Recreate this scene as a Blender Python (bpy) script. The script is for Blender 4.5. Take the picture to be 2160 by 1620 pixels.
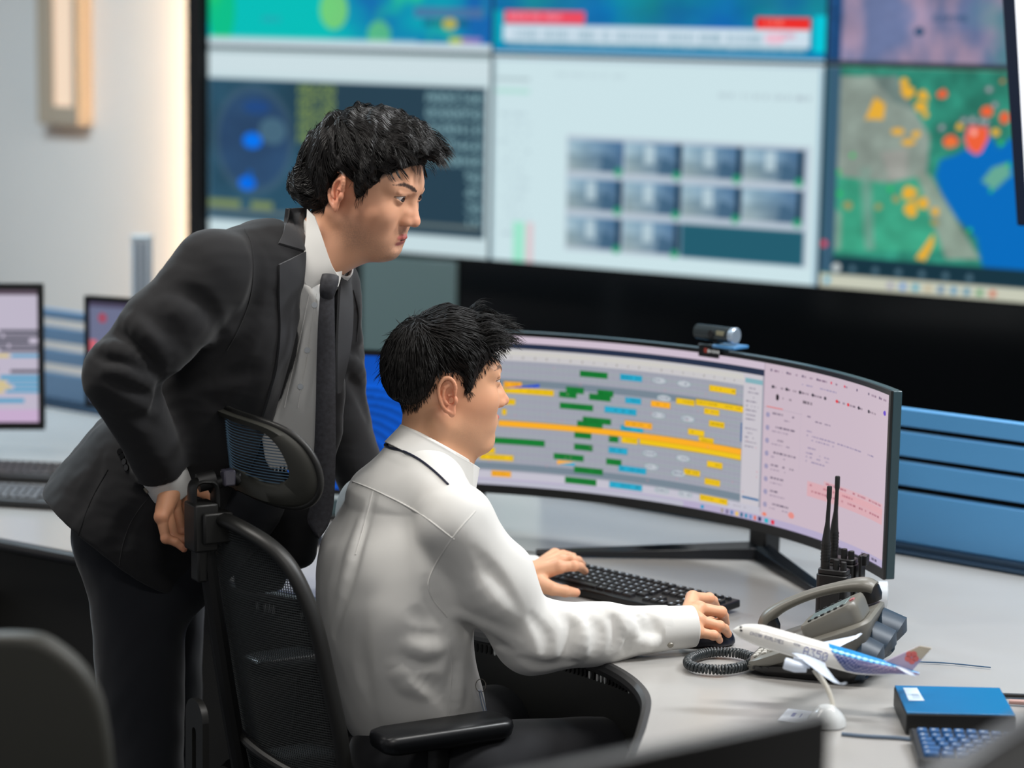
import bpy, math, random
import numpy as np
from mathutils import Vector, Matrix

SC = bpy.context.scene
COL = SC.collection
for _o in list(bpy.data.objects):
    bpy.data.objects.remove(_o, do_unlink=True)

# ------------------------------------------------------------------ camera
F_PX, CAM_Z = 5100.0, 1.88
PITCH, ROLL = math.atan(785.0 / 5100.0), 0.0175
_fw = np.array([0, math.cos(PITCH), -math.sin(PITCH)])
_r0 = np.array([1.0, 0, 0]); _u0 = np.array([0, math.sin(PITCH), math.cos(PITCH)])
_r = _r0 * math.cos(ROLL) + _u0 * math.sin(ROLL)
_u = -_r0 * math.sin(ROLL) + _u0 * math.cos(ROLL)
cam_data = bpy.data.cameras.new('camera')
cam = bpy.data.objects.new('camera', cam_data); COL.objects.link(cam)
cam_data.sensor_width = 36.0
cam_data.lens = 36.0 * F_PX / 2160.0
cam_data.clip_start = 0.05
M4 = Matrix(((_r[0], _u[0], -_fw[0], 0), (_r[1], _u[1], -_fw[1], 0), (_r[2], _u[2], -_fw[2], CAM_Z), (0, 0, 0, 1)))
cam.matrix_world = M4
cam_data.dof.use_dof = True
cam_data.dof.focus_distance = 4.35
cam_data.dof.aperture_fstop = 2.0
SC.camera = cam

# ------------------------------------------------------------------ view + world
SC.view_settings.view_transform = 'Standard'
SC.view_settings.look = 'None'
SC.view_settings.gamma = 1.0
SC.view_settings.use_curve_mapping = False
SC.view_settings.exposure = 0.0
W = bpy.data.worlds.new('world'); SC.world = W; W.use_nodes = True
W.node_tree.nodes['Background'].inputs[0].default_value = (0.70, 0.70, 0.72, 1)
W.node_tree.nodes['Background'].inputs[1].default_value = 0.52

# ------------------------------------------------------------------ area lights (ceiling luminaires)
def area_light(name, loc, size, sizey, energy, color, target=None, rot=None):
    d = bpy.data.lights.new(name, 'AREA'); d.shape = 'RECTANGLE'
    d.size = size; d.size_y = sizey; d.energy = energy; d.color = color
    o = bpy.data.objects.new(name, d); COL.objects.link(o); o.location = loc
    if target is not None:
        v = Vector(target) - Vector(loc)
        o.rotation_euler = v.to_track_quat('-Z', 'Y').to_euler()
    elif rot: o.rotation_euler = rot
    return o

CEIL_LIGHTS = [(.9, 3.6, 30, (1, .97, .93)), (-1.4, 4.0, 30, (1, .96, .9)), (0.6, 5.9, 28, (.95, .98, 1)),
               (-2.1, 6.9, 105, (.70, .88, 1)), (2.1, 4.4, 78, (.93, .97, 1)), (0.0, 1.6, 22, (1, .97, .93))]
for _i, (_x, _y, _e, _c) in enumerate(CEIL_LIGHTS):
    area_light('ceiling_lamp_light', (_x, _y, 2.93), 1.1, 0.28, _e, _c, rot=(0, 0, 0))

def ray(px, py):
    d = _fw + _r * ((px - 1080) / F_PX) - _u * ((py - 810) / F_PX)
    return d / np.linalg.norm(d)
def P(px, py, Y):
    d = ray(px, py); return np.array([0, 0, CAM_Z]) + d * (Y / d[1])
def PZ(px, py, z):
    d = ray(px, py); return np.array([0, 0, CAM_Z]) + d * ((z - CAM_Z) / d[2])
def proj(p):
    v = np.asarray(p, float) - np.array([0, 0, CAM_Z])
    k = v @ _fw
    return 1080 + F_PX * (v @ _r) / k, 810 - F_PX * (v @ _u) / k

# ------------------------------------------------------------------ materials
def s2l(c):
    c = np.asarray(c, float)
    return np.where(c <= 0.04045, c / 12.92, ((c + 0.055) / 1.055) ** 2.4)
_mats = {}
def mat(name, col, rough=0.5, metal=0.0, spec=0.5, noise=0.0, nscale=20.0, bump=0.0, bscale=200.0, sheen=0.0,
        sss=0.0, coat=0.0, emit=None, estr=0.0, lin=False, attr=None, trans=0.0, alpha=1.0, bdist=0.002):
    if name in _mats: return _mats[name]
    m = bpy.data.materials.new(name); m.use_nodes = True
    nt = m.node_tree; b = nt.nodes['Principled BSDF']
    c = tuple(float(x) for x in (col if lin else s2l(col)))
    b.inputs['Base Color'].default_value = (*c, 1)
    b.inputs['Roughness'].default_value = rough
    b.inputs['Metallic'].default_value = metal
    b.inputs['Specular IOR Level'].default_value = spec
    b.inputs['Coat Weight'].default_value = coat
    if sheen: b.inputs['Sheen Weight'].default_value = sheen; b.inputs['Sheen Roughness'].default_value = 0.4
    if trans: b.inputs['Transmission Weight'].default_value = trans
    if alpha < 1: b.inputs['Alpha'].default_value = alpha
    if sss:
        b.inputs['Subsurface Weight'].default_value = sss
        b.inputs['Subsurface Radius'].default_value = (0.012, 0.005, 0.0025)
        b.inputs['Subsurface Scale'].default_value = 1.0
    if emit is not None:
        e = tuple(float(x) for x in s2l(emit))
        b.inputs['Emission Color'].default_value = (*e, 1); b.inputs['Emission Strength'].default_value = estr
    src = None
    if attr:
        a = nt.nodes.new('ShaderNodeAttribute'); a.attribute_name = attr
        nt.links.new(a.outputs['Color'], b.inputs['Base Color']); src = a.outputs['Color']
    if noise or bump:
        tc = nt.nodes.new('ShaderNodeTexCoord')
    if noise:
        n = nt.nodes.new('ShaderNodeTexNoise'); n.inputs['Scale'].default_value = nscale; n.inputs['Detail'].default_value = 4
        nt.links.new(tc.outputs['Object'], n.inputs['Vector'])
        mr = nt.nodes.new('ShaderNodeMapRange'); mr.inputs[1].default_value = .25; mr.inputs[2].default_value = .75
        mr.inputs[3].default_value = 1 - noise; mr.inputs[4].default_value = 1 + noise
        nt.links.new(n.outputs['Fac'], mr.inputs[0])
        mx = nt.nodes.new('ShaderNodeVectorMath'); mx.operation = 'SCALE'
        if src is not None: nt.links.new(src, mx.inputs[0])
        else: mx.inputs[0].default_value = c
        nt.links.new(mr.outputs[0], mx.inputs['Scale'])
        nt.links.new(mx.outputs[0], b.inputs['Base Color'])
    if bump:
        n2 = nt.nodes.new('ShaderNodeTexNoise'); n2.inputs['Scale'].default_value = bscale; n2.inputs['Detail'].default_value = 3
        nt.links.new(tc.outputs['Object'], n2.inputs['Vector'])
        bp = nt.nodes.new('ShaderNodeBump'); bp.inputs['Strength'].default_value = bump; bp.inputs['Distance'].default_value = bdist
        nt.links.new(n2.outputs['Fac'], bp.inputs['Height']); nt.links.new(bp.outputs[0], b.inputs['Normal'])
    _mats[name] = m
    return m
def emat(name, strength=1.0, attr='col', gloss=True):
    """a lit screen: emission read from the picture the screen shows, under a slightly glossy black glass"""
    if name in _mats: return _mats[name]
    m = bpy.data.materials.new(name); m.use_nodes = True; nt = m.node_tree
    b = nt.nodes['Principled BSDF']
    b.inputs['Base Color'].default_value = (.004, .004, .005, 1); b.inputs['Roughness'].default_value = .35
    b.inputs['Specular IOR Level'].default_value = .25 if gloss else 0
    a = nt.nodes.new('ShaderNodeAttribute'); a.attribute_name = attr
    nt.links.new(a.outputs['Color'], b.inputs['Emission Color'])
    b.inputs['Emission Strength'].default_value = strength
    _mats[name] = m; return m

# ------------------------------------------------------------------ objects
def tag(o, label=None, cat=None, group=None, kind=None):
    if label: o['label'] = label
    if cat: o['category'] = cat
    if group: o['group'] = group
    if kind: o['kind'] = kind
    return o
def thing(name, label, cat, loc=(0, 0, 0), group=None):
    o = bpy.data.objects.new(name, None); COL.objects.link(o); o.location = loc
    o.empty_display_size = 0.05
    return tag(o, label, cat, group)
def link(name, me, m, parent=None, smooth=None):
    o = bpy.data.objects.new(name, me); COL.objects.link(o)
    for mm in (m if isinstance(m, (list, tuple)) else [m]): me.materials.append(mm)
    if parent is not None:
        o.parent = parent
        o.matrix_parent_inverse = Matrix.Translation(-parent_world(parent))
    if smooth is not None:
        me.polygons.foreach_set('use_smooth', [smooth] * len(me.polygons))
    return o
def parent_world(p):
    v = Vector(p.location); 
    return v
def mesh_np(name, V, Fq):
    me = bpy.data.meshes.new(name)
    me.from_pydata([tuple(map(float, v)) for v in V], [], [tuple(int(i) for i in f) for f in Fq])
    me.update(); return me
def mesh_fast(name, V, Q):
    V = np.asarray(V, np.float32); Q = np.asarray(Q, np.int32)
    me = bpy.data.meshes.new(name)
    me.vertices.add(len(V)); me.vertices.foreach_set('co', V.ravel())
    n = Q.shape[1]
    me.loops.add(Q.size); me.loops.foreach_set('vertex_index', Q.ravel())
    me.polygons.add(len(Q)); me.polygons.foreach_set('loop_start', np.arange(0, Q.size, n, dtype=np.int32))
    me.polygons.foreach_set('loop_total', np.full(len(Q), n, np.int32))
    me.update(calc_edges=True); me.validate()
    return me
def set_col(me, C, name='col'):
    a = me.color_attributes.new(name, 'FLOAT_COLOR', 'POINT')
    d = np.ones((len(me.vertices), 4), np.float32); d[:, :3] = C
    a.data.foreach_set('color', d.ravel())
def sharp(o, ang=35):
    me = o.data
    me.polygons.foreach_set('use_smooth', [True] * len(me.polygons))
    try: me.set_sharp_from_angle(angle=math.radians(ang))
    except Exception: pass

def nrm(v):
    v = np.asarray(v, float); return v / (np.linalg.norm(v) + 1e-12)
def frame(x, up=(0, 0, 1)):
    """3x3 with columns x, y, z where z is closest to up"""
    x = nrm(x); y = nrm(np.cross(up, x)); z = np.cross(x, y)
    return np.stack([x, y, z], 1)
def rotz(a): c, s = math.cos(a), math.sin(a); return np.array([[c, -s, 0], [s, c, 0], [0, 0, 1.0]])
def rotx(a): c, s = math.cos(a), math.sin(a); return np.array([[1.0, 0, 0], [0, c, -s], [0, s, c]])
def roty(a): c, s = math.cos(a), math.sin(a); return np.array([[c, 0, s], [0, 1.0, 0], [-s, 0, c]])

def catmull(pts, n):
    """resample a list of points / rows through Catmull-Rom, n samples per span"""
    A = np.asarray(pts, float); out = []
    B = np.vstack([2 * A[0] - A[1], A, 2 * A[-1] - A[-2]])
    for i in range(1, len(B) - 2):
        p0, p1, p2, p3 = B[i - 1], B[i], B[i + 1], B[i + 2]
        for k in range(n):
            t = k / n
            out.append(.5 * ((2 * p1) + (-p0 + p2) * t + (2 * p0 - 5 * p1 + 4 * p2 - p3) * t * t + (-p0 + 3 * p1 - 3 * p2 + p3) * t ** 3))
    out.append(A[-1]); return np.array(out)
def catmull_closed(pts, n):
    A = np.asarray(pts, float); out = []; N = len(A)
    for i in range(N):
        p0, p1, p2, p3 = A[i - 1], A[i], A[(i + 1) % N], A[(i + 2) % N]
        for k in range(n):
            t = k / n
            out.append(.5 * ((2 * p1) + (-p0 + p2) * t + (2 * p0 - 5 * p1 + 4 * p2 - p3) * t * t + (-p0 + 3 * p1 - 3 * p2 + p3) * t ** 3))
    return np.array(out)

class MB:
    def __init__(s, R=None, o=(0, 0, 0)):
        s.V = []; s.F = []; s.R = np.eye(3) if R is None else np.asarray(R, float); s.o = np.asarray(o, float)
    def add(s, V, F):
        b = len(s.V)
        for v in V: s.V.append(s.o + s.R @ np.asarray(v, float))
        for f in F: s.F.append(tuple(i + b for i in f))
        return s
    def box(s, c, size, R=None):
        R = np.eye(3) if R is None else R; c = np.asarray(c, float)
        V = [c + R @ np.array([x * size[0] / 2, y * size[1] / 2, z * size[2] / 2]) for x in (-1, 1) for y in (-1, 1) for z in (-1, 1)]
        return s.add(V, [(0, 1, 3, 2), (4, 6, 7, 5), (0, 4, 5, 1), (2, 3, 7, 6), (0, 2, 6, 4), (1, 5, 7, 3)])
    def bar(s, a, b, w, h, up=(0, 0, 1)):
        a = np.asarray(a, float); b = np.asarray(b, float)
        return s.box((a + b) / 2, (np.linalg.norm(b - a), w, h), frame(b - a, up))
    def loft(s, rings, cap=True, closed=True):
        n = len(rings[0]); V = [p for r in rings for p in r]; F = []
        for i in range(len(rings) - 1):
            for j in range(n if closed else n - 1):
                k = (j + 1) % n
                F.append((i * n + j, i * n + k, (i + 1) * n + k, (i + 1) * n + j))
        if cap and closed:
            F.append(tuple(range(n - 1, -1, -1))); F.append(tuple(range((len(rings) - 1) * n, len(rings) * n)))
        return s.add(V, F)
    def tube(s, path, r, seg=10, cap=True, flat=1.0, up=None):
        path = np.asarray(path, float); N = len(path)
        rr = np.full(N, r) if np.isscalar(r) else np.asarray(r, float)
        T = np.gradient(path, axis=0); rings = []
        u = nrm(np.cross(T[0], up if up is not None else ((0, 0, 1) if abs(nrm(T[0])[2]) < .9 else (1, 0, 0))))
        for i in range(N):
            t = nrm(T[i]); u = nrm(u - t * (u @ t))
            if up is not None: u = nrm(np.cross(t, up))
            v = np.cross(t, u)
            rings.append([path[i] + rr[i] * (math.cos(a) * u + flat * math.sin(a) * v) for a in [2 * math.pi * k / seg for k in range(seg)]])
        return s.loft(rings, cap)
    def cyl(s, a, b, ra, rb=None, seg=20, cap=True):
        return s.tube([a, b], [ra, ra if rb is None else rb], seg, cap)
    def prism(s, outline, h0, h1, axis='z'):
        """2-D outline extruded between h0 and h1"""
        n = len(outline)
        def m(p, h): return {'z': (p[0], p[1], h), 'y': (p[0], h, p[1]), 'x': (h, p[0], p[1])}[axis]
        V = [m(p, h0) for p in outline] + [m(p, h1) for p in outline]
        F = [tuple(range(n - 1, -1, -1)), tuple(range(n, 2 * n))] + [(i, (i + 1) % n, n + (i + 1) % n, n + i) for i in range(n)]
        return s.add(V, F)
    def sphere(s, c, r, seg=16, rings=10, sc=(1, 1, 1)):
        V = []; F = []
        for i in range(rings + 1):
            t = math.pi * i / rings
            for j in range(seg):
                a = 2 * math.pi * j / seg
                V.append((c[0] + r * sc[0] * math.sin(t) * math.cos(a), c[1] + r * sc[1] * math.sin(t) * math.sin(a), c[2] + r * sc[2] * math.cos(t)))
        for i in range(rings):
            for j in range(seg):
                k = (j + 1) % seg; F.append((i * seg + j, (i + 1) * seg + j, (i + 1) * seg + k, i * seg + k))
        return s.add(V, F)
    def build(s, name, m, parent=None, bevel=0, seg=2, smooth=35, label=None):
        me = mesh_np(name, s.V, s.F); o = link(name, me, m, parent)
        if bevel:
            b = o.modifiers.new('bevel', 'BEVEL'); b.width = bevel; b.segments = seg; b.limit_method = 'ANGLE'; b.angle_limit = math.radians(40)
        if smooth: sharp(o, smooth)
        if label: o['label'] = label
        return o
def rrect(w, h, r, n=4):
    out = []
    for cx, cy, a0 in ((w / 2 - r, h / 2 - r, 0), (-w / 2 + r, h / 2 - r, 90), (-w / 2 + r, -h / 2 + r, 180), (w / 2 - r, -h / 2 + r, 270)):
        for k in range(n + 1):
            a = math.radians(a0 + 90 * k / n); out.append((cx + r * math.cos(a), cy + r * math.sin(a)))
    return out

# ------------------------------------------------------------------ pictures shown on screens
_FONT = {'A': '0E11111F111111', 'B': '1E11111E11111E', 'C': '0E11101010110E', 'D': '1E11111111111E', 'E': '1F10101E10101F', 'G': '0E11101711110F',
         'H': '1111111F111111', 'I': '0E04040404040E', 'K': '11121418141211', 'L': '1010101010101F', 'M': '111B1515111111', 'N': '11191513111111',
         'O': '0E11111111110E', 'P': '1E11111E101010', 'R': '1E11111E141211', 'S': '0F10100E01011E', 'T': '1F040404040404', 'U': '1111111111110E',
         'V': '11111111110A04', 'W': '11111115151B11', 'X': '11110A040A1111', 'Y': '11110A04040404', '0': '0E11131519110E', '1': '040C040404040E', '3': '1F02040201110E',
         '5': '1F101E0101110E', '2': '0E11010204081F', '4': '02060A121F0202', '6': '0608101E11110E', '7': '1F010204080808', '8': '0E11110E11110E', '9': '0E11110F01020C', ' ': '00000000000000', "'": '04040000000000', ':': '00040400040400', '.': '0000000000000C', '-': '0000001F000000', '/': '01020204080810'}
class Canvas:
    def __init__(s, w, h, bg):
        s.w, s.h = w, h; s.a = np.zeros((h, w, 3)); s.a[:] = bg
    def rect(s, x0, y0, x1, y1, c, al=1.0):
        X0, X1 = sorted((int(round(x0 * s.w)), int(round(x1 * s.w)))); Y0, Y1 = sorted((int(round(y0 * s.h)), int(round(y1 * s.h))))
        X1 = max(X1, X0 + 1); Y1 = max(Y1, Y0 + 1)
        X0 = max(X0, 0); Y0 = max(Y0, 0)
        s.a[Y0:Y1, X0:X1] = s.a[Y0:Y1, X0:X1] * (1 - al) + np.array(c) * al
    def grid(s):
        y, x = np.mgrid[0:s.h, 0:s.w]; return (x + .5) / s.w, (y + .5) / s.h
    def ell(s, cx, cy, rx, ry, c, al=1.0, ring=0):
        x, y = s.grid(); d = ((x - cx) / rx) ** 2 + ((y - cy) / ry) ** 2
        m = (d < 1) if not ring else ((d < 1) & (d > (1 - ring) ** 2))
        s.a[m] = s.a[m] * (1 - al) + np.array(c) * al
    def poly(s, pts, c, al=1.0):
        x, y = s.grid(); m = np.zeros(x.shape, bool); n = len(pts)
        for i in range(n):
            (xa, ya), (xb, yb) = pts[i], pts[(i + 1) % n]
            if ya == yb: continue
            m ^= ((ya > y) != (yb > y)) & (x < (xb - xa) * (y - ya) / (yb - ya) + xa)
        s.a[m] = s.a[m] * (1 - al) + np.array(c) * al
    def text(s, x, y, h, txt, c, al=1.0, asp=None, right=False):
        """bitmap letters, x, y, h as fractions; asp = pixel size of the screen w/h"""
        px = max(1, int(round(h * s.h / 7))); qx = px if asp is None else max(1, int(round(px * asp)))
        X, Y = int(x * s.w) - (6 * qx * len(txt) if right else 0), int(y * s.h)
        for ch in txt.upper():
            g = _FONT.get(ch, _FONT[' '])
            for r in range(7):
                row = int(g[2 * r:2 * r + 2], 16)
                for k in range(5):
                    if row >> (4 - k) & 1:
                        sl = (slice(max(Y + r * px, 0), max(Y + (r + 1) * px, 0)), slice(max(X + k * qx, 0), max(X + (k + 1) * qx, 0)))
                        s.a[sl] = s.a[sl] * (1 - al) + np.array(c) * al
            X += 6 * qx
    def dashes(s, x, y, w, h, c, rng, al=.8, dens=.7):
        """unreadably small writing, as in the photograph"""
        e = x + w
        while x < e:
            k = rng.uniform(.002, .008)
            if rng.random() < dens: s.rect(x, y, min(x + k, e), y + h, c, al * rng.uniform(.5, 1))
            x += k + .0015
def vnoise(x, y, seed=0, octs=4):
    """value noise"""
    rng = np.random.RandomState(seed); T = rng.rand(64, 64); out = np.zeros(np.shape(x)); amp = 1; tot = 0
    for o in range(octs):
        xi = np.floor(x).astype(int); yi = np.floor(y).astype(int); fx = x - xi; fy = y - yi
        fx = fx * fx * (3 - 2 * fx); fy = fy * fy * (3 - 2 * fy)
        g = lambda a, b: T[a % 64, b % 64]
        out = out + amp * ((g(xi, yi) * (1 - fx) + g(xi + 1, yi) * fx) * (1 - fy) + (g(xi, yi + 1) * (1 - fx) + g(xi + 1, yi + 1) * fx) * fy)
        tot += amp; amp *= .5; x = x * 2 + 17.3; y = y * 2 + 9.1
    return out / tot
def screen_mesh(name, cv, fn, m, parent):
    """cv picture laid on the surface fn(u, v); v = 0 is the top"""
    x, y = cv.grid(); V = fn(x.ravel(), y.ravel())
    idx = np.arange(cv.w * cv.h).reshape(cv.h, cv.w)
    Q = np.stack([idx[1:, :-1], idx[1:, 1:], idx[:-1, 1:], idx[:-1, :-1]], -1).reshape(-1, 4)
    me = mesh_fast(name, V, Q); set_col(me, s2l(np.clip(cv.a, 0, 1)).reshape(-1, 3))
    return link(name, me, m, parent, smooth=True)

# ------------------------------------------------------------------ implicit surfaces
def sm(a, b, k):
    h = np.clip(.5 + .5 * (b - a) / k, 0, 1); return b + (a - b) * h - k * h * (1 - h)
def smax(a, b, k): return -sm(-a, -b, k)
def cone(p, a, b, ra, rb):
    a = np.asarray(a, float); b = np.asarray(b, float); ba = b - a; L = ba @ ba
    t = np.clip((p - a) @ ba / L, 0, 1)
    return np.linalg.norm(p - a - t[:, None] * ba, axis=1) - (ra + (rb - ra) * t)
def ell(p, c, r, R=None):
    q = p - np.asarray(c, float)
    if R is not None: q = q @ np.asarray(R)
    r = np.asarray(r, float)
    k0 = np.linalg.norm(q / r, axis=1); k1 = np.linalg.norm(q / (r * r), axis=1) + 1e-9
    return k0 * (k0 - 1) / k1
def rbox(p, c, h, r, R=None):
    q = p - np.asarray(c, float)
    if R is not None: q = q @ np.asarray(R)
    q = np.abs(q) - np.asarray(h) + r
    return np.linalg.norm(np.maximum(q, 0), axis=1) + np.minimum(q.max(1), 0) - r
def loftsdf(p, path, wdir, rw, rn, ofs=None, tmin=None):
    """flattened tube: path points, width direction per point, half width, half depth (cross section a superellipse-ish)"""
    A = catmull(np.hstack([np.asarray(path, float), np.asarray(wdir, float), np.asarray(rw, float)[:, None], np.asarray(rn, float)[:, None]]), 12)
    ax = nrm(A[-1, :3] - A[0, :3]); S_ = (A[:, :3] - A[0, :3]) @ ax; s = (p - A[0, :3]) @ ax; sc = np.clip(s, 0, S_[-1])
    c = np.stack([np.interp(sc, S_, A[:, k]) for k in range(3)], 1); RW = np.interp(sc, S_, A[:, 6]); RN = np.interp(sc, S_, A[:, 7])
    w = nrm(A[0, 3:6] - ax * (A[0, 3:6] @ ax)); n = np.cross(ax, w); q = p - c
    RZ = (RW + RN) / 2 * .7; x = q @ w; y = q @ n; z = s - sc
    k = np.sqrt((x / RW) ** 2 + (y / RN) ** 2 + (z / RZ) ** 2) + 1e-9
    g = np.sqrt((x / RW ** 2) ** 2 + (y / RN ** 2) ** 2 + (z / RZ ** 2) ** 2) + 1e-9
    return k * (k - 1) / g
def surface_nets(f, lo, hi, h, name='m', slack=2.2, proj_iter=1):
    lo = np.asarray(lo, float); hi = np.asarray(hi, float)
    n = np.ceil((hi - lo) / h).astype(int) + 1
    c = 4; nc = (n + c - 1) // c + 1
    gc = [lo[i] + np.arange(nc[i]) * h * c for i in range(3)]
    Pc = np.stack(np.meshgrid(*gc, indexing='ij'), -1).reshape(-1, 3)
    Fc = f(Pc).reshape(nc)
    near = np.abs(Fc) < h * c * slack
    d = near.copy()
    for ax in range(3):
        e = d.copy(); s0 = [slice(None)] * 3; s1 = [slice(None)] * 3; s0[ax] = slice(1, None); s1[ax] = slice(None, -1)
        e[tuple(s0)] |= d[tuple(s1)]; e[tuple(s1)] |= d[tuple(s0)]; d = e
    N = (nc - 1) * c + 1
    ii = [np.minimum((np.arange(N[i]) + c // 2) // c, nc[i] - 1) for i in range(3)]
    F = Fc[np.ix_(*ii)].astype(np.float32)
    Mk = d[np.ix_(*ii)]
    idx = np.argwhere(Mk); vals = np.empty(len(idx), np.float32)
    for s in range(0, len(idx), 400000):
        vals[s:s + 400000] = f(lo + idx[s:s + 400000] * h)
    F[Mk] = vals; del idx, vals
    F[np.abs(F) < 1e-7] = 1e-7
    S = F < 0
    cnt = np.zeros(tuple(N - 1), np.int8)
    for a in (0, 1):
        for b in (0, 1):
            for e in (0, 1): cnt += S[a:N[0] - 1 + a, b:N[1] - 1 + b, e:N[2] - 1 + e]
    act = (cnt > 0) & (cnt < 8); ci = np.argwhere(act); M = len(ci)
    vid = np.full(act.shape, -1, np.int32); vid[act] = np.arange(M)
    acc = np.zeros((M, 3)); num = np.zeros(M)
    corner = [(a, b, e) for a in (0, 1) for b in (0, 1) for e in (0, 1)]
    for A in corner:
        for ax in range(3):
            if A[ax]: continue
            B = list(A); B[ax] = 1
            fa = F[ci[:, 0] + A[0], ci[:, 1] + A[1], ci[:, 2] + A[2]]; fb = F[ci[:, 0] + B[0], ci[:, 1] + B[1], ci[:, 2] + B[2]]
            m = (fa < 0) != (fb < 0); t = np.where(m, fa / (fa - fb + 1e-20), 0)
            pt = ci + np.array(A, float); pt[:, ax] += t
            acc[m] += pt[m]; num[m] += 1
    V = lo + acc / num[:, None] * h
    Q = []
    for ax in range(3):
        u, v = [(1, 2), (2, 0), (0, 1)][ax]
        s0 = [slice(1, None)] * 3; s1 = [slice(1, None)] * 3
        a_ = [slice(0, N[i] - 1) for i in range(3)]; b_ = list(a_); b_[ax] = slice(1, N[ax])
        A = S[tuple(a_)]; B = S[tuple(b_)]; m = A != B
        m[tuple(slice(0, 1) if i == u else slice(None) for i in range(3))] = False
        m[tuple(slice(0, 1) if i == v else slice(None) for i in range(3))] = False
        e = np.argwhere(m); fl = A[m]
        du = np.zeros(3, int); du[u] = 1; dv = np.zeros(3, int); dv[v] = 1
        q = [vid[tuple((e - o).T)] for o in (0 * du, du, du + dv, dv)]
        q = np.stack(q, 1); q[~fl] = q[~fl][:, ::-1]
        Q.append(q)
    Q = np.vstack(Q); Q = Q[(Q >= 0).all(1)]
    for _ in range(proj_iter):
        g = np.zeros_like(V); e = h * .5; f0 = f(V)
        for ax in range(3):
            o = np.zeros(3); o[ax] = e; g[:, ax] = (f(V + o) - f(V - o)) / (2 * e)
        gn = (g ** 2).sum(1) + 1e-6
        st = -(f0 / gn)[:, None] * g; ln = np.linalg.norm(st, axis=1)
        st *= np.minimum(1, h * .5 / (ln + 1e-9))[:, None]; V = V + st
    return V, Q[:, ::-1]
def clean_mesh(me):
    import bmesh
    bm = bmesh.new(); bm.from_mesh(me); bmesh.ops.recalc_face_normals(bm, faces=bm.faces); bm.to_mesh(me); bm.free()
def sdf_obj(name, f, lo, hi, h, m, parent=None, colfn=None, slack=2.2):
    V, Q = surface_nets(f, lo, hi, h, slack=slack)
    me = mesh_fast(name, V, Q)
    if colfn is not None: set_col(me, colfn(V))
    o = link(name, me, m, parent, smooth=True)
    return o
def march_many(f, pts, y0=3.2, y1=5.6, steps=160):
    """first hits of the sight lines through photo points with the surface f, as points in the room (nan where missed)"""
    pts = np.asarray(pts, float); D = np.array([ray(x, y) for x, y in pts[:, :2]]); D = D / D[:, 1:2]
    t = np.full(len(pts), float(y0)); live = np.ones(len(pts), bool); hit = np.zeros(len(pts), bool)
    for _ in range(steps):
        k = np.where(live)[0]
        if not len(k): break
        v = f(np.array([0, 0, CAM_Z]) + D[k] * t[k, None])
        h = v < 4e-4; hit[k[h]] = True; live[k[h]] = False
        k2 = k[~h]; t[k2] += np.maximum(v[~h] * .65, 6e-4); live[t > y1] = False
    out = np.array([0, 0, CAM_Z]) + D * t[:, None]; out[~hit] = np.nan
    return out
def march(f, px, py, y0=3.2, y1=5.6):
    q = march_many(f, [(px, py)], y0, y1)[0]; return None if np.isnan(q[0]) else q
def n3(p, s, seed=0):
    """cheap smooth 3-D noise, -1..1"""
    rng = np.random.RandomState(seed); out = 0
    for k in range(5):
        w = rng.normal(size=3) * s; out = out + np.sin(p @ w + rng.uniform(0, 6.28) + 1.3 * np.sin(p @ (rng.normal(size=3) * s * .6) + k))
    return out / 5 * 1.4
# ================================================================== the room
M_white = mat('white_wall_paint', (.86, .84, .82), rough=.7, noise=.03, nscale=1.5)
M_black_gloss = mat('black_glass_panel', (.035, .04, .045), rough=.12, spec=.35)
M_black = mat('black_plastic', (.05, .05, .055), rough=.42)
M_black_soft = mat('black_rubber', (.045, .045, .048), rough=.6)
M_darkgrey = mat('dark_grey_metal', (.12, .12, .125), rough=.45)
M_floor = mat('grey_carpet_tile', (.22, .23, .25), rough=.95, noise=.25, nscale=90)

UW = nrm((-.845, .534, 0)); NW = np.array([UW[1] * -1, UW[0], 0]); NW = nrm(NW)   # along the video wall, and out of it towards the room
if NW[1] > 0: NW = -NW
AW = np.array([.936, 7.4, 0])
def wp(t, z, off=0.0): return AW + UW * t + NW * off + np.array([0, 0, z])
def wall_box(mb, t0, t1, z0, z1, o0, o1):
    V = [wp(t, z, o) for t in (t0, t1) for o in (o0, o1) for z in (z0, z1)]
    return mb.add(V, [(0, 1, 3, 2), (4, 6, 7, 5), (0, 4, 5, 1), (2, 3, 7, 6), (0, 2, 6, 4), (1, 5, 7, 3)])

def struct(name, mb, m, **k):
    o = mb.build(name, m, **k); o['kind'] = 'structure'; return o
b = MB(); b.box((0, 5.5, -.05), (14, 13, .1)); struct('floor', b, M_floor)
b = MB(); b.box((0, 5.5, 3.05), (14, 13, .1)); struct('ceiling', b, mat('ceiling_white', (.82, .82, .82), rough=.8))
ZB, CH, CWD = 1.058, .682, 1.207
b = MB(); wall_box(b, -5.2, 2.42, 0, ZB - .002, -.12, 0); wall_box(b, -5.2, 2.42, ZB + 2 * CH + .01, 3.0, -.12, 0); wall_box(b, -5.2, 2.42, ZB - .002, ZB + 2 * CH + .01, -.3, -.14)
struct('wall_back', b, M_black_gloss)
b = MB(); wall_box(b, 2.42, 2.493, 0, 3.0, -.10, .025); struct('trim_1', b, M_black_gloss, bevel=.004)
b = MB(); wall_box(b, 2.44, 6.5, 0, 3.0, -.30, -.13); struct('wall_left', b, M_white)
# added pale panel standing in for a reflection in the black wall
b = MB(); wall_box(b, 1.33, 1.72, 0, 1.045, .002, .014)
o = b.build('reflection_panel', mat('grey_green_reflection', (.36, .42, .41), rough=.3), bevel=.003)
tag(o, 'grey green flat panel standing in for a reflection on the black wall just below the video screens', 'panel')

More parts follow.
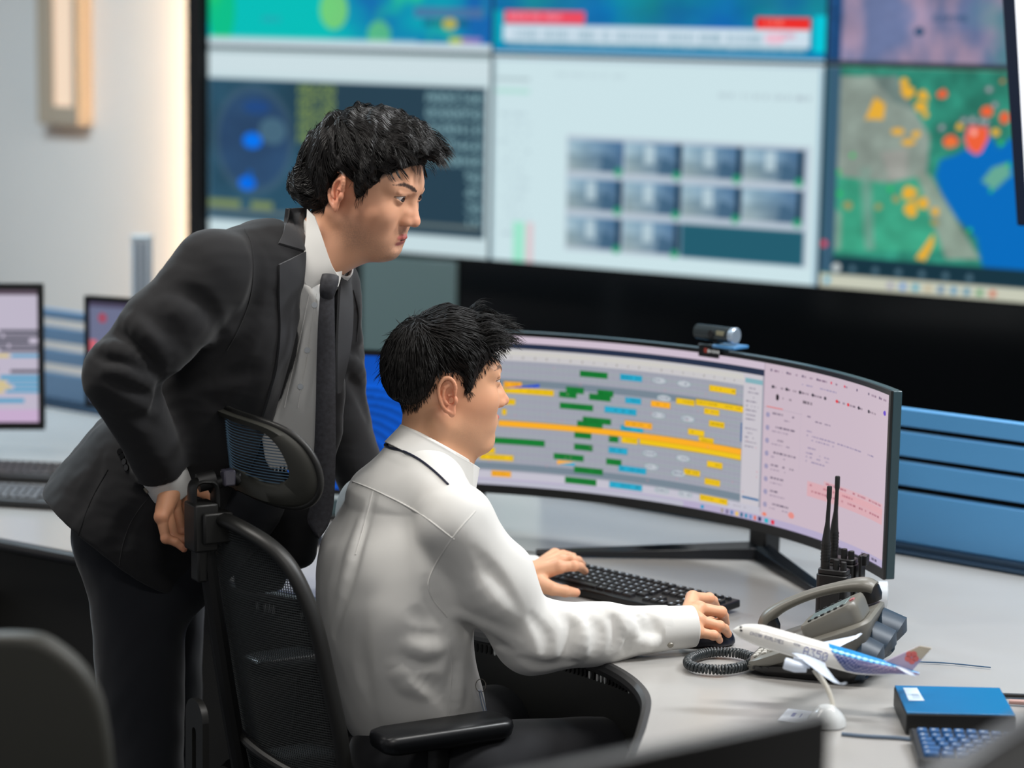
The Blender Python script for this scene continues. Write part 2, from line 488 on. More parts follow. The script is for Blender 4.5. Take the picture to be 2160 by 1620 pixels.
# warm light strip hidden behind the black frame, washing the white wall
o = MB(); wall_box(o, 2.494, 2.500, .05, 2.95, -.09, -.055)
o = o.build('light_strip', mat('warm_led', (1, .85, .65), emit=(1, .84, .64), estr=40.0))
tag(o, 'warm vertical light strip behind black frame, glowing along the white wall', 'light strip')

# wall lamp: tan frame with a pale lit panel
lamp = thing('wall_lamp', 'tall tan framed wall lamp with pale peach panel on the white wall', 'lamp', loc=tuple(wp(3.24, 1.42, -.13)))
tL = 3.18; M_tan = mat('tan_wood', (.68, .61, .53), rough=.5)
t0, t1, zb = 3.075, 3.282, 1.43
b = MB()
for (a0, a1, z0, z1) in ((t0, t0 + .028, zb, 2.75), (t1 - .072, t1, zb, 2.75), (t0 + .028, t1 - .072, zb, zb + .07), (t0 + .028, t1 - .072, 2.69, 2.75)):
    wall_box(b, a0, a1, z0, z1, -.13, -.045)
b.build('lamp_frame', M_tan, lamp, bevel=.003)
b = MB(); wall_box(b, t0 + .028, t1 - .072, zb + .07, 2.69, -.13, -.065)
b.build('lamp_panel', mat('lamp_panel_lit', (.85, .75, .66), rough=.6, emit=(.92, .78, .66), estr=.55), lamp)

# ceiling luminaires (one thing each)
M_lum = mat('luminaire_diffuser', (1, 1, 1), emit=(1, .98, .95), estr=2.5)
for i, (x, y, e, c) in enumerate(CEIL_LIGHTS):
    t = thing('ceiling_light', 'white rectangular ceiling light panel overhead above the control desks', 'ceiling light', (x, y, 2.97), 'ceiling light panels')
    b = MB(); b.box((x, y, 2.985), (1.2, .34, .03)); b.build('housing', M_white, t)
    b = MB(); b.box((x, y, 2.966), (1.12, .28, .006)); b.build('diffuser', M_lum, t)

# ------------------------------------------------------------------ video wall: six displays, each with its own picture
M_screen = emat('screen_picture', 1.0, gloss=False)
rng = random.Random(4)
def wuv(px, py, col, row):
    d = ray(px, py); o = np.array([0, 0, CAM_Z]); k = ((AW - o) @ NW) / (d @ NW); p = o + d * k
    t = (p - AW) @ UW; return (CWD * (2 - col) - t) / CWD, (ZB + CH * (row + 1) - p[2]) / CH
def wall_pic(kind):
    q = lambda X, Y: wuv(X, Y, kind % 3, kind // 3)
    R = random.Random(kind * 7 + 1)
    if kind == 0:   # lower left: tracking display
        c = Canvas(440, 250, (.78, .86, .88)); x, y = c.grid()
        c.rect(0, 0, 1, .12, (.80, .87, .89)); c.rect(0, .0, 1, .02, (.62, .70, .72))
        c.rect(.0, .155, .985, .90, (.15, .25, .31))
        n = vnoise(x * 6, y * 5, 3); m = (x < .36) & (y > .155) & (y < .9)
        c.a[m] = np.array((.16, .30, .38)) * (0.75 + .5 * n[m])[:, None]
        c.ell(.17, .47, .15, .29, (.30, .38, .47), .45, ring=.13); c.ell(.17, .47, .13, .25, (.20, .27, .50), .35)
        c.ell(.18, .30, .05, .035, (.12, .28, .52), .8); c.ell(.24, .42, .05, .07, (.32, .46, .52), .7)
        c.ell(.165, .475, .036, .042, (.0, .45, .93)); c.ell(.145, .70, .032, .036, (.0, .43, .92)); c.ell(.155, .68, .012, .05, (.0, .4, .85), .6)
        for k in range(5): c.text(.335, .175 + .062 * k, .045, 'AM730 ' if k % 2 else 'AB650 ', (.62, .70, .32), .95, 1.1)
        rows = ['A008340', '0800050', '2600410', 'A1025460', '1000040', '50', '45', '30', '15']
        for k, r in enumerate(rows):
            c.text(.975, .185 + .0775 * k, .056, r, (.62, .78, .80), .95, 1.25, right=True)
        c.rect(0, .84, .97, .86, (.40, .45, .45)); c.text(.36, .875, .02, 'AB 700 AM', (.55, .62, .35), .9, 2.4)
        c.rect(.0, .79, .12, .83, (.55, .60, .35), .8); c.rect(.16, .79, .24, .83, (.55, .60, .35), .8)
    elif kind == 1:  # lower middle: camera thumbnails
        c = Canvas(460, 260, (.80, .89, .91)); x, y = c.grid()
        c.rect(0, 0, .008, 1, (.60, .70, .74)); c.rect(.985, 0, 1, 1, (.62, .74, .80)); c.rect(0, 0, 1, .02, (.72, .80, .84))
        c.rect(.01, .155, .12, .175, (.70, .87, .84)); c.rect(.01, .10, .12, .115, (.68, .76, .78))
        for k in range(14): c.dashes(.035 if k % 3 else .02, .27 + .045 * k, .09, .013, (.66, .74, .78), R)
        c.dashes(.20, .07, .22, .02, (.72, .80, .83), R); c.dashes(.70, .14, .26, .02, (.66, .72, .76), R)
        c.rect(.075, .80, .11, 1, (.62, .90, .80)); c.rect(.118, .80, .14, 1, (.86, .78, .80))
        (ga, gb), (g2, g3) = q(1197, 292), q(1694, 562); gw, gh = (g2 - ga) / 4, (g3 - gb) / 2.84
        c.rect(ga - .005, gb - .02, g2 + .012, g3 + .01, (.72, .77, .82))
        for j in range(3):
            for i in range(4):
                if j == 2 and i >= 2: continue
                x0, y0 = ga + gw * i, gb + gh * j; x1, y1 = x0 + gw * .98, y0 + gh * .80
                m = (x >= x0) & (x < x1) & (y >= y0) & (y < y1); u = (x[m] - x0) / gw; v = (y[m] - y0) / (gh * .8)
                base = np.stack([.50 - .26 * u + .1 * v, .62 - .22 * u + .05 * v, .68 - .12 * u], -1)
                sky = (v < .45)[:, None] * (1 - u)[:, None] * .12
                c.a[m] = np.clip(base + sky + (vnoise(u * 4 + i * 3, v * 4 + j * 5, 5)[:, None] - .5) * .16, 0, 1)
                if (i + j) % 4: c.rect(x0 + .06, y0 + .01, x0 + .09, y0 + .1, (.76, .84, .87), .8)
                c.poly([(x0 + .1, y1), (x0 + .11, y0 + .06), (x0 + .16, y0 + .1), (x1 - .015, y1)], (.22, .36, .47), .75)
                if not (j == 0 and i == 0): c.rect(x1 - .017, y0, x1 - .004, y1, (.08, .18, .24))
                c.ell(x1 - .016, y1 - .003, .012, .02, (.12, .62, .42), .9)
        c.rect(ga + 2 * gw, gb + 2 * gh, g2, g3, (.13, .36, .43))
    elif kind == 2:  # lower right: satellite map
        c = Canvas(460, 260, (.2, .4, .3)); x, y = c.grid()
        n = vnoise(x * 9, y * 6, 2); n2 = vnoise(x * 26, y * 15, 8); Z = lambda a, b: q(1700 + a / 2.4543, b / 2.4543)
        def zp(pts, col, al=1.0): c.poly([Z(*p) for p in pts], col, al)
        land = np.array([.18, .52, .44]) * (.85 + .3 * n2[..., None]) + 0 * c.a; c.a[:] = land
        zp([(130, 380), (470, 380), (560, 560), (640, 700), (620, 900), (420, 960), (150, 900)], (.58, .60, .57), .9)
        zp([(560, 560), (470, 380), (330, 380), (450, 520)], (.36, .45, .44), .6)
        zp([(130, 900), (420, 940), (620, 900), (700, 1300), (130, 1300)], (.24, .64, .51), .9)
        zp([(560, 880), (640, 900), (900, 1340), (720, 1340), (640, 1120)], (.58, .62, .57), .9); zp([(270, 860), (330, 860), (350, 1290), (300, 1290)], (.50, .62, .57), .7); zp([(130, 1060), (180, 1100), (170, 1290), (130, 1290)], (.55, .62, .57), .8)
        zp([(380, 780), (520, 760), (520, 920), (430, 930)], (.66, .64, .62), .6)
        c.a *= (.86 + .28 * n2[..., None])
        zp([(665, 900), (690, 820), (780, 790), (820, 760), (880, 800), (950, 690), (1000, 760), (1060, 700), (1700, 700), (1700, 1500), (910, 1380), (880, 1230), (780, 1130), (700, 1000)], (.0, .42, .74))
        zp([(905, 930), (960, 860), (1050, 830), (1060, 900), (970, 980)], (.40, .66, .58))
        for w in range(3): c.a = (c.a + np.roll(c.a, 1, 0) + np.roll(c.a, 1, 1) + np.roll(c.a, -1, 1)) / 4
        O = (.90, .68, .22); RR = (.93, .38, .22); T = (.62, .58, .36)
        def blob(a, b, r, col, st=1.0):
            A = R.uniform(0, 3); zp([(a + r * st * R.uniform(.7, 1.15) * math.cos(k), b + r * R.uniform(.7, 1.15) * math.sin(k)) for k in [A + 6.28 * i / 8 for i in range(8)]], col)
        zp([(350, 495), (405, 530), (395, 615), (300, 612)], O); zp([(655, 1205), (660, 1260), (612, 1352), (560, 1340)], O)
        for v in ((500, 420, 26, O, 1), (525, 465, 38, O, 1), (605, 490, 34, O, 1), (590, 545, 36, O, 1), (615, 585, 20, O, 1), (465, 675, 20, O, 2), (525, 730, 20, O, 1.8), (565, 690, 22, O, 1.2),
                  (535, 1000, 45, O, 1), (540, 1080, 48, O, .8), (600, 1050, 34, O, 1), (565, 1025, 22, (.66, .62, .40), 1), (665, 1095, 24, O, 1), (660, 1150, 20, T, 1), (210, 1062, 24, T, 1), (370, 1068, 20, T, 1), (460, 1028, 22, T, 1), (980, 678, 24, O, 1), (790, 650, 22, O, 1),
                  (703, 480, 28, RR, 1), (745, 726, 34, RR, 1.2), (745, 735, 12, O, 1), (930, 570, 36, RR, 1), (1025, 605, 38, RR, .8), (1015, 410, 16, (.7, .5, .3), 1)): blob(*v)
        zp([(838, 640), (945, 652), (940, 720), (905, 785), (875, 798), (835, 770), (815, 715)], (.93, .40, .58)); zp([(845, 648), (938, 658), (932, 715), (900, 775), (875, 786), (842, 762), (824, 712)], RR); blob(865, 680, 18, (.98, .70, .66))
        for (a, b) in ((700, 655), (815, 618), (945, 455), (975, 535), (860, 615), (905, 620), (930, 625)): blob(a, b, 24, (.35, .42, .44)); blob(a, b, 14, (.66, .70, .70))
        for (a, b) in ((235, 800), (430, 975), (1045, 850), (955, 985), (845, 1190), (160, 890), (165, 1000), (1010, 740)): blob(a, b, 14, (.15, .78, .38))
        c.rect(0, .0, Z(160, 700)[0], .93, (.22, .36, .45)); c.rect(Z(130, 1300)[0], Z(700, 1370)[1], 1, .94, (.08, .20, .25)); c.rect(0, .935, 1, 1, (.78, .79, .72))
        c.ell(.008, .80, .010, .016, (.85, .30, .42)); c.ell(.045, .905, .012, .022, (.75, .78, .78)); c.ell(.02, .965, .008, .013, (.0, .62, .83))
        for k in range(6): c.ell(.09 + .063 * k, .905, .009, .015, (.30, .42, .48))
        for k, cc in enumerate(((.6, .6, .7), (.3, .55, .85), (.0, .6, .75), (.75, .68, .55), (.12, .4, .62), (.1, .5, .72), (.15, .5, .66), (.3, .6, .4), (.8, .4, .3))):
            c.ell(.195 + .034 * k, .967, .009, .014, cc)
    elif kind == 3:  # upper left: weather
        c = Canvas(440, 250, (0, .7, .7)); x, y = c.grid(); n = vnoise(x * 7, y * 3 + 4, 5, 3); n2 = vnoise(x * 5 + 9, y * 4, 11, 3)
        a = np.clip(x * 1.5 - .55 + (n2 - .5) * 1.6, 0, 1)[..., None]; g = np.clip((n - .48) * 5, 0, 1)[..., None]
        c.a = np.array([.0, .74, .72]) * (1 - a) + np.array([.08, .40, .68]) * a; c.a = c.a * (1 - g * (1 - a * .6)) + np.array([.25, .82, .52]) * g * (1 - a * .6)
        c.ell(.46, .80, .05, .1, (.55, .83, .42), .8); c.ell(.62, .92, .04, .07, (.40, .75, .50), .8); c.ell(.05, .8, .05, .2, (.05, .75, .35), .5)
        c.text(.20, .84, .03, 'UMBIA', (.36, .50, .66), .7, 1.4); c.rect(.74, .78, .97, .83, (.34, .45, .62), .8); c.dashes(.77, .84, .16, .03, (.12, .2, .3), R)
        c.ell(.86, .86, .025, .03, (.70, .68, .35)); c.rect(.86, .925, .93, .955, (.75, .78, .3), .9); c.rect(.9, .925, .965, .955, (.60, .5, .75), .9)
        c.rect(0, .945, .75, .96, (.75, .85, .87), .5); c.rect(0, .957, 1, 1, (.77, .84, .87))
    elif kind == 4:  # upper middle: news
        c = Canvas(460, 260, (.0, .62, .72)); x, y = c.grid()
        c.a[:] = np.stack([.02 + .1 * vnoise(x * 8, y * 5, 1), .35 + .25 * vnoise(x * 7, y * 6, 2), .5 + .25 * vnoise(x * 6, y * 4, 3)], -1)
        c.rect(0, .79, .035, 1, (.0, .62, .72)); c.rect(.965, .79, 1, 1, (.0, .78, .85)); c.rect(0, .955, 1, 1, (.0, .50, .70))
        c.rect(.03, .855, .955, .935, (.80, .87, .92)); c.rect(.04, .935, .945, .958, (.45, .63, .70)); c.dashes(.06, .940, .87, .012, (.66, .75, .80), R)
        c.rect(.035, .79, .29, .850, (.93, .30, .38)); c.text(.048, .802, .03, 'BREAKING NEWS', (.95, .75, .82), .95, .82)
        c.rect(.80, .80, .955, .855, (.93, .18, .16)); c.text(.83, .811, .03, 'LIVE', (1, .72, .66), .95, 1.2)
        for (xa, xb) in ((.07, .135), (.16, .24), (.265, .32), (.345, .36), (.385, .52), (.54, .62), (.64, .70), (.72, .82)):
            for z in np.arange(xa, xb, .0125): c.rect(z, .880, z + .0085, .918, (.50, .64, .70), .3 + .4 * R.random())
        c.ell(.855, .895, .03, .026, (.92, .75, .82)); c.text(.875, .873, .035, 'CNN', (.93, .42, .55), .9, 1.0)
        c.rect(0, .985, 1, 1, (.72, .80, .84))
    else:            # upper right: map continues
        c = Canvas(460, 260, (.4, .46, .55)); x, y = c.grid(); n = vnoise(x * 16, y * 5, 6); n2 = vnoise(x * 6, y * 5, 12)
        A_ = np.array([.40, .45, .60]); B_ = np.array([.64, .56, .66]); G_ = np.array([.16, .48, .47])
        k = np.clip((n - .35) * 3, 0, 1)[..., None]; g = np.clip((x - .36) * 6 + (n2 - .5) * 4, 0, 1)[..., None] * np.clip(x * 4 - .9, 0, 1)[..., None]
        c.a = (A_ * (1 - k) + B_ * k) * (.8 + .4 * n2[..., None]); c.a = c.a * (1 - .55 * g) + G_ * .55 * g
        c.rect(0, 0, .035, 1, (.12, .30, .50))
        for q in range(8): c.dashes(.004, .72 + .035 * q, .03, .012, (.06, .14, .25), R)
        c.text(.28, .78, .028, 'KUNMING', (.12, .25, .38), .9, 1.2); c.ell(.245, .85, .012, .018, (.10, .28, .42)); c.rect(0, .985, 1, 1, (.25, .30, .36))
    for q in range(2): c.a = (c.a + np.roll(c.a, 1, 0) + np.roll(c.a, 1, 1)) / 3
    return c
names = {0: 'radar picture with blue dots and figures', 1: 'rows of small grey camera pictures', 2: 'satellite map with orange patches and blue sea',
         3: 'turquoise weather map, at the top edge of the photo', 4: 'news broadcast with red labels and white banner', 5: 'purple grey map, above the satellite map'}
for k in range(6):
    col, row = k % 3, k // 3
    tl = CWD * (2 - col); z0 = ZB + CH * row
    d = thing('video_wall_display', 'large wall display showing ' + names[k], 'screen', tuple(wp(tl - CWD / 2, z0, -.06)), 'displays of the video wall')
    b = MB(); wall_box(b, tl - CWD + .001, tl - .001, z0 + .001, z0 + CH - .001, -.12, -.003); b.build('display_case', M_black, d)
    def fn(u, v, tl=tl, z0=z0):
        g = .0035
        t = tl - g - u * (CWD - 2 * g); z = z0 + CH - g - v * (CH - 2 * g)
        return AW[None] + t[:, None] * UW[None] + NW[None] * .0005 + z[:, None] * np.array([[0, 0, 1.0]])
    screen_mesh('screen', wall_pic(k), fn, M_screen, d)

# ------------------------------------------------------------------ slatted desk partition
M_slat = mat('blue_slat', (.33, .58, .78), rough=.35, spec=.4)
PA = np.array([.816, 5.14, 0]); PU = nrm((-.782, .622, 0)); PN = np.array([-PU[1], PU[0], 0]); PN = PN if PN[1] < 0 else -PN
def pbox(mb, t0, t1, z0, z1, o0, o1):
    V = [PA + PU * t + PN * o + np.array([0, 0, z]) for t in (t0, t1) for o in (o0, o1) for z in (z0, z1)]
    return mb.add(V, [(0, 1, 3, 2), (4, 6, 7, 5), (0, 4, 5, 1), (2, 3, 7, 6), (0, 2, 6, 4), (1, 5, 7, 3)])
part2 = thing('desk_partition', 'slatted partition, shade put into its blue grey slats, behind the left desk, white wall in its slots', 'partition', tuple(PA + PU * 2.8 + np.array([0, 0, .742])), 'slatted desk partitions')
part = thing('desk_partition', 'light blue slatted partition with dark slots right of the wide curved monitor', 'partition', tuple(PA + np.array([0, 0, .742])), 'slatted desk partitions')
M_slat_shade = mat('blue_slat_shaded', (.34, .45, .56), rough=.4)  # same blue slats, their shade put into a darker colour
for k, (z0, z1) in enumerate(((.762, .872), (.886, .938), (.950, 1.003), (1.015, 1.054))):
    for (ta, tb, pp, ex, ms) in ((-1.5, .95, part, 0, M_slat), (1.95, 3.55, part2, .006, M_slat_shade)):
        b = MB(); dz = -.028 if ex else 0; pbox(b, ta, tb, z0 + (ex + dz if k else 0), z1 - ex + dz, -.02, 0); b.build('slat', ms, pp, bevel=.003)
for (ta, tb, pp) in ((-1.5, .95, part), (1.95, 3.55, part2)):
    b = MB(); pbox(b, ta, tb, .7415, .762, -.028, .012); pbox(b, ta, tb, .7415, .75, -.03, .03); b.build('base_rail', mat('blue_grey_rail', (.22, .30, .38), rough=.3, metal=.6), pp, bevel=.003)
    for te in (ta + .015, tb - .015):
        b = MB(); pbox(b, te - .012, te + .012, .762, 1.02, -.03, -.02); b.build('partition_bracket', M_darkgrey, pp)
post = thing('partition_post', 'silver ribbed metal post standing behind the desk at the left', 'post', tuple(P(301, 800, 7.05)))
pc = P(301, 800, 7.05); zt = P(301, 503, 7.05)[2]
b = MB(); b.box((pc[0], pc[1], (zt + .3) / 2), (.056, .05, zt - .3)); b.build('post_body', mat('brushed_aluminium', (.74, .77, .80), rough=.35, metal=.25), post, bevel=.004)
b = MB()
for k in range(3): b.box((pc[0] - .016 + .016 * k, pc[1] - .026, (zt + .3) / 2), (.004, .004, zt - .32))
b.build('groove', mat('groove_grey', (.45, .5, .55), rough=.5), post)
b = MB(); b.box((pc[0], pc[1], zt + .004), (.06, .054, .008)); b.build('post_cap', mat('cap_grey', (.66, .70, .72), rough=.4), post, bevel=.002)
b = MB(); b.box((pc[0], pc[1], .15), (.05, .045, .3)); b.build('post_foot', M_darkgrey, post)

# ------------------------------------------------------------------ the long worktop
M_desk = mat('desk_laminate', (.63, .622, .61), rough=.25, spec=.5, noise=.015, nscale=6)
M_edge = mat('desk_edge_rubber', (.14, .14, .145), rough=.35)
front = catmull([(-2.3, 5.90), (-1.6, 5.43), (-1.076, 5.08), (-.39, 4.62), (-.05, 4.40), (.10, 4.275), (.195, 4.14), (.238, 3.98), (.225, 3.80), (.195, 3.62), (.14, 3.3), (.05, 2.9), (0, 2.55)], 8)[:, :2]
back0 = PA[:2] + PN[:2] * .03
back = [(2.3, 2.4), (2.3, (back0 + PU[:2] * -1.9)[1])] + [tuple(back0 + PU[:2] * t) for t in (-1.5, 0, 1.5, 3.55)] + [(-2.3, 7.3)]
outl = [tuple(p) for p in front] + [tuple(p) for p in back]
desk = thing('control_desk', 'long curved pale grey desk with dark rim carrying the wide monitor', 'desk', (.6, 4.6, 0))
b = MB(); b.prism(outl, .712, .740); b.build('desk_top', M_desk, desk, smooth=None)
# rounded dark rim following the front edge
b = MB(); b.tube([(x, y, .7265) for x, y in front], .0142, 10); b.build('edge_rim', M_edge, desk)
def inset(pts, d):
    T = np.gradient(pts, axis=0); N = np.stack([-T[:, 1], T[:, 0]], 1); N /= np.linalg.norm(N, axis=1)[:, None]
    return pts + N * d
mp = inset(front, .05)
if mp[60][0] < front[60][0]: mp = inset(front, -.05)
b = MB()
b.loft([[(x, y, z) for z in (.10, .71)] for x, y in mp], cap=False, closed=False)
b.loft([[(x + .01, y + .012, z) for z in (.10, .71)] for x, y in mp], cap=False, closed=False)
b.build('modesty_panel', mat('dark_perforated_panel', (.09, .088, .08), rough=.6), desk)
# row of vent slots near the top of the panel
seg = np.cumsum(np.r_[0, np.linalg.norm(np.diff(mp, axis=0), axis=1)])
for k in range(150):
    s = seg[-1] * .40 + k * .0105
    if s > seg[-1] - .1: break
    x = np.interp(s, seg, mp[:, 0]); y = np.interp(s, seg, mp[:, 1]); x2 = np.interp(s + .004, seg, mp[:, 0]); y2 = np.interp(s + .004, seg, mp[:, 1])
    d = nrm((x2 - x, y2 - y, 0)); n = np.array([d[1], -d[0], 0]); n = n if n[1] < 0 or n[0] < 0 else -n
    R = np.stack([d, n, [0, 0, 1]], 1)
    glow = k % 11 in (0, 2, 3, 4); q = MB()  # pale slots paint the light seen through the perforations
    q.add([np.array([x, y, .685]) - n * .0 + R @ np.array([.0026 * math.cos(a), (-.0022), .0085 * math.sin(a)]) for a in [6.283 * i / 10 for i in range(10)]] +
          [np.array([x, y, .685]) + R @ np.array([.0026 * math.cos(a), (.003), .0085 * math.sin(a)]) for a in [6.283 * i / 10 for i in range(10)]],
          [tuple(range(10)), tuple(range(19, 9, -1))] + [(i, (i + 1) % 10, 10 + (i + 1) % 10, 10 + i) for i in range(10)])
    if glow: q.build('slot_glow', mat('slot_pale', (.80, .80, .79), rough=.5), desk, label='pale plug painted in as light through the vent slot')
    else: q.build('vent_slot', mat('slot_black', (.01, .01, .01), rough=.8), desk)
for (x, y) in ((-1.9, 6.2), (1.9, 4.0), (.5, 5.2), (.9, 3.2)):
    b = MB(); b.box((x, y, .356), (.06, .06, .712)); b.build('desk_leg', M_darkgrey, desk)
# drawer pedestal under the left run of the desk
ped = thing('drawer_pedestal', 'dark drawer pedestal with grey green top under the left desk', 'cabinet', (-1.18, 5.55, 0))
R = np.stack([-PU, PN * -1, [0, 0, 1]], 1)
b = MB(R, (-1.22, 5.42, 0)); b.box((0, 0, .30), (.44, .5, .56)); b.build('cabinet_body', M_black, ped, bevel=.006)
b = MB(R, (-1.22, 5.42, 0)); b.box((0, -.005, .595), (.46, .53, .03)); b.build('cabinet_top', mat('grey_green_top', (.30, .32, .28), rough=.4), ped, bevel=.01)
for k in range(3):
    b = MB(R, (-1.22, 5.42, 0)); b.box((0, -.256, .12 + .18 * k), (.42, .012, .165)); dr = b.build('drawer', M_darkgrey, ped, bevel=.003)
    b = MB(R, (-1.22, 5.42, 0)); b.box((0, -.268, .17 + .18 * k), (.12, .012, .012)); b.build('handle', M_edge, dr)
b = MB(R, (-1.22, 5.42, 0)); b.box((0, 0, .01), (.40, .44, .02)); b.build('plinth', M_black, ped)
# ================================================================== the wide curved monitor
M_glassb = mat('monitor_bezel', (.035, .037, .042), rough=.3)
M_shell = mat('monitor_shell', (.16, .25, .28), rough=.25)  # teal in the colour stands for light reflected on the top edge
CM = np.array([-.271, 4.24]); RM = 1.0; A0, A1 = math.radians(12.1), math.radians(83.5); MZ0, MZ1 = .834, 1.194
def arcp(a, r): return np.array([CM[0] + r * math.cos(a), CM[1] + r * math.sin(a)])
mon = thing('curved_monitor', 'very wide curved monitor showing rows of green and yellow bars', 'monitor', (arcp(.9, 1.1)[0], arcp(.9, 1.1)[1], .742))
N = 72; angs = np.linspace(A0, A1, N)
def slab(z0, z1, r0, r1, a0=A0, a1=A1, n=N):
    mb = MB(); rings = []
    for a in np.linspace(a0, a1, n):
        p, q = arcp(a, r0), arcp(a, r1)
        rings.append([(p[0], p[1], z0), (q[0], q[1], z0), (q[0], q[1], z1), (p[0], p[1], z1)])
    return mb.loft(rings)
slab(MZ0, MZ1, RM + .004, RM + .022).build('monitor_shell', M_shell, mon, bevel=.002)
slab(MZ0 + .03, MZ1 - .04, RM + .022, RM + .055, A0 + .15, A1 - .15).build('rear_housing', M_black, mon, bevel=.012)
mb = MB()
for (z0, z1, a0, a1) in ((MZ0, MZ0 + .019, A0, A1), (MZ1 - .009, MZ1, A0, A1), (MZ0 + .019, MZ1 - .009, A0, A0 + .009), (MZ0 + .019, MZ1 - .009, A1 - .009, A1)):
    s_ = slab(z0, z1, RM - .001, RM + .004, a0, a1, N if a1 - a0 > .1 else 2); mb.add(s_.V, s_.F)
mb.build('bezel', M_glassb, mon)
def mon_pic():
    R = random.Random(11); W_, H_ = 1250, 340
    c = Canvas(W_, H_, (.60, .61, .66))
    G = (.03, .48, .18); Y = (.93, .76, .05); OR = (.98, .68, .12); B = (.12, .66, .80); BL = (.12, .30, .78)
    L = .69                                    # the timetable takes the left part, the mail window the rest
    x, y = c.grid()
    def px(X, Y_):                              # picture fraction of a point of the photograph, found on the curved glass
        d = ray(X, Y_); o = np.array([0, 0, CAM_Z]); best = None
        # intersect the cylinder of radius RM about CM
        a = d[0] ** 2 + d[1] ** 2; b_ = 2 * (d[0] * (o[0] - CM[0]) + d[1] * (o[1] - CM[1])); cc = (o[0] - CM[0]) ** 2 + (o[1] - CM[1]) ** 2 - RM ** 2
        t = (-b_ + math.sqrt(max(b_ * b_ - 4 * a * cc, 0))) / (2 * a); p = o + d * t
        an = math.atan2(p[1] - CM[1], p[0] - CM[0])
        return (A1 - .009 - an) / (A1 - A0 - .018), (MZ1 - .009 - p[2]) / (MZ1 - MZ0 - .028)
    c.rect(0, 0, 1, .05, (.80, .74, .80)); c.rect(0, .048, .715, .085, (.12, .17, .27)); c.rect(0, .085, .71, .165, (.78, .77, .78)); c.rect(0, .10, .66, .13, (.80, .79, .77))
    for k in range(26): c.rect(.01 + k * .025, .135, .012 + k * .025, .15, (.6, .58, .55))
    c.rect(0, .165, .66, .91, (.62, .63, .68))
    for k in range(30):
        yy = .18 + k * .025; c.rect(0, yy, .66, yy + .003, (.54, .68, .58) if k % 2 else (.56, .56, .61), .7)
    for k in range(56): c.rect(.012 * k, .165, .012 * k + .001, .91, (.68, .69, .72), .4)
    # side list next to the timetable
    c.rect(.66, .085, .712, .905, (.78, .76, .79)); c.rect(.664, .115, .712, .145, (.50, .68, .72)); c.rect(.655, .40, .659, .52, (.25, .40, .60))
    for k in range(13): c.dashes(.668, .17 + .028 * k + (.03 if k > 7 else 0), R.uniform(.02, .04), .008, (.45, .42, .50), R)
    c.rect(.665, .855, .71, .87, (.28, .45, .62)); c.rect(0, .905, .715, .965, (.76, .75, .80)); c.dashes(.58, .925, .10, .008, (.6, .58, .62), R)
    # mail window
    c.rect(.715, 0, 1, .965, (.78, .71, .76)); c.rect(.715, 0, .7165, .93, (.66, .60, .66))
    for k in range(9): c.dashes(.73 + .03 * k, .035, .018, .012, (.45, .35, .45), R); c.ell(.728 + .03 * k, .04, .002, .008, (.85, .25, .35) if k in (4, 5) else (.4, .35, .45))
    c.dashes(.765, .085, .10, .010, (.55, .52, .66), R)
    for k in range(9): c.dashes(.735 + .026 * k, .135, .016, .012, (.42, .36, .42), R); c.ell(.732 + .026 * k, .14, .0028, .010, (.85, .15, .2) if k in (5, 6) else (.22, .2, .25))
    c.ell(.985, .115, .004, .014, (.38, .25, .75)); c.ell(.741, .20, .003, .02, (.12, .10, .12)); c.dashes(.750, .195, .018, .012, (.3, .26, .3), R); c.dashes(.79, .185, .02, .018, (.3, .26, .3), R)
    c.rect(.722, .265, .752, .271, (.88, .45, .42)); c.rect(.7165, .27, .79, .272, (.7, .64, .7))
    for k in range(8):
        yy = .29 + .08 * k; c.ell(.7245, yy + .028, .0038, .016, (.60, .58, .70)); c.dashes(.733, yy + .008, R.uniform(.02, .05), .012, (.32, .28, .36), R); c.dashes(.733, yy + .038, R.uniform(.02, .045), .009, (.56, .50, .58), R)
    c.ell(.775, .905, .006, .020, (.88, .55, .52)); c.ell(.724, .94, .004, .012, (.9, .5, .4)); c.rect(.787, .23, .788, .62, (.74, .68, .74))
    for (yy, w) in ((.27, .01), (.29, .05), (.36, .01), (.385, .16), (.41, .06), (.46, .02), (.49, .05), (.515, .05), (.54, .04)): c.dashes(.80, yy, w, .009, (.50, .46, .60) if yy > .3 else (.4, .35, .45), R)
    c.rect(.84, .635, .99, .70, (.86, .66, .68), .6); c.dashes(.845, .645, .14, .011, (.66, .36, .42), R); c.rect(.805, .665, .99, .755, (.86, .64, .66), .7); c.dashes(.81, .68, .13, .010, (.66, .36, .42), R); c.dashes(.81, .715, .17, .011, (.62, .34, .40), R)
    # task bar
    c.rect(0, .955, 1, 1, (.70, .66, .78)); c.rect(0, .965, .52, 1, (.72, .72, .78)); c.rect(.562, .967, .570, .99, (.05, .58, .75))
    for k, cc in enumerate(((.62, .58, .55), (.45, .42, .55), (.35, .5, .7), (.90, .75, .35), (.10, .40, .52), (.05, .55, .68), (.40, .55, .75), (.85, .45, .35), (.15, .15, .35), (.10, .68, .75), (.85, .15, .25))):
        c.rect(.612 + .0125 * k, .966, .6185 + .0125 * k, .992, cc)
    c.dashes(.935, .972, .045, .012, (.25, .22, .32), R)
    ua, ub = px(1566, 870)[0], px(1608, 870)[0]
    col_ = np.interp((np.arange(W_) + .5) / W_, [0, ua, ub, 1], [0, .66, .715, 1]); c.a = c.a[:, np.clip((col_ * W_).astype(int), 0, W_ - 1)]
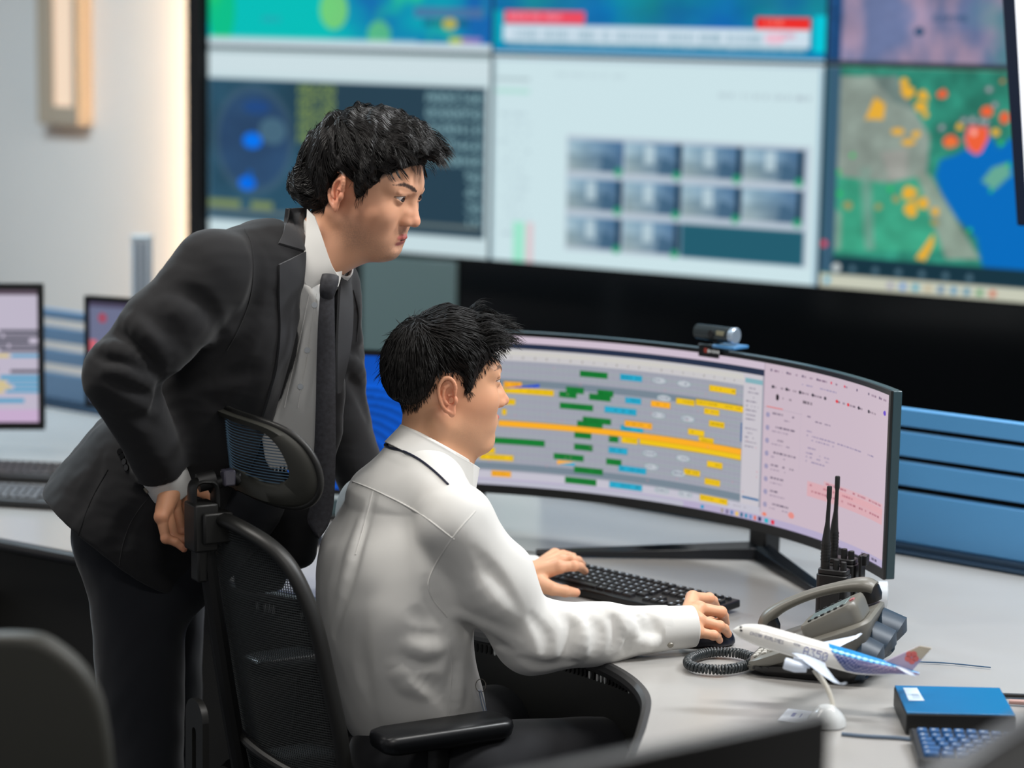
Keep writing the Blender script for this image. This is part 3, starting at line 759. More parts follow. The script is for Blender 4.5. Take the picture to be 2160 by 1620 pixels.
    # shaded rows, placed where the photograph shows them
    def bar(x0, y0, x1, y1, col, h=13):
        """bar from left-middle (x0,y0) to right-middle (x1,y1), photo pixels, h tall"""
        u0, v0 = px(x0, y0); u1, v1 = px(x1, y1); hh = h / 375 * .5; v = (v0 + v1) / 2
        c.rect(u0, v - hh - .004, u1, v + hh + .004, tuple(np.array(col) * .7), .6); c.rect(u0 + .0008, v - hh, u1 - .0008, v + hh, col)
        if x1 - x0 < 110: c.dashes(u0 + .003, v - .006, max(u1 - u0 - .006, .003), .010, tuple(np.array(col) * .55), R, .55)
    for (x0, y0, x1, y1) in ((1064, 797, 1565, 872), (1000, 972, 1558, 1058)):
        u0, v0 = px(x0, y0); u1, v1 = px(x1, y1); v = (v0 + v1) / 2; c.rect(0, v - .022, ua, v + .022, (.46, .52, .57))
    bars = [(G, [(1222, 788, 1281, 793), (1193, 821, 1231, 826), (1179, 831, 1216, 835), (1259, 828, 1293, 832), (1242, 837, 1288, 841), (1180, 855, 1251, 862),
                 (1228, 885, 1288, 891), (1217, 893, 1271, 900), (1211, 917, 1247, 921), (1283, 925, 1304, 928), (1020, 928, 1149, 936), (1210, 942, 1250, 946), (1167, 962, 1231, 968),
                 (1278, 973, 1310, 977), (1210, 990, 1271, 997), (1191, 1012, 1258, 1019)]),
            (B, [(1307, 795, 1354, 800), (1318, 843, 1352, 848), (1274, 864, 1342, 870), (1308, 903, 1356, 909), (1283, 949, 1323, 953), (1304, 988, 1362, 995), (1284, 1022, 1354, 1030)]),
            (Y, [(1495, 819, 1552, 826), (1425, 846, 1465, 850), (1466, 850, 1567, 862), (1484, 867, 1517, 871), (1494, 893, 1527, 898), (1450, 911, 1485, 914), (1472, 927, 1505, 932), (1490, 979, 1523, 983),
                 (1441, 995, 1476, 999), (1485, 1015, 1518, 1020), (1475, 1050, 1534, 1059), (1310, 927, 1345, 932), (1348, 933, 1562, 963), (1003, 948, 1044, 951), (1012, 963, 1083, 967), (1060, 846, 1087, 849), (1058, 868, 1068, 870), (1060, 823, 1168, 829)]),
            (OR, [(1372, 851, 1413, 856), (1317, 892, 1375, 901), (1050, 894, 1563, 952), (1036, 998, 1078, 1002), (1062, 811, 1100, 813)])]
    for col, L_ in bars:
        for q in L_:
            if False:
                n = 6
                for k in range(n):
                    f0, f1 = k / n, (k + 1) / n; bar(q[0] + (q[2] - q[0]) * f0 - 1, q[1] + (q[3] - q[1]) * f0, q[0] + (q[2] - q[0]) * f1 + 1, q[1] + (q[3] - q[1]) * f1, col, 15)
            else: bar(*q, col)
    u0, v0 = px(1062, 818); u1, v1 = px(1138, 814); c.poly([(u0, v0 + .004), (u1, v1 - .012), (u1, v1 + .012), (u0, v0 + .006)], BL)
    u0, v0 = px(1175, 975); u1, v1 = px(1212, 979); c.rect(u0, v0 - .014, u1, v0 + .014, OR); c.poly([(u0, v0 + .014), (u1, v0 - .01), (u1, v0 + .014)], B)
    for (X, Yp) in ((1390, 803), (1442, 810), (1388, 876), (1450, 884), (1370, 957), (1440, 967), (1373, 985), (1430, 999), (1395, 1035), (1445, 1043), (1400, 840)):
        u, v = px(X, Yp); c.ell(u, v, .014, .018, (.74, .76, .79)); c.dashes(u - .01, v - .006, .02, .010, (.40, .44, .52), R); c.ell(u, v, .015, .02, (.45, .62, .62), .6, ring=.12)
    for k in range(40):
        u, v = R.uniform(.05, .65), R.uniform(.18, .88); c.rect(u, v, u + .003, v + .01, (.80, .55, .60), .5)
    return c
def mfn(u, v):
    a = A1 - .009 - u * (A1 - A0 - .018); r = RM + .0015
    return np.stack([CM[0] + r * np.cos(a), CM[1] + r * np.sin(a), MZ1 - .009 - v * (MZ1 - MZ0 - .028)], 1)
M_screen2 = emat('monitor_picture', 1.0)
screen_mesh('screen', mon_pic(), mfn, M_screen2, mon)
# V-shaped foot and column
ap = PZ(1612, 1163, .752); e1 = PZ(1130, 1160, .7535); e2 = np.array([.665, 4.56, .7535])
ap = np.array([ap[0], ap[1], .7535])
M_foot = mat('stand_metal', (.035, .05, .07), rough=.22, spec=.6)
for e in (e1, e2):
    d = nrm(e - ap); n = np.array([-d[1], d[0], 0]); n = n if n @ (CM - ap[:2]).tolist().__class__([*(CM - ap[:2]), 0]) > 0 else -n
    b = MB(); b.loft([[ap + np.array([0, 0, -.011]) - n * .0, ap + n * .035 + np.array([0, 0, -.011]), ap + n * .03 + np.array([0, 0, .012]), ap + np.array([0, 0, .022])],
                      [e + np.array([0, 0, -.011]), e + n * .014 + np.array([0, 0, -.011]), e + n * .012 + np.array([0, 0, -.004]), e + np.array([0, 0, .002])]])
    b.build('stand_foot', M_foot, mon, bevel=.001)
nk = arcp(math.atan2(ap[1] - CM[1], ap[0] - CM[0]), RM + .055)
b = MB(); b.box((ap[0] + .0, ap[1] + .0, .873), (.055, .045, .252), frame((ap[0] - CM[0], ap[1] - CM[1], 0))); b.bar((ap[0], ap[1], 1.0), (nk[0], nk[1], 1.0), .06, .06)
b.build('stand_column', M_black, mon, bevel=.006)

# webcam clipped on the top edge
wa = 0.955
pw = P(1516, 738, arcp(math.radians(52), RM)[1])
# find the arc angle under the webcam
ba = min(angs, key=lambda a: abs(proj((*arcp(a, RM + .01), MZ1))[0] - 1522))
q = arcp(ba, RM + .008); R = frame((-math.sin(ba), math.cos(ba), 0)); R = np.stack([[math.sin(ba), -math.cos(ba), 0], [math.cos(ba), math.sin(ba), 0], [0, 0, 1]], 1)
wc = thing('webcam', 'silver and black cylinder webcam clipped on top of the wide monitor', 'webcam', (q[0], q[1], MZ1))
o_ = (q[0], q[1], MZ1)
Mc = mat('webcam_grey', (.22, .25, .26), rough=.25, metal=.5); Mcb = mat('webcam_black', (.03, .03, .035), rough=.25)
b = MB(R, o_); b.box((-.012, -.014, -.002), (.052, .006, .026)); b.box((-.012, .002, .004), (.052, .036, .005)); b.build('clip', Mcb, wc, bevel=.001)
b = MB(R, o_); b.box((.030, .004, .0105), (.058, .05, .007)); b.build('clip_pad', mat('clip_pad_blue', (.25, .47, .66), rough=.3), wc, bevel=.002)
b = MB(R, o_); b.box((-.018, -.0175, -.001), (.008, .001, .009)); b.build('clip_mark', mat('mark_red', (.55, .18, .12), rough=.5), wc, label='small red mark')
b = MB(R, o_)
for k, (w_) in enumerate((.006, .004, .004, .005, .004)): b.box((-.010 + .0065 * k, -.0175, -.0015), (w_ * .8, .0008, .005 if k % 2 else .0065))
b.build('clip_lettering', mat('letter_white', (.8, .82, .82), rough=.5), wc)
b = MB(R, o_); b.cyl((-.004, .002, .004), (-.004, .002, .02), .006); b.build('swivel', Mcb, wc)
b = MB(R, o_); b.tube([(-.058, 0, .034), (-.055, 0, .034), (-.01, 0, .034), (.04, 0, .034)], [.011, .0155, .0165, .0165], 24); b.build('webcam_barrel', Mc, wc)
b = MB(R, o_); b.tube([(.036, 0, .034), (.046, 0, .034), (.048, 0, .034)], [.0165, .0175, .015], 28); b.build('end_cap', mat('webcam_silver', (.66, .72, .78), rough=.3, metal=.6), wc)
b = MB(R, o_); b.cyl((-.006, -.012, .034), (-.006, -.0185, .034), .009, .008); b.build('lens', mat('lens_glass', (.02, .03, .03), rough=.05), wc)
b = MB(R, o_); b.box((.017, -.0145, .038), (.02, .004, .009)); b.build('badge', mat('badge_beige', (.50, .49, .40), rough=.4), wc)

# ================================================================== other monitors
def flat_monitor(name, label, c, w, h, yaw, pic, foot=True, tilt=0.0, depth=.02, bez=.009, zdesk=.742, bezel_m=None, bot=None):
    """c = centre of the screen glass; yaw = direction the screen faces (degrees, 0 = towards the camera)"""
    a = math.radians(yaw); f = np.array([math.sin(a), -math.cos(a), 0]); x = np.array([math.cos(a), math.sin(a), 0])
    R = np.stack([x, -f, [0, 0, 1]], 1) @ rotx(tilt)
    t = thing(name, label, 'monitor', (c[0], c[1], zdesk)); bm_ = bezel_m or M_black
    b = MB(R, c); b.box((0, depth / 2 + .002, 0), (w + 2 * bez, depth, h + 2 * bez)); b.box((0, depth + .015, -.02), (w * .6, .03, h * .6)); b.build('monitor_shell', bm_, t, bevel=.003)
    b = MB(R, c); bb = bot or bez
    for (cx, cz, sx, sz) in ((0, h / 2 + bez / 2, w + 2 * bez, bez), (0, -h / 2 - bb / 2, w + 2 * bez, bb), (-w / 2 - bez / 2, 0, bez, h), (w / 2 + bez / 2, 0, bez, h)): b.box((cx, 0, cz), (sx, .006, sz))
    b.build('bezel', bm_, t)
    if pic is not None:
        def fn(u, v): return np.asarray(c) + np.stack([(u - .5) * w, 0 * u - .0005, (.5 - v) * h], 1) @ R.T
        screen_mesh('screen', pic, fn, M_screen2, t)
    if foot:
        p = np.asarray(c) - f * .06; zb = c[2] - h * .2
        b = MB(); b.box((p[0], p[1], (zdesk + zb) / 2 + .01), (.05, .025, zb - zdesk), frame(x)); b.build('stand_column', M_darkgrey, t, bevel=.004)
        b = MB(frame(x), (p[0], p[1], zdesk)); b.prism(rrect(.24, .18, .03), 0, .012); b.build('stand_base', M_darkgrey, t, bevel=.003)
    return t
cB = Canvas(220, 130, (.0, .33, .72)); x, y = cB.grid()
cB.a = np.array([.0, .31, .74]) * (.75 + .35 * x[..., None]); 
for k in range(9):
    r_ = .10 + .085 * k; d = np.hypot((x - .45 - .012 * k) * 1.7, y - .78 - .03 * k) - r_; cB.a += ((d > 0) * np.exp(-d / .05))[..., None] * np.array([.0, .06, .12]) - ((d < 0) * np.exp(d / .05))[..., None] * np.array([.0, .07, .16])
bc = P(760, 870, 5.35)
flat_monitor('blue_screen_monitor', 'monitor with plain bright blue swirled screen between the two men', (bc[0] + .0, 5.35, P(760, 736, 5.35)[2] - .168), .55, .31, -12, cB, bez=.012)
def sched(seed, bg=(.74, .71, .78)):
    c = Canvas(180, 120, bg); R = random.Random(seed); c.rect(0, 0, 1, .04, (.35, .30, .35))
    D_ = (.25, .26, .31); Bc = (.22, .60, .76); Yc = (.84, .76, .42)
    for k, (yy, x0, seq) in enumerate(((.26, .62, (Bc,)), (.30, .60, (D_, D_)), (.335, .62, (D_, D_)), (.37, .60, (D_, D_)), (.405, .64, (D_, D_)), (.44, .62, (D_, D_)), (.485, .66, (Yc, Bc)), (.55, .58, (D_,)), (.585, .60, (D_,)), (.60, .86, (D_,)),
                                       (.645, .60, (Yc, Bc)), (.68, .64, (Yc, Bc)), (.715, .66, (Yc, Bc)), (.75, .62, (Yc, Bc)), (.82, .56, (Yc, Bc)))):
        xx = x0
        for col in seq: w = .17 + .05 * R.random(); c.rect(xx, yy, xx + w, yy + .026, col, .85); xx += w + .012
    c.rect(0, .9, 1, 1, (.78, .66, .80), .8)
    return c
cc = P(22, 757, 5.95)
flat_monitor('office_monitor', 'monitor with black frame at left edge showing pale timetable', (cc[0] - .18, 5.93, 1.012), .50, .335, 6, sched(3), bez=.014, bot=.018)
cR = Canvas(180, 110, (.42, .44, .50)); R_ = random.Random(2); cR.rect(0, 0, 1, .05, (.30, .28, .32)); cR.ell(.09, .16, .03, .05, (.62, .30, .33)); cR.ell(.22, .30, .03, .06, (.85, .62, .60)); cR.rect(.0, .38, .05, .5, (.80, .4, .4))
cR.a[:, :, 2] += .05; cR.rect(0, .55, 1, 1, (.34, .46, .60), .5)
c2 = P(330, 745, 6.05)
flat_monitor('office_monitor', 'monitor partly behind the standing man, in front of the silver post', (c2[0] + .02, 6.05, 1.002), .44, .26, -22, cR, bez=.013)

# ================================================================== keyboards and mice
M_key = mat('key_black', (.06, .062, .07), rough=.4); M_kb = mat('keyboard_body', (.035, .036, .04), rough=.35); M_legend = mat('key_legend', (.62, .66, .70), rough=.5)
M_keyg = mat('key_grey', (.30, .30, .31), rough=.5)
def keyboard(label, corner, d, L=.445, Wd=.145, z=.7415, km=None, bm_=None, tilt=.05, legend=True):
    """corner = far left corner on the desk, d = direction along the rows"""
    d = nrm((d[0], d[1], 0)); n = np.array([d[1], -d[0], 0])            # n points towards the typist
    R = np.stack([d, -n, [0, 0, 1]], 1) @ rotx(tilt); o = np.array([corner[0], corner[1], z + .012 + .0])
    t = thing('keyboard', label, 'keyboard', (corner[0], corner[1], z))
    b = MB(R, o); 
    b.prism([(0, 0), (L, 0), (L, -Wd + .02), (L - .02, -Wd), (0.01, -Wd), (0, -Wd + .01)], -.004, .012); b.build('keyboard_body', bm_ or M_kb, t, bevel=.003)
    for sx in (.04, L - .04):
        b = MB(); p = o + R @ np.array([sx, -.012, -.004]); b.box((p[0], p[1], (p[2] + z) / 2), (.02, .012, max(p[2] - z, .004))); b.build('rear_foot', M_black, t)
    k = MB(R, o); g = MB(R, o); rr = random.Random(5)
    def key(x, y, w, h=.0155):
        V = [(x, y, .012), (x + w, y, .012), (x + w, y - h, .012), (x, y - h, .012), (x + .0015, y - .001, .0175), (x + w - .0015, y - .001, .0175), (x + w - .0015, y - h + .002, .0168), (x + .0015, y - h + .002, .0168)]
        k.add(V, [(4, 5, 6, 7), (0, 4, 7, 3), (1, 2, 6, 5), (0, 1, 5, 4), (3, 7, 6, 2)])
        if legend:
            u = x + .004; v = y - .005; s = .0036 + rr.random() * .0014
            g.add([(u, v, .0178), (u + s, v, .0178), (u + s, v - s, .0177), (u, v - s, .0177)], [(0, 3, 2, 1)])
    for r in range(6):
        y = -.012 - r * .0195 - (.004 if r else 0); x = .010 + (0, 0, .008, .011, .016, 0)[r]; e = .288
        if r == 5:
            for w in (.024, .02, .02, .10, .02, .02, .02, .024): key(x, y, w); x += w + .0025
        else:
            if r in (2, 3, 4): key(.010, y, x - .010 + .012); x += .0155
            while x + .0165 < e: key(x, y, .0165); x += .0192
            key(x, y, max(e + .006 - x, .012))
        for q in range(3):
            if r in (0, 1, 2) or (r == 5) or (r == 4 and q == 1): key(.304 + q * .0192, y, .0165)
        if r:
            for q in range(4): key(.366 + q * .0185, y, .016)
        else:
            for q in range(4): key(.366 + q * .0185, y, .012, .008)
    k.build('keys', km or M_key, t, smooth=None)
    if legend: g.build('key_legends', M_legend, t, smooth=None)
    return t
kd = np.array([.72, -.695, 0]); kc = PZ(1236, 1195, .76) - kd * .04
keyboard('black keyboard with white legends under the hands of the seated man', kc, kd)
keyboard('grey keyboard on the left desk, the farther one', PZ(-90, 972, .76), (1, -.13, 0), km=M_keyg, bm_=M_darkgrey, legend=False)
keyboard('grey keyboard on the left desk, the nearer one', PZ(-110, 1018, .76), (1, -.2, 0), km=M_keyg, bm_=M_darkgrey, legend=False)
keyboard('black keyboard with blue light coloured into its keys behind the blue box at lower right', PZ(1918, 1542, .76), (1, -.06, 0), km=mat('key_blue_light', (.03, .29, .50), rough=.3), bm_=M_kb, legend=True)  # blue light is put into the colour of the keys
def mouse(label, p, yaw, m, L=.105, Wd=.062, H=.036):
    t = thing('computer_mouse', label, 'mouse', (p[0], p[1], .7415)); R = rotz(yaw)
    def f(q):
        q = (q - np.array([p[0], p[1], .7415])) @ R
        d = ell(q, (0, 0, .004), (L / 2, Wd / 2, H)); return smax(d, -(q[:, 2] - .001), .004)
    lo = np.array([p[0] - .07, p[1] - .07, .735]); sdf_obj('mouse_shell', f, lo, lo + np.array([.14, .14, .06]), .003, m, t, slack=4)
    b = MB(R, (p[0], p[1], .7415)); b.tube([(L * .16, 0, H * .98 + .001), (L * .30, 0, H * .84 + .003)], .004, 10); b.build('scroll_wheel', M_black_soft, t)
    return t
pm = PZ(1492, 1338, .76)
mouse('dark blue black mouse under the right hand of the seated man', pm, math.radians(10), mat('mouse_dark_blue', (.06, .08, .14), rough=.3))
pm2 = PZ(642, 1133, .76)
mouse('black mouse on the desk between the chair headrest and the seated man', pm2, math.radians(60), M_black, L=.11)

# ================================================================== two handheld radios in their charger
def radio(label, px, pyt, Y, zbase=.752, H=.325, yaw=-25):
    p = P(px, pyt, Y); zt = p[2]; x0, y0 = p[0], p[1]
    t = thing('handheld_radio', label, 'radio', (x0, y0, zbase), 'handheld radios')
    a = math.radians(yaw); R = rotz(a); o = np.array([x0, y0, zbase]); h = zt - zbase
    zb = h - .152
    b = MB(R, o + np.array([0.008, 0, 0]))
    b.prism(rrect(.060, .036, .009), 0, zb - .012); b.prism(rrect(.056, .032, .009), zb - .012, zb - .002); b.build('radio_body', M_black, t, bevel=.002)
    b = MB(R, o + np.array([0.008, 0, 0])); b.box((.0, -.0185, zb * .42), (.036, .004, zb * .5)); b.build('front_panel', M_darkgrey, t, bevel=.001)
    b = MB(R, o); b.tube([(-.009, 0, zb - .004), (-.009, 0, zb + .04), (-.009, 0, zb + .055), (-.0075, 0, zb + .085), (-.0065, 0, zb + .125), (-.0065, 0, zb + .130), (-.0065, 0, zb + .150), (-.0065, 0, h)],
                         [.0085, .0088, .0072, .0042, .0036, .0048, .0048, .0040], 16); b.build('antenna', M_black_soft, t)
    b = MB(R, o); 
    for k in range(6): b.tube([(-.009, 0, zb + .012 + .006 * k), (-.009, 0, zb + .015 + .006 * k)], .0093, 14)
    b.build('antenna_rib', M_black, t)
    for kx, kh in ((.012, .016), (.026, .013)):
        b = MB(R, o); b.tube([(kx, 0, zb - .004), (kx, 0, zb + kh)], [.0062, .0055], 14); b.build('knob', M_black_soft, t, bevel=.001)
    return t, R, o
radio('black handheld radio standing nearer, shorter looking of the two antennas', 1757, 1026, 4.36)
radio('black handheld radio standing behind the other, its antenna reaching higher', 1774, 1005, 4.43)
ch = thing('radio_charger', 'black charging stand holding the two handheld radios behind the phone', 'charger', (P(1770, 1100, 4.4)[0], 4.4, .741))
cx = P(1768, 1100, 4.395)[0]
b = MB(rotz(-.4), (cx + .008, 4.40, .7415)); b.prism(rrect(.11, .15, .02), 0, .010); b.build('charger_base', M_black, ch, bevel=.003)
for yy in (4.345, 4.455):
    b = MB(rotz(-.4), (cx + .008, yy, .7415)); b.box((0, 0, .035), (.062, .006, .06)); b.build('charger_wall', M_black, ch, bevel=.002)
b = MB(rotz(-.4), (cx + .05, 4.41, .7415)); b.box((0, 0, .075), (.006, .03, .15)); b.box((.003, .0, .14), (.016, .022, .02)); b.build('belt_clip', M_black, ch, bevel=.002)
# ================================================================== desk telephone
M_ph = mat('phone_grey', (.42, .41, .38), rough=.38, spec=.5); M_phd = mat('phone_dark', (.10, .10, .105), rough=.35)
M_phb = mat('phone_blue_grey', (.16, .22, .28), rough=.45, spec=.4); M_pbtn = mat('phone_button', (.72, .71, .68), rough=.5)
M_lcd = mat('lcd_grey', (.50, .56, .56), rough=.15, spec=.8)
a_ = nrm((.95, -.31, 0)); w_ = np.array([-a_[1], a_[0], 0]); PO = np.array([.412, 4.095, .7415]); PR = np.stack([a_ * .93, w_ * .92, [0, 0, 1]], 1)
ph = thing('desk_phone', 'grey office desk phone with keypad, tilted display and curly cord', 'phone', tuple(PO))
PL, PW = .232, .215
def SL(x, y, z): return PO + PR @ np.array([x, y, z])
# body: inclined top, rounded plan, hollow wedge look
def body_ring(z_fn, inset, hh):
    pts = rrect(PL - 2 * inset, PW - 2 * inset, .035 - inset * .3, 6)
    return [np.array([x + PL / 2, y + PW / 2, z_fn(x + PL / 2) + hh]) for x, y in pts]
inc = lambda x: .008 + .40 * x
b = MB(PR, PO); b.loft([body_ring(lambda x: .001, .018, 0), body_ring(lambda x: .010 + .05 * x, .003, 0), body_ring(lambda x: .006 + .06 * x, 0, .012)]); b.build('phone_base', M_phd, ph)
b = MB(PR, PO); b.loft([body_ring(lambda x: .012 + .10 * x, .014, 0), body_ring(inc, .004, -.006), body_ring(inc, 0, .004), body_ring(inc, .001, .012), body_ring(inc, .008, .017)]); b.build('phone_body', M_ph, ph)
th = math.atan(.40); PR2 = PR @ roty(-th)
def on(x, y, h=0): return SL(x, y, inc(x) + .017) + PR2 @ np.array([0, 0, h])
def pad(mb, x, y, sx, sy, h, hz=0):
    c = on(x, y, hz + h / 2); mb.box(c, (sx, sy, h), PR2)
# display housing, tilted more steeply than the body
D0 = on(.105, 0, .002); PR3 = PR2 @ roty(-.12)
b = MB(PR3, on(.112, .072, .0)); b.loft([[np.array([x, y, z]) for x, y in rrect(.118 * k, .108 * k, .02, 5)] for z, k in ((-.012, .97), (.012, 1.0), (.020, .985), (.024, .95))])
for i, v in enumerate(b.V): b.V[i] = v + PR3 @ np.array([.055, -.0, 0])
b.build('display_housing', M_ph, ph)
HC = on(.112, .072, .0) + PR3 @ np.array([.055, 0, .024])
b = MB(PR3, HC); b.box((-.004, .006, .0008), (.078, .058, .0018)); b.build('display', M_lcd, ph, bevel=.001)
b = MB(PR3, HC)
for k in range(6): b.box((-.038 + .0135 * k, -.032, .0015), (.007, .005, .003))
b.build('soft_buttons', M_phd, ph, bevel=.0006)
b = MB(PR3, HC)
for k in range(5): b.box((-.036 + .0155 * k, .043, .0015), (.007, .006, .003))
b.build('line_buttons', M_phd, ph, bevel=.0006)
b = MB(PR3, HC); b.box((.047, -.012, .0012), (.008, .014, .0024)); b.build('message_lamp', mat('lamp_pink', (.72, .42, .44), rough=.3), ph, label='small reddish lamp')
b = MB()
for r in range(4):
    for q in range(3): pad(b, .020 + .0155 * r, .020 + .019 * q, .0095, .0125, .0035)
for r in range(5): pad(b, .022 + .014 * r, .090, .008, .010, .0025)
for r in range(4): pad(b, .030 + .014 * r, .112, .008, .010, .0025)
b.build('keypad', M_pbtn, ph, bevel=.0008)
b = MB(PR, PO)
for z in (0, .008, .016): b.box((.02 + z * 1.6, -.001, .017 + z * .1), (.004, .003, .003))
b.build('side_jack', M_black, ph)
# stepped blue-grey supports at the back of the phone
for k, (x, y, z, r) in enumerate(((.222, .050, .044, .048), (.234, .108, .056, .050), (.244, .165, .068, .050))):
    b = MB(PR, PO); b.tube([(x - .05, y, .02 if k else .012), (x - .02, y, z * .75), (x + .0, y, z), (x + .016, y, z - .006), (x + .022, y, z - .012)], [r * .75, r * .95, r, r * .86, r * .45], 14, flat=.80)
    for i, v in enumerate(b.V):
        if v[2] < .7425: v[2] = .7425
    b.build('rear_support', M_phb, ph)
# handset along the far side
hp = [on(.004, .178, .018), on(.02, .180, .036), on(.055, .182, .047), on(.11, .183, .051), on(.165, .182, .047), on(.205, .180, .038), on(.222, .178, .026)]
hs = thing('phone_handset', 'grey curved phone handset resting on the far side of the desk phone', 'handset', tuple(hp[0]))
b = MB(); pp = catmull(hp, 5); rr = catmull([[.017], [.0205], [.0165], [.0150], [.0165], [.0225], [.020]], 5)[:, 0]
b.tube(pp, rr, 18, flat=.62, up=(0, 0, 1)); b.build('grip', M_ph, hs)
for p, x in ((on(.018, .180, .022), 0), (on(.212, .180, .020), 1)):
    b = MB(PR2, p); b.tube([(0, 0, -.016), (0, 0, -.006), (0, 0, .010)], [.017, .021, .020], 20); b.build('earpiece' if x else 'mouthpiece', M_phd, hs)
# curly cord: coils wound about a loop on the desk
cpts = [PZ(1590, 1388, .752), PZ(1555, 1378, .752), PZ(1500, 1376, .752), PZ(1463, 1386, .752), PZ(1451, 1398, .752), PZ(1466, 1408, .752), PZ(1515, 1413, .752), PZ(1560, 1408, .752), PZ(1592, 1396, .753), SL(.012, .02, .02)]
cl = catmull(cpts, 40); T = np.gradient(cl, axis=0); sl = np.r_[0, np.cumsum(np.linalg.norm(np.diff(cl, axis=0), axis=1))]
tot = sl[-1]; n = 1500; ss = np.linspace(0, tot, n); C_ = np.stack([np.interp(ss, sl, cl[:, k]) for k in range(3)], 1)
T = np.gradient(C_, axis=0); T /= np.linalg.norm(T, axis=1)[:, None]; U_ = np.cross(T, [0, 0, 1]); U_ /= np.linalg.norm(U_, axis=1)[:, None]; Vv = np.cross(U_, T)
phs = ss / .0062 * 2 * math.pi; coil = C_ + .0068 * (np.cos(phs)[:, None] * U_ + np.sin(phs)[:, None] * Vv) + np.array([0, 0, .0005])
b = MB(); b.tube(coil, .0025, 6); b.build('curly_cord', mat('cord_grey', (.16, .18, .19), rough=.35), ph, smooth=60)
b = MB(); b.tube(catmull([SL(.0, .03, .02), PZ(1598, 1372, .76), PZ(1612, 1362, .765), SL(.01, .16, .02)], 8), .0016, 6); b.build('thin_cord', M_black, ph)
# thin cable lying on the desk behind the keyboard
b = MB(); b.tube(catmull([PZ(1065, 1172, .7435), PZ(1110, 1164, .7435), PZ(1160, 1172, .7435), PZ(1236, 1188, .7435)], 10), .0018, 6)
tag(b.build('cable', mat('cable_grey', (.35, .34, .31), rough=.5)), 'thin grey cable on the desk running to the black keyboard', 'cable')
b = MB(); b.tube(catmull([PZ(1880, 1394, .7435), PZ(1935, 1396, .7435), PZ(2000, 1399, .7435), PZ(2090, 1408, .7435)], 10), .0012, 6)
tag(b.build('cable', mat('cable_blue', (.22, .34, .46), rough=.5)), 'thin blue cable on the desk right of the grey phone', 'cable')
b = MB(); b.tube(catmull([PZ(1775, 1548, .7435), PZ(1830, 1553, .7435), PZ(1890, 1556, .7435), PZ(1925, 1560, .7435)], 10), .003, 6)
tag(b.build('cable', mat('cable_dusty', (.35, .42, .50), rough=.5)), 'blurred grey blue cable between model plane base and blue box', 'cable')
# white tape roll standing behind the phone
tr = PZ(1843, 1300, .742); b = MB(frame((1, -.1, 0)), (tr[0] + .012, tr[1] + .04, .7715)); b.tube([(0, 0, 0), (.018, 0, 0)], .030, 28, cap=False); b.tube([(.0, 0, 0), (.018, 0, 0)], .020, 28, cap=False)
b.tube([(.001, 0, 0), (.0015, 0, 0)], .030, 28)
tp = thing('tape_roll', 'white round tape roll peeking out behind the phone handset', 'tape roll', (tr[0], tr[1] + .03, .742))
b.build('roll', mat('tape_white', (.88, .90, .92), rough=.35), tp)
b = MB(frame((1, -.1, 0)), (tr[0] + .012, tr[1] + .04, .7715)); b.tube([(-.0015, .0, 0), (.0195, 0, 0)], [.008, .008], 20); b.build('roll_core', mat('tape_blue', (.15, .60, .80), rough=.4), tp)

# ================================================================== model airliner on its stand
pl = thing('model_airplane', 'white model airliner with blue checked tail section on a curved stand', 'model airplane', (.5, 3.83, .742))
ND = P(1547, 1324, 3.92); TD = P(1935, 1436, 3.855)
ax = nrm(TD - ND); Lp = np.linalg.norm(TD - ND); side = nrm(np.cross(ax, (0, 0, 1))); side = side if side[1] < 0 else -side   # towards the camera
upv = np.cross(side, ax); upv = upv if upv[2] > 0 else -upv
AR = np.stack([ax, side, upv], 1)      # local x nose to tail, y towards the camera, z up
M_pw = mat('plane_paint', (.85, .83, .82), rough=.25, attr='col', coat=.3)
prof = [(0, .001, -.0045), (.006, .0066, -.003), (.018, .0125, -.0012), (.04, .0172, 0), (.065, .0186, 0), (.19, .0186, 0), (.225, .0165, .0015), (.25, .0130, .0045), (.275, .0080, .0085), (Lp, .0022, .012)]
pr = catmull(prof, 8); V = []; Cc = []; ns = 40
for x, r, z in pr:
    for k in range(ns):
        a = 2 * math.pi * k / ns; V.append(ND + AR @ np.array([x, r * math.cos(a), z + r * math.sin(a)]))
# finer rings for the painted pattern
xs = np.linspace(0, Lp, 260); rr_ = np.interp(xs, pr[:, 0], pr[:, 1]); zz = np.interp(xs, pr[:, 0], pr[:, 2])
V = []; Cc = []
for x, r, z in zip(xs, rr_, zz):
    for k in range(64):
        a = 2 * math.pi * k / 64; V.append(ND + AR @ np.array([x, r * math.cos(a), z + r * math.sin(a)]))
        s_ = math.sin(a); col = (.87, .86, .84)
        bx = .180 - .022 * s_
        if x > bx:
            ck = (int(x / .0036) + int((a + 9) * r / .0036)) % 2
            fade = min(1, (x - bx) / .11)
            if s_ > .62: col = (.0, .52, .80) if (int(x / .005) % 2 or s_ > .85) else (.42, .80, .94)
            elif s_ < -.72: col = (.86, .85, .86)
            else: col = tuple(np.array((.10, .20, .45) if ck else (.42, .46, .64)) * (1 - fade) + np.array((.60, .50, .66) if ck else (.80, .70, .76)) * fade)
        Cc.append(col)
n_ = len(xs); V = np.array(V); Qs = []
for i in range(n_ - 1):
    for k in range(64): Qs.append((i * 64 + k, i * 64 + (k + 1) % 64, (i + 1) * 64 + (k + 1) % 64, (i + 1) * 64 + k))
me = mesh_fast('fuselage', V, Qs); set_col(me, s2l(np.array(Cc))); link('fuselage', me, M_pw, pl, smooth=True)
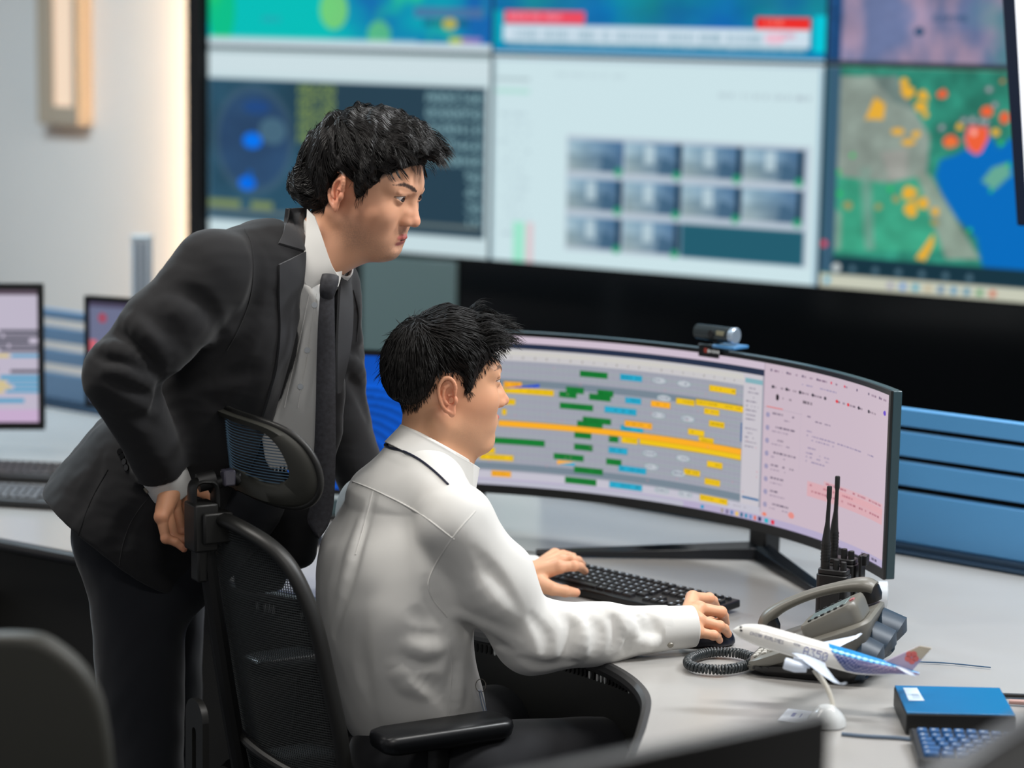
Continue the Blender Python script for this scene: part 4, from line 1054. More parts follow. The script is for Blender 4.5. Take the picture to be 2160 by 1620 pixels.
def airfoil(mb, stations):
    """stations: (centre, chord, thickness)"""
    rings = []
    for c, ch_, t in stations:
        rings.append([np.array(c) + np.array([ch_ * u, 0, t * w]) for u, w in ((0, 0), (.1, .5), (.4, .8), (.75, .45), (1, 0), (.75, -.2), (.4, -.45), (.1, -.35))])
    return mb.loft(rings)
M_wing = mat('wing_white', (.80, .84, .90), rough=.25, coat=.3)
for sg in (1, -1):
    b = MB(AR, ND); airfoil(b, [((.098, .008 * sg, -.010), .062, .006), ((.125, .05 * sg, -.006), .040, .004), ((.162, .112 * sg, -.003), .022, .0026), ((.184, .146 * sg, .000), .013, .002), ((.194, .156 * sg, .003), .008, .0015), ((.202, .160 * sg, .009), .004, .001)])
    b.build('wing', M_wing, pl, smooth=60)
    b = MB(AR, ND); b.tube([(.098, .050 * sg, -.020), (.100, .050 * sg, -.020), (.118, .050 * sg, -.020), (.136, .050 * sg, -.0185)], [.0085, .0098, .0098, .006], 20); b.box((.125, .050 * sg, -.011), (.03, .002, .012)); b.build('engine', M_wing, pl, smooth=50)
    b = MB(AR, ND); airfoil(b, [((Lp - .042, .004 * sg, .014), .028, .003), ((Lp - .022, .034 * sg, .017), .016, .002), ((Lp - .012, .050 * sg, .020), .008, .001)]); b.build('tailplane', M_wing, pl, smooth=60)
# fin with a red flower mark
fin = [(Lp - .062, .014), (Lp - .012, .058), (Lp + .008, .060), (Lp - .012, .015)]
b = MB(AR, ND); b.add([np.array([x, y, z]) for y in (-.0016, .0016) for x, z in fin], [(0, 1, 2, 3), (7, 6, 5, 4)] + [(i, i + 4, (i + 1) % 4 + 4, (i + 1) % 4) for i in range(4)])
b.build('fin', mat('fin_lilac', (.72, .66, .76), rough=.3), pl, bevel=.0008)
b = MB(AR, ND); tipf = [(Lp - .030, .042), (Lp - .012, .058), (Lp + .008, .060), (Lp - .003, .037)]
b.add([np.array([x, y, z]) for y in (-.0019, .0019) for x, z in tipf], [(0, 1, 2, 3), (7, 6, 5, 4)] + [(i, i + 4, (i + 1) % 4 + 4, (i + 1) % 4) for i in range(4)]); b.build('fin_tip', mat('fin_beige', (.76, .71, .62), rough=.3), pl)
b = MB(AR, ND)
for k in range(5):
    an = 2 * math.pi * k / 5; cx_, cz_ = Lp - .019 + .0065 * math.cos(an), .036 + .0065 * math.sin(an)
    ring0 = [np.array([cx_ + .0052 * math.cos(t), y, cz_ + .0052 * math.sin(t)]) for y in (.0013, .0026) for t in [6.283 * i / 14 for i in range(14)]]
    b.add(ring0, [tuple(range(14)), tuple(range(27, 13, -1))] + [(i, i + 14, (i + 1) % 14 + 14, (i + 1) % 14) for i in range(14)])
b.build('flower_mark', mat('mark_coral', (.85, .42, .40), rough=.4), pl, label='coral red flower mark')
# cockpit windows and lettering
b = MB(AR, ND)
for (x, a) in ((.012, 50), (.014, 20)):
    r = np.interp(x, pr[:, 0], pr[:, 1]); z = np.interp(x, pr[:, 0], pr[:, 2]); an = math.radians(a)
    c = np.array([x, (r + .0004) * math.cos(an), z + (r + .0004) * math.sin(an)]); b.box(c, (.004, .003, .003), rotx(an))
b.build('cockpit_window', M_black, pl)
def letters(name, txt, x0, ang, h, col, gap=.35, it=False):
    b = MB(AR, ND); x = x0; px_ = h / 7
    for ch_ in txt:
        g = _FONT.get(ch_, _FONT[' '])
        for r in range(7):
            row = int(g[2 * r:2 * r + 2], 16)
            for k in range(5):
                if row >> (4 - k) & 1:
                    P4 = []
                    for (du, dv) in ((0, 0), (1, 0), (1, 1), (0, 1)):
                        xx = x + (k + du) * px_ * .8; a2 = math.radians(ang) + (3.5 - r - dv) * px_ / .0186
                        R0 = np.interp(xx, pr[:, 0], pr[:, 1]) + .0003; z0 = np.interp(xx, pr[:, 0], pr[:, 2]); P4.append(np.array([xx, R0 * math.cos(a2), z0 + R0 * math.sin(a2)]))
                    b.add(P4, [(0, 1, 2, 3)])
        x += 6 * px_ * .8
    b.build(name, col, pl, smooth=None)
M_ink = mat('plane_ink', (.30, .32, .46), rough=.4); M_inkl = mat('plane_ink_light', (.52, .52, .64), rough=.4)
letters('small_lettering', 'CHINA AIRLINES', .030, 14, .0060, M_ink); letters('registration', 'A350', .104, 22, .0040, M_ink); letters('type_lettering', 'A350', .122, 2, .0155, M_inkl)
# curved stand
sp = [ND + AR @ np.array([.150, .0, -.016]), P(1745, 1452, 3.84), P(1757, 1490, 3.83), P(1752, 1520, 3.82), P(1742, 1548, 3.815)]
sp[0][:] = P(1718, 1412, 3.85)
b = MB(); b.tube(catmull(sp, 6), catmull([[.007], [.0065], [.0062], [.0085], [.014]], 6)[:, 0], 14, flat=.6); b.build('stand_arm', mat('stand_cream', (.80, .78, .73), rough=.3), pl)
bp_ = P(1742, 1556, 3.81); b = MB(); b.tube([(bp_[0], bp_[1], .7417), (bp_[0], bp_[1], .752), (bp_[0], bp_[1], .762), (bp_[0], bp_[1], .772)], [.032, .031, .024, .013], 32); b.build('stand_base', mat('stand_white', (.82, .83, .83), rough=.15), pl)

# ================================================================== blue box, card, pens
bx = thing('storage_box', 'flat black box with blue screen reflection coloured on its top and white sticker', 'box', (.72, 3.93, .742))
c1, c2_, c3, c4 = PZ(1912, 1503, .778), PZ(2143, 1508, .778), PZ(2110, 1450, .778), PZ(1886, 1445, .778)
b = MB(); T4 = [c1, c2_, c3, c4]
b.add([np.array([p[0], p[1], .7417]) for p in T4] + [np.array([p[0], p[1], .7755]) for p in T4], [(3, 2, 1, 0), (4, 5, 6, 7)] + [(i, (i + 1) % 4, (i + 1) % 4 + 4, i + 4) for i in range(4)]); b.build('box_body', mat('box_black', (.035, .035, .035), rough=.5), bx, bevel=.002)
b = MB(); cen = sum(T4) / 4
b.add([cen + (np.array([p[0], p[1], .7755]) - cen) * np.array([.99, .99, 1]) for p in T4] + [cen + (np.array([p[0], p[1], .778]) - cen) * np.array([.99, .99, 1]) for p in T4], [(3, 2, 1, 0), (4, 5, 6, 7)] + [(i, (i + 1) % 4, (i + 1) % 4 + 4, i + 4) for i in range(4)])
b.build('box_lid', mat('lid_blue_reflection', (.0, .40, .61), rough=.22, spec=.6), bx, bevel=.001)  # lid colour carries the blue reflection of a screen
s4 = [PZ(1917, 1478, .7786), PZ(1950, 1478, .7786), PZ(1934, 1451, .7786), PZ(1905, 1451, .7786)]
b = MB(); b.add(s4 + [p + np.array([0, 0, .0003]) for p in s4], [(3, 2, 1, 0), (4, 5, 6, 7)] + [(i, (i + 1) % 4, (i + 1) % 4 + 4, i + 4) for i in range(4)]); st = b.build('sticker', mat('sticker_white', (.74, .80, .86), rough=.5), bx)
b = MB()
for k in range(3):
    f = .55 + .13 * k; A_ = s4[3] * (1 - f) + s4[0] * f + np.array([.003, 0, .0006]); B_ = s4[2] * (1 - f) + s4[1] * f + np.array([-.004, 0, .0006]); b.bar(A_ * .7 + B_ * .3, B_, .0016, .0003)
b.build('sticker_print', mat('print_grey', (.42, .50, .58), rough=.5), st)
pn = thing('pen', 'dark pen with pinkish tip lying behind the blue box', 'pen', tuple(PZ(2150, 1482, .746)))
b = MB(); b.tube([PZ(2128, 1480, .7465), PZ(2185, 1483, .7465)], .0045, 12); b.build('pen_tip', mat('pen_pink', (.70, .55, .52), rough=.4), pn); b = MB(); b.tube([PZ(2185, 1483, .7465), PZ(2280, 1488, .7465)], .005, 12); b.build('pen_barrel', M_black, pn)
b = MB(); b.bar(PZ(2112, 1466, .745), PZ(2260, 1472, .745), .008, .006); tag(b.build('ruler', M_black, bevel=.001), 'narrow black ruler lying behind the pen near the blue box', 'ruler')
k4 = [PZ(1640, 1519, .744), PZ(1722, 1527, .744), PZ(1735, 1503, .744), PZ(1662, 1496, .744)]
b = MB(); b.add(k4 + [p + np.array([0, 0, .0012]) for p in k4], [(3, 2, 1, 0), (4, 5, 6, 7)] + [(i, (i + 1) % 4, (i + 1) % 4 + 4, i + 4) for i in range(4)]); cd = b.build('paper_card', mat('card_white', (.82, .84, .88), rough=.5)); tag(cd, 'small white card with blue marks on desk beside model plane stand', 'card')
for (f, w) in ((.28, .006), (.48, .002)):
    b = MB(); m = k4[0] * (1 - f) + k4[1] * f; m2 = k4[3] * (1 - f) + k4[2] * f; b.bar(m * .6 + m2 * .4 + np.array([0, 0, .0014]), m * .3 + m2 * .7 + np.array([0, 0, .0014]), w, .0004); b.build('card_mark', mat('mark_blue', (.35, .38, .62), rough=.5), cd)

# ================================================================== near, out of focus: two monitors and a chair back
def near_monitor(label, R_, L_, zt, h, label_m, far):
    R_ = np.array([R_[0], R_[1], zt]); d = nrm(np.array([L_[0] - R_[0], L_[1] - R_[1], 0])); n = np.array([-d[1], d[0], 0]); n = n if n[1] > 0 else -n
    w = .60; c = R_ + d * w / 2 - np.array([0, 0, h / 2]); Rm = np.stack([d, -n, [0, 0, 1]], 1) if np.linalg.det(np.stack([d, -n, [0, 0, 1]], 1)) > 0 else np.stack([-d, -n, [0, 0, 1]], 1)
    t = thing('monitor', label, 'monitor', (c[0], c[1], .742), None)
    b = MB(Rm, c); b.box((0, 0, 0), (w, .022, h)); b.build('monitor_shell', label_m, t, bevel=.004)
    b = MB(Rm, c); b.box((0, .018, -.02), (w * .55, .03, h * .5)); b.build('rear_housing', M_black, t, bevel=.008)
    b = MB(Rm, c); b.box((0, -.0118, 0), (w - .02, .002, h - .02)); b.build('screen', mat('screen_off', (.03, .03, .035), rough=.2), t)
    b = MB(Rm, (c[0], c[1], 0)); b.box((0, .03, (.742 + c[2]) / 2), (.06, .03, c[2] - .745)); b.build('stand_column', M_darkgrey, t, bevel=.004)
    b = MB(Rm, (c[0], c[1], .742)); b.prism(rrect(.24, .18, .03), 0, .012); b.build('stand_base', M_darkgrey, t, bevel=.003)
M_near = mat('near_shell', (.07, .068, .066), rough=.4)
near_monitor('blurred dark monitor at bottom of photo, nearer the middle', P(1738, 1500, 2.27), P(1240, 1620, 2.10), P(1738, 1500, 2.27)[2], .36, M_near, 0)
near_monitor('blurred dark monitor in the bottom right corner, beside the keyboard with blue tinted keys', P(2300, 1418, 2.12), P(1990, 1620, 1.855), P(2160, 1510, 2.0)[2], .36, mat('near_shell_blue', (.09, .095, .105), rough=.3), 0)
# desk under the near monitors
b = MB(); b.prism([(-.75, 1.55), (1.6, 1.55), (1.6, 2.38), (-.75, 2.38)], .712, .7405); nd = thing('desk', 'grey desk below the photo carrying the two blurred dark monitors', 'desk', (0.3, 1.95, 0)); b.build('desk_top', M_desk, nd, smooth=None)
for (x, y) in ((-.65, 1.65), (1.5, 1.65), (-.65, 2.28), (1.5, 2.28)):
    b = MB(); b.box((x, y, .356), (.05, .05, .711)); b.build('desk_leg', M_darkgrey, nd)
# hanging display seen at the upper right
hd = thing('hanging_display', 'dark framed display hanging at the upper right edge, white screen', 'display', tuple(P(2250, 200, 5.3)))
f4 = [P(2110, -40, 5.3), P(2144, 476, 5.3), P(2560, 505, 4.95), P(2540, -60, 4.95)]; g4 = [P(2146, -40, 5.28), P(2170, 440, 5.28), P(2540, 465, 4.93), P(2520, -60, 4.93)]
dn = nrm(np.cross(f4[1] - f4[0], f4[2] - f4[1])); dn = dn if dn[1] > 0 else -dn
b = MB(); b.add(f4 + [p + dn * .045 for p in f4], [(0, 1, 2, 3), (7, 6, 5, 4)] + [(i, i + 4, (i + 1) % 4 + 4, (i + 1) % 4) for i in range(4)]); b.build('display_case', mat('case_navy', (.035, .10, .20), rough=.35), hd, bevel=.004)
g4 = [p - dn * ((p - f4[0]) @ dn + .002) for p in g4]
b = MB(); b.add(g4 + [p + dn * .0015 for p in g4], [(0, 1, 2, 3), (7, 6, 5, 4)] + [(i, i + 4, (i + 1) % 4 + 4, (i + 1) % 4) for i in range(4)]); b.build('screen', mat('white_screen', (.9, .9, .92), emit=(.93, .95, .98), estr=1.0), hd)
tc = (f4[0] + f4[3]) / 2; b = MB(); b.bar((tc[0] + .02, tc[1] + .05, tc[2] - .25), (tc[0] + .02, tc[1] + .05, 3.0), .05, .05, (1, 0, 0)); b.build('ceiling_pole', M_darkgrey, hd)
# ================================================================== office chair of the seated man
CF = nrm((.87, .5, 0)); CL = np.array([CF[1], -CF[0], 0]); CC = np.array([-.52, 4.15, 0])
CR = np.stack([CF, -CL, [0, 0, 1]], 1)
M_chair = mat('chair_plastic', (.105, .105, .10), rough=.45); M_chair_d = mat('chair_plastic_dark', (.045, .045, .047), rough=.5)
M_olive = mat('chair_olive', (.19, .19, .17), rough=.5); M_mesh = mat('mesh_cord', (.19, .205, .21), rough=.6); M_meshb = mat('mesh_cord_blue', (.25, .35, .43), rough=.55)
def cp(f, l, z, C0=CC): return C0 + CF * f + CL * l + np.array([0, 0, z])
def lean(z): return .15 * (1.0 - z) + .10 * max(0, .75 - z) ** 2
def backpt(l, z, d=0.0, hw=.235, cv=.085):
    return cp(lean(z) + cv * (l / hw) ** 2 + d, l, z)
def make_chair(label, BP, outline, head, zmid):
    t = thing('office_chair', label, 'chair', tuple(CC))
    # frame of the backrest follows the outline (l, z)
    o2 = catmull_closed(outline, 8); path = [BP(l, z) for l, z in o2]; path.append(path[0]); path.append(path[1])
    b = MB(); b.tube(path, .0165, 12, cap=False, flat=.75, up=None); b.build('back_frame', M_chair, t, smooth=60)
    b = MB(); zs = np.arange(min(p[1] for p in outline) + .012, max(p[1] for p in outline) - .008, .0046)
    for z in zs:
        xs = []
        for i in range(len(o2)):
            p, q = o2[i], o2[(i + 1) % len(o2)]
            if (p[1] - z) * (q[1] - z) < 0: xs.append(p[0] + (q[0] - p[0]) * (z - p[1]) / (q[1] - p[1]))
        if len(xs) >= 2: b.tube([BP(l, z, .004) for l in np.linspace(min(xs), max(xs), 22)], .0018, 4, flat=.5)
    for l in np.linspace(-.21, .21, 90):
        zz = []
        for i in range(len(o2)):
            p, q = o2[i], o2[(i + 1) % len(o2)]
            if (p[0] - l) * (q[0] - l) < 0: zz.append(p[1] + (q[1] - p[1]) * (l - p[0]) / (q[0] - p[0]))
        if len(zz) >= 2: b.tube([BP(l, z, .0055) for z in np.linspace(min(zz), max(zz), 14)], .0011, 3)
    b.build('back_mesh', M_mesh, t, smooth=None)
    return t
OUT = [(0, 1.0), (.10, .992), (.175, .955), (.212, .87), (.226, .75), (.232, .62), (.215, .53), (.12, .505), (0, .50), (-.12, .505), (-.215, .53), (-.232, .62), (-.226, .75), (-.212, .87), (-.175, .955), (-.10, .992)]
chair = make_chair('black mesh office chair with headrest, behind the seated man', backpt, OUT, True, .75)
# central spine, bracket with hook, headrest arm
b = MB(); b.tube([cp(lean(z) - .022, -.0, z) for z in np.linspace(.98, .50, 12)], [.020] * 12, 10, flat=.8, up=None); b.build('spine', M_chair_d, chair)
def cbox(mb, f, l, z, sf, sl, sz): return mb.box(cp(f, l, z), (sf, sl, sz), CR)
b = MB(); cbox(b, -.026, .01, .985, .045, .052, .085); cbox(b, -.008, .028, .985, .055, .035, .055); cbox(b, -.031, .012, .925, .018, .036, .075); b.build('bracket', M_chair, chair, bevel=.004)
b = MB(); hk = [cp(-.040, .004, 1.02), cp(-.040, .004, 1.050), cp(-.034, .006, 1.062), cp(-.018, .010, 1.064), cp(-.004, .014, 1.056), cp(-.002, .016, 1.02)]
b.tube(catmull(hk, 4), .0055, 12, flat=3.3, up=CL); b.build('hook', M_chair, chair, smooth=60)
HP = lambda l, z, d=0.0: cp(.042 + .088 * (l / .17) ** 2 + .12 * (1.12 - z) + d, l, z)
b = MB(); b.tube(catmull([cp(-.01, .0, 1.050), cp(.015, .01, 1.062), cp(.035, .015, 1.068), HP(.02, 1.06, -.006)], 5), .013, 12, flat=.9); b.tube([cp(-.03, .005, 1.06), cp(.0, .01, 1.066)], .017, 12); b.build('headrest_arm', M_chair_d, chair)
b = MB(); cbox(b, .02, .02, 1.069, .022, .022, .028); b.build('clear_clip', mat('clear_clip', (.34, .33, .38), rough=.15), chair, bevel=.003, label='clear plastic clip')
def ring_shell(name, outer, inner, HPf, th, m, par, n=10):
    o2 = catmull_closed(outer, n); i2 = catmull_closed(inner, n); R_ = []
    for k in range(len(o2) + 1):
        a, c = o2[k % len(o2)], i2[k % len(i2)]; m1 = (a * .85 + c * .15); m2 = a * .15 + c * .85
        R_.append([HPf(*a, -th * .1), HPf(*m1, -th), HPf(*m2, -th * .9), HPf(*c, -th * .2), HPf(*c, th * .4), HPf(*a, th * .5)])
    b = MB(); b.loft(R_, cap=False); return b.build(name, m, par, smooth=60)
HO = [(0, 1.180), (.09, 1.172), (.135, 1.150), (.157, 1.110), (.159, 1.065), (.140, 1.035), (.10, 1.028), (0, 1.040), (-.10, 1.028), (-.140, 1.035), (-.159, 1.065), (-.157, 1.110), (-.135, 1.150), (-.09, 1.172)]
HI = [(0, 1.168), (.08, 1.160), (.108, 1.142), (.122, 1.112), (.125, 1.088), (.112, 1.072), (.085, 1.066), (0, 1.076), (-.085, 1.066), (-.112, 1.072), (-.125, 1.088), (-.122, 1.112), (-.108, 1.142), (-.08, 1.160)]
hr = ring_shell('headrest', HO, HI, HP, .013, M_olive, chair)
b = MB(); o2 = catmull_closed(HI, 8)
for z in np.arange(1.068, 1.166, .0052):
    xs = [o2[i][0] + (o2[(i + 1) % len(o2)][0] - o2[i][0]) * (z - o2[i][1]) / (o2[(i + 1) % len(o2)][1] - o2[i][1]) for i in range(len(o2)) if (o2[i][1] - z) * (o2[(i + 1) % len(o2)][1] - z) < 0]
    if len(xs) >= 2: b.tube([HP(l, z, 0) for l in np.linspace(min(xs), max(xs), 20)], .0018, 4, flat=.5)
b.build('headrest_mesh', M_meshb, hr, smooth=None)
b = MB(); b.tube([HP(l, z, .006) for l, z in np.vstack([catmull_closed(HO, 8), HO[:1]])], .0065, 8, cap=False); b.build('headrest_piping', M_chair, hr, smooth=60)
# seat, mechanism, base, arms
st_ = cp(.30, 0, .455)
b = MB(CR, st_); b.loft([[(x, y, z) for x, y in rrect(.47 * k, .48 * k, .11, 6)] for z, k in ((-.035, .88), (-.02, .99), (.01, 1.0), (.028, .95), (.032, .8))]); b.build('seat', mat('seat_fabric', (.05, .05, .055), rough=.9, bump=.3, bscale=900), chair)
b = MB(); cbox(b, .22, 0, .395, .30, .16, .05); b.bar(cp(.12, 0, .40), cp(.02, 0, .52), .09, .04); b.build('tilt_mechanism', M_chair_d, chair, bevel=.01)
b = MB(); b.cyl(cp(.30, 0, .11), cp(.30, 0, .39), .028, .028); b.build('gas_column', M_chair_d, chair)
for k in range(5):
    a = .5 + k * 2 * math.pi / 5; e = cp(.30, 0, 0) + np.array([.31 * math.cos(a), .31 * math.sin(a), .075])
    b = MB(); b.tube([cp(.30, 0, .11), e], [.028, .018], 10, flat=.7); lg = b.build('base_leg', M_chair_d, chair)
    b = MB(); w = np.array([-math.sin(a), math.cos(a), 0]); 
    for s_ in (-1, 1): b.cyl(e * [1, 1, 0] + np.array([0, 0, .030]) + w * .006 * s_, e * [1, 1, 0] + np.array([0, 0, .030]) + w * .022 * s_, .029)
    b.cyl(e * [1, 1, 0] + np.array([0, 0, .03]), e, .006); b.build('caster', M_black, lg)
for sg in (1, -1):
    b = MB(); pth = [cp(.26, .205 * sg, .40), cp(.27, .265 * sg, .42), cp(.30, .275 * sg, .50), cp(.31, .272 * sg, .62)]
    b.tube(catmull(pth, 5), .021, 12, flat=.7, up=CL); b.build('arm_post', M_chair_d, chair)
    b = MB(CR, cp(.315, .272 * sg, .636)); b.loft([[(x, y, z) for x, y in rrect((.262) * k, .084 * k2, .026, 5)] for z, k, k2 in ((-.018, .90, .8), (-.010, .98, .95), (.004, 1, 1), (.013, .985, .96), (.017, .93, .82))])
    b.build('armrest', mat('armrest_pad', (.075, .08, .09), rough=.35), chair, smooth=50)
# slotted upright plate behind the lower back
b = MB(); pz = lambda l, z: cp(-.055, l, z)
outer = [(l, z) for l, z in rrect(.078, .46, .034, 5)]; inner = [(l, z) for l, z in rrect(.018, .36, .0085, 5)]
R_ = []
for k in range(len(outer) + 1):
    a, c = outer[k % len(outer)], inner[k % len(inner)]
    R_.append([cp(-.062, .0 + a[0] + .062, a[1] + .46), cp(-.062, c[0] + .062, c[1] + .46), cp(-.050, c[0] + .062, c[1] + .46), cp(-.050, a[0] + .062, a[1] + .46)])
b.loft(R_, cap=False); b.build('slotted_plate', M_chair, chair)
b = MB(); cbox(b, -.0, .03, .33, .11, .03, .05); b.build('plate_mount', M_chair_d, chair)
b = MB(); b.tube(catmull([backpt(l, .60 - .25 * (l + .02), -.012) for l in (-.02, .05, .12, .19)], 6), .010, 10); b.build('lumbar_piping', M_chair, chair)

# blurred chair back in the left foreground
fc = P(40, 1400, 2.95); fcx, fcy = fc[0], fc[1]
t = thing('office_chair', 'blurred dark chair back at the bottom left corner', 'chair', (fcx, fcy, 0))
b = MB(); prof_ = [(-.20, .62), (-.215, .80), (-.20, .95), (-.16, 1.035), (-.08, 1.065), (0, 1.072), (.04, 1.062), (.085, 1.02), (.108, .95), (.118, .80), (.12, .62)]
z0 = P(60, 1345, 2.95)[2] - 1.072
pf = catmull(prof_, 5); b.loft([[(fcx - .0 + x, fcy + .03 * (x / .15) ** 2 + o, z + z0) for o in (0,)] + [(fcx + x * .99, fcy + .035 + .03 * (x / .15) ** 2, z * .998 + z0)] for x, z in pf], cap=False, closed=False)
o2 = [(fcx + x, z + z0) for x, z in pf]
b = MB(); n = len(o2); b.add([(x, fcy + .10 * (x - fcx) ** 2, z) for x, z in o2] + [(x, fcy + .045 + .10 * (x - fcx) ** 2, z) for x, z in o2], [tuple(range(n)), tuple(range(2 * n - 1, n - 1, -1))] + [(i, i + n, (i + 1) % n + n, (i + 1) % n) for i in range(n)])
b.build('backrest', mat('chair_back_olive', (.16, .16, .135), rough=.55), t, bevel=.012, seg=3)
b = MB(); b.bar((fcx - .05, fcy + .05, .40), (fcx - .05, fcy + .05, .75), .05, .04, (1, 0, 0)); b.build('back_bar', M_chair_d, t)
b = MB(np.eye(3), (fcx - .05, fcy + .28, .45)); b.loft([[(x, y, z) for x, y in rrect(.46 * k, .46 * k, .1, 5)] for z, k in ((-.03, .9), (0, 1), (.03, .93))]); b.build('seat', M_chair_d, t)
b = MB(); b.cyl((fcx - .05, fcy + .26, .1), (fcx - .05, fcy + .26, .43), .028); b.build('gas_column', M_chair_d, t)
for k in range(5):
    a = .5 + k * 2 * math.pi / 5; b = MB(); b.tube([(fcx - .05, fcy + .26, .10), (fcx - .05 + .3 * math.cos(a), fcy + .26 + .3 * math.sin(a), .03)], [.026, .028], 8); b.build('base_leg', M_chair_d, t)
# ================================================================== people: shared shapes
EYE = (.0765, .0315, .0262)
SKIN = np.array([.86, .65, .52])
def mirror(p): q = p.copy(); q[:, 1] = np.abs(q[:, 1]); return q
def head_sdf(q, o):
    """q: points in head space (x forward, y left, z up, origin between the ear holes, metres)"""
    m = mirror(q)
    d = ell(m, (-.014, 0, .044), (.097, .076, .082))
    d = sm(d, ell(m, (.030, 0, .030), (.060, .0655, .075)), .02)
    d = sm(d, ell(m, (.028, 0, -.035), (.055, .053, .055)), .03)
    cz = o.get('cz', 0.0)
    d = sm(d, cone(m, (.000, .050, -.048 + cz * .5), (.070, .016, -.086 + cz), .0135, .0135), .028)          # jaw line
    d = sm(d, ell(m, (.074, 0, -.084 + cz), (.0185, .020, .0155)), .018)                           # chin
    d = sm(d, ell(m, (.070, 0, -.050), (.026, .030, .028)), .02)                              # mouth region
    d = sm(d, ell(m, (.057, .043, -.004), (.026, .021, .021)), .022)                          # cheek bone
    d = sm(d, ell(m, (.044, .032, -.030), (.028, .0205, .032)), .035)
    d = sm(d, cone(m, (.0865, .008, .043), (.068, .047, .043), .0095, .009), .016)            # brow
    d = smax(d, -ell(m, (.0975, .0315, .0272), (.0125, .0175, .0100)), .013)                  # socket
    d = smax(d, -ell(m, (.026, .083, .028), (.035, .010, .03)), .02)                          # temple
    nt = o.get('nose', .1145); nz = o.get('nz', 0.0)
    d = sm(d, cone(m, (.0845, 0, .032), (nt - .0070, 0, -.0075 + nz), .0070, .0080), .011)         # bridge
    d = sm(d, ell(m, (nt - .024, .0075, -.006 + nz), (.0150, .0105, .0130)), .010)
    d = sm(d, ell(m, (nt - .006, 0, -.0125 + nz), (.0098, .0092, .0082)), .007)
    d = sm(d, ell(m, (nt - .0170, .0120, -.0155 + nz), (.0110, .0064, .0070)), .0075)               # wings
    d = smax(d, -ell(m, (nt - .0125, .0062, -.0228 + nz), (.0055, .0030, .0042)), .002)
    op = o.get('open', .002)
    # eye: ball, upper and lower lid
    e = np.array(EYE); ball = np.linalg.norm(m - e, axis=1)
    lid = ball - .0136; zz = m[:, 2] - e[2]; yy = m[:, 1] - e[1]
    slit = np.abs(zz - .0010 - .08 * yy) - o.get('eye', .0040) * np.clip(1 - (yy / .0142) ** 2, 0, 1) + .0002
    lid = smax(lid, -slit * .8, .0012)
    lid = smax(lid, -(ball - .0119), .0008)
    d = sm(d, lid, .0035)
    d = np.where((slit < .0006) & (ball < .0155) & (m[:, 0] > e[0] + .002), np.maximum(d, -(ball - .0117 + 0)), d)
    d = smax(d, -(np.maximum(np.maximum(slit, ball - .0165), e[0] + .003 - m[:, 0])), .0012)
    d = sm(d, ball - .0116, .0004)
    d = sm(d, cone(m, (.0885, .0205, .0372), (.0825, .0445, .0372), .0026, .0020), .006)      # upper lid fold
    # lips
    lx = o.get('lip', .0955)
    up = sm(sm(cone(m, (lx, -.001, -.0412), (lx - .0005, .005, -.0402), .0034, .0036), cone(m, (lx - .0005, .0050, -.0402), (lx - .006, .0130, -.0420), .0036, .0034), .003), cone(m, (lx - .006, .0130, -.0420), (lx - .0190, .0262, -.0428), .0034, .0014), .004)
    lo_ = sm(cone(m, (lx - .0030, 0, -.0500 - op), (lx - .0075, .011, -.0492 - op), .0050, .0044), cone(m, (lx - .0075, .011, -.0492 - op), (lx - .0195, .0258, -.0434), .0044, .0016), .004)
    d = sm(d, up, .0035); d = sm(d, lo_, .0035)
    cut = cone(m, (lx + .004, 0, -.0452 - op * .4), (lx - .0165, .0252, -.0430), .0007 + op * .35, .0005)
    d = smax(d, -cut, .0010)
    d = smax(d, -cone(m, (lx + .0035, 0, -.0275), (lx + .0045, 0, -.0345), .0010, .0014), .006) # philtrum
    d = smax(d, -ell(m, (lx + .001, 0, -.0625 + cz * .5), (.005, .016, .0040)), .010)
    # neck
    nb = o['neckb']; na = o.get('necka', (-.018, 0, -.045))
    d = sm(d, cone(q, na, nb, o.get('neckr', .053), o.get('neckr', .053) + .006), .022)
    if 'throat' in o: d = sm(d, cone(q, (.028, 0, -.075), o['throat'], .034, .040), .03)
    d = sm(d, cone(m, (-.022, .052, -.035), tuple(np.array(nb) * .7 + np.array([.02, .015, 0])), .013, .012), .02)   # neck muscle
    # ear
    c = np.array([-.008, .0765, .004]); Re = rotz(o.get('earrot', .42)) @ roty(-.12)
    es = o.get('ears', 1.0); w = ((m - c) @ Re) / np.array([es, 1, 1.04])
    s2 = (1, 1, 1)
    disc = ell(w, (-.004, .004, .004), (.0185, .0060, .0300)); disc = smax(disc, w[:, 0] - .012, .004)
    ear = smax(disc, -ell(w, (.000, .0115, .000), (.0120, .0080, .0205)), .002)
    hx = catmull([(.010, .006, .006), (.012, .008, .020), (.004, .009, .0315), (-.008, .0105, .0320), (-.0175, .012, .022), (-.0195, .012, .008), (-.016, .011, -.006), (-.009, .009, -.018), (.001, .006, -.0250)], 3)
    for i in range(len(hx) - 1): ear = sm(ear, cone(w, hx[i], hx[i + 1], .0030, .0030), .0016)
    ah = catmull([(.003, .006, .0225), (-.007, .008, .0170), (-.0115, .009, .006), (-.0095, .009, -.004), (-.0035, .008, -.0100)], 2)
    for i in range(len(ah) - 1): ear = sm(ear, cone(w, ah[i], ah[i + 1], .0024, .0024), .003)
    ear = sm(ear, ell(w, (.0025, .0035, -.0235), (.0070, .0035, .0090)), .004)               # lobe
    ear = sm(ear, ell(w, (.0105, .0045, -.0045), (.0042, .0045, .0062)), .003)               # tragus
    ear = sm(ear, cone(w, (.009, .002, .006), (-.002, .006, .004), .0022, .0018), .003)
    ear = smax(ear, -ell(w, (.0020, .005, -.0045), (.0052, .008, .0060)), .002)
    far = np.abs(ear) > .02
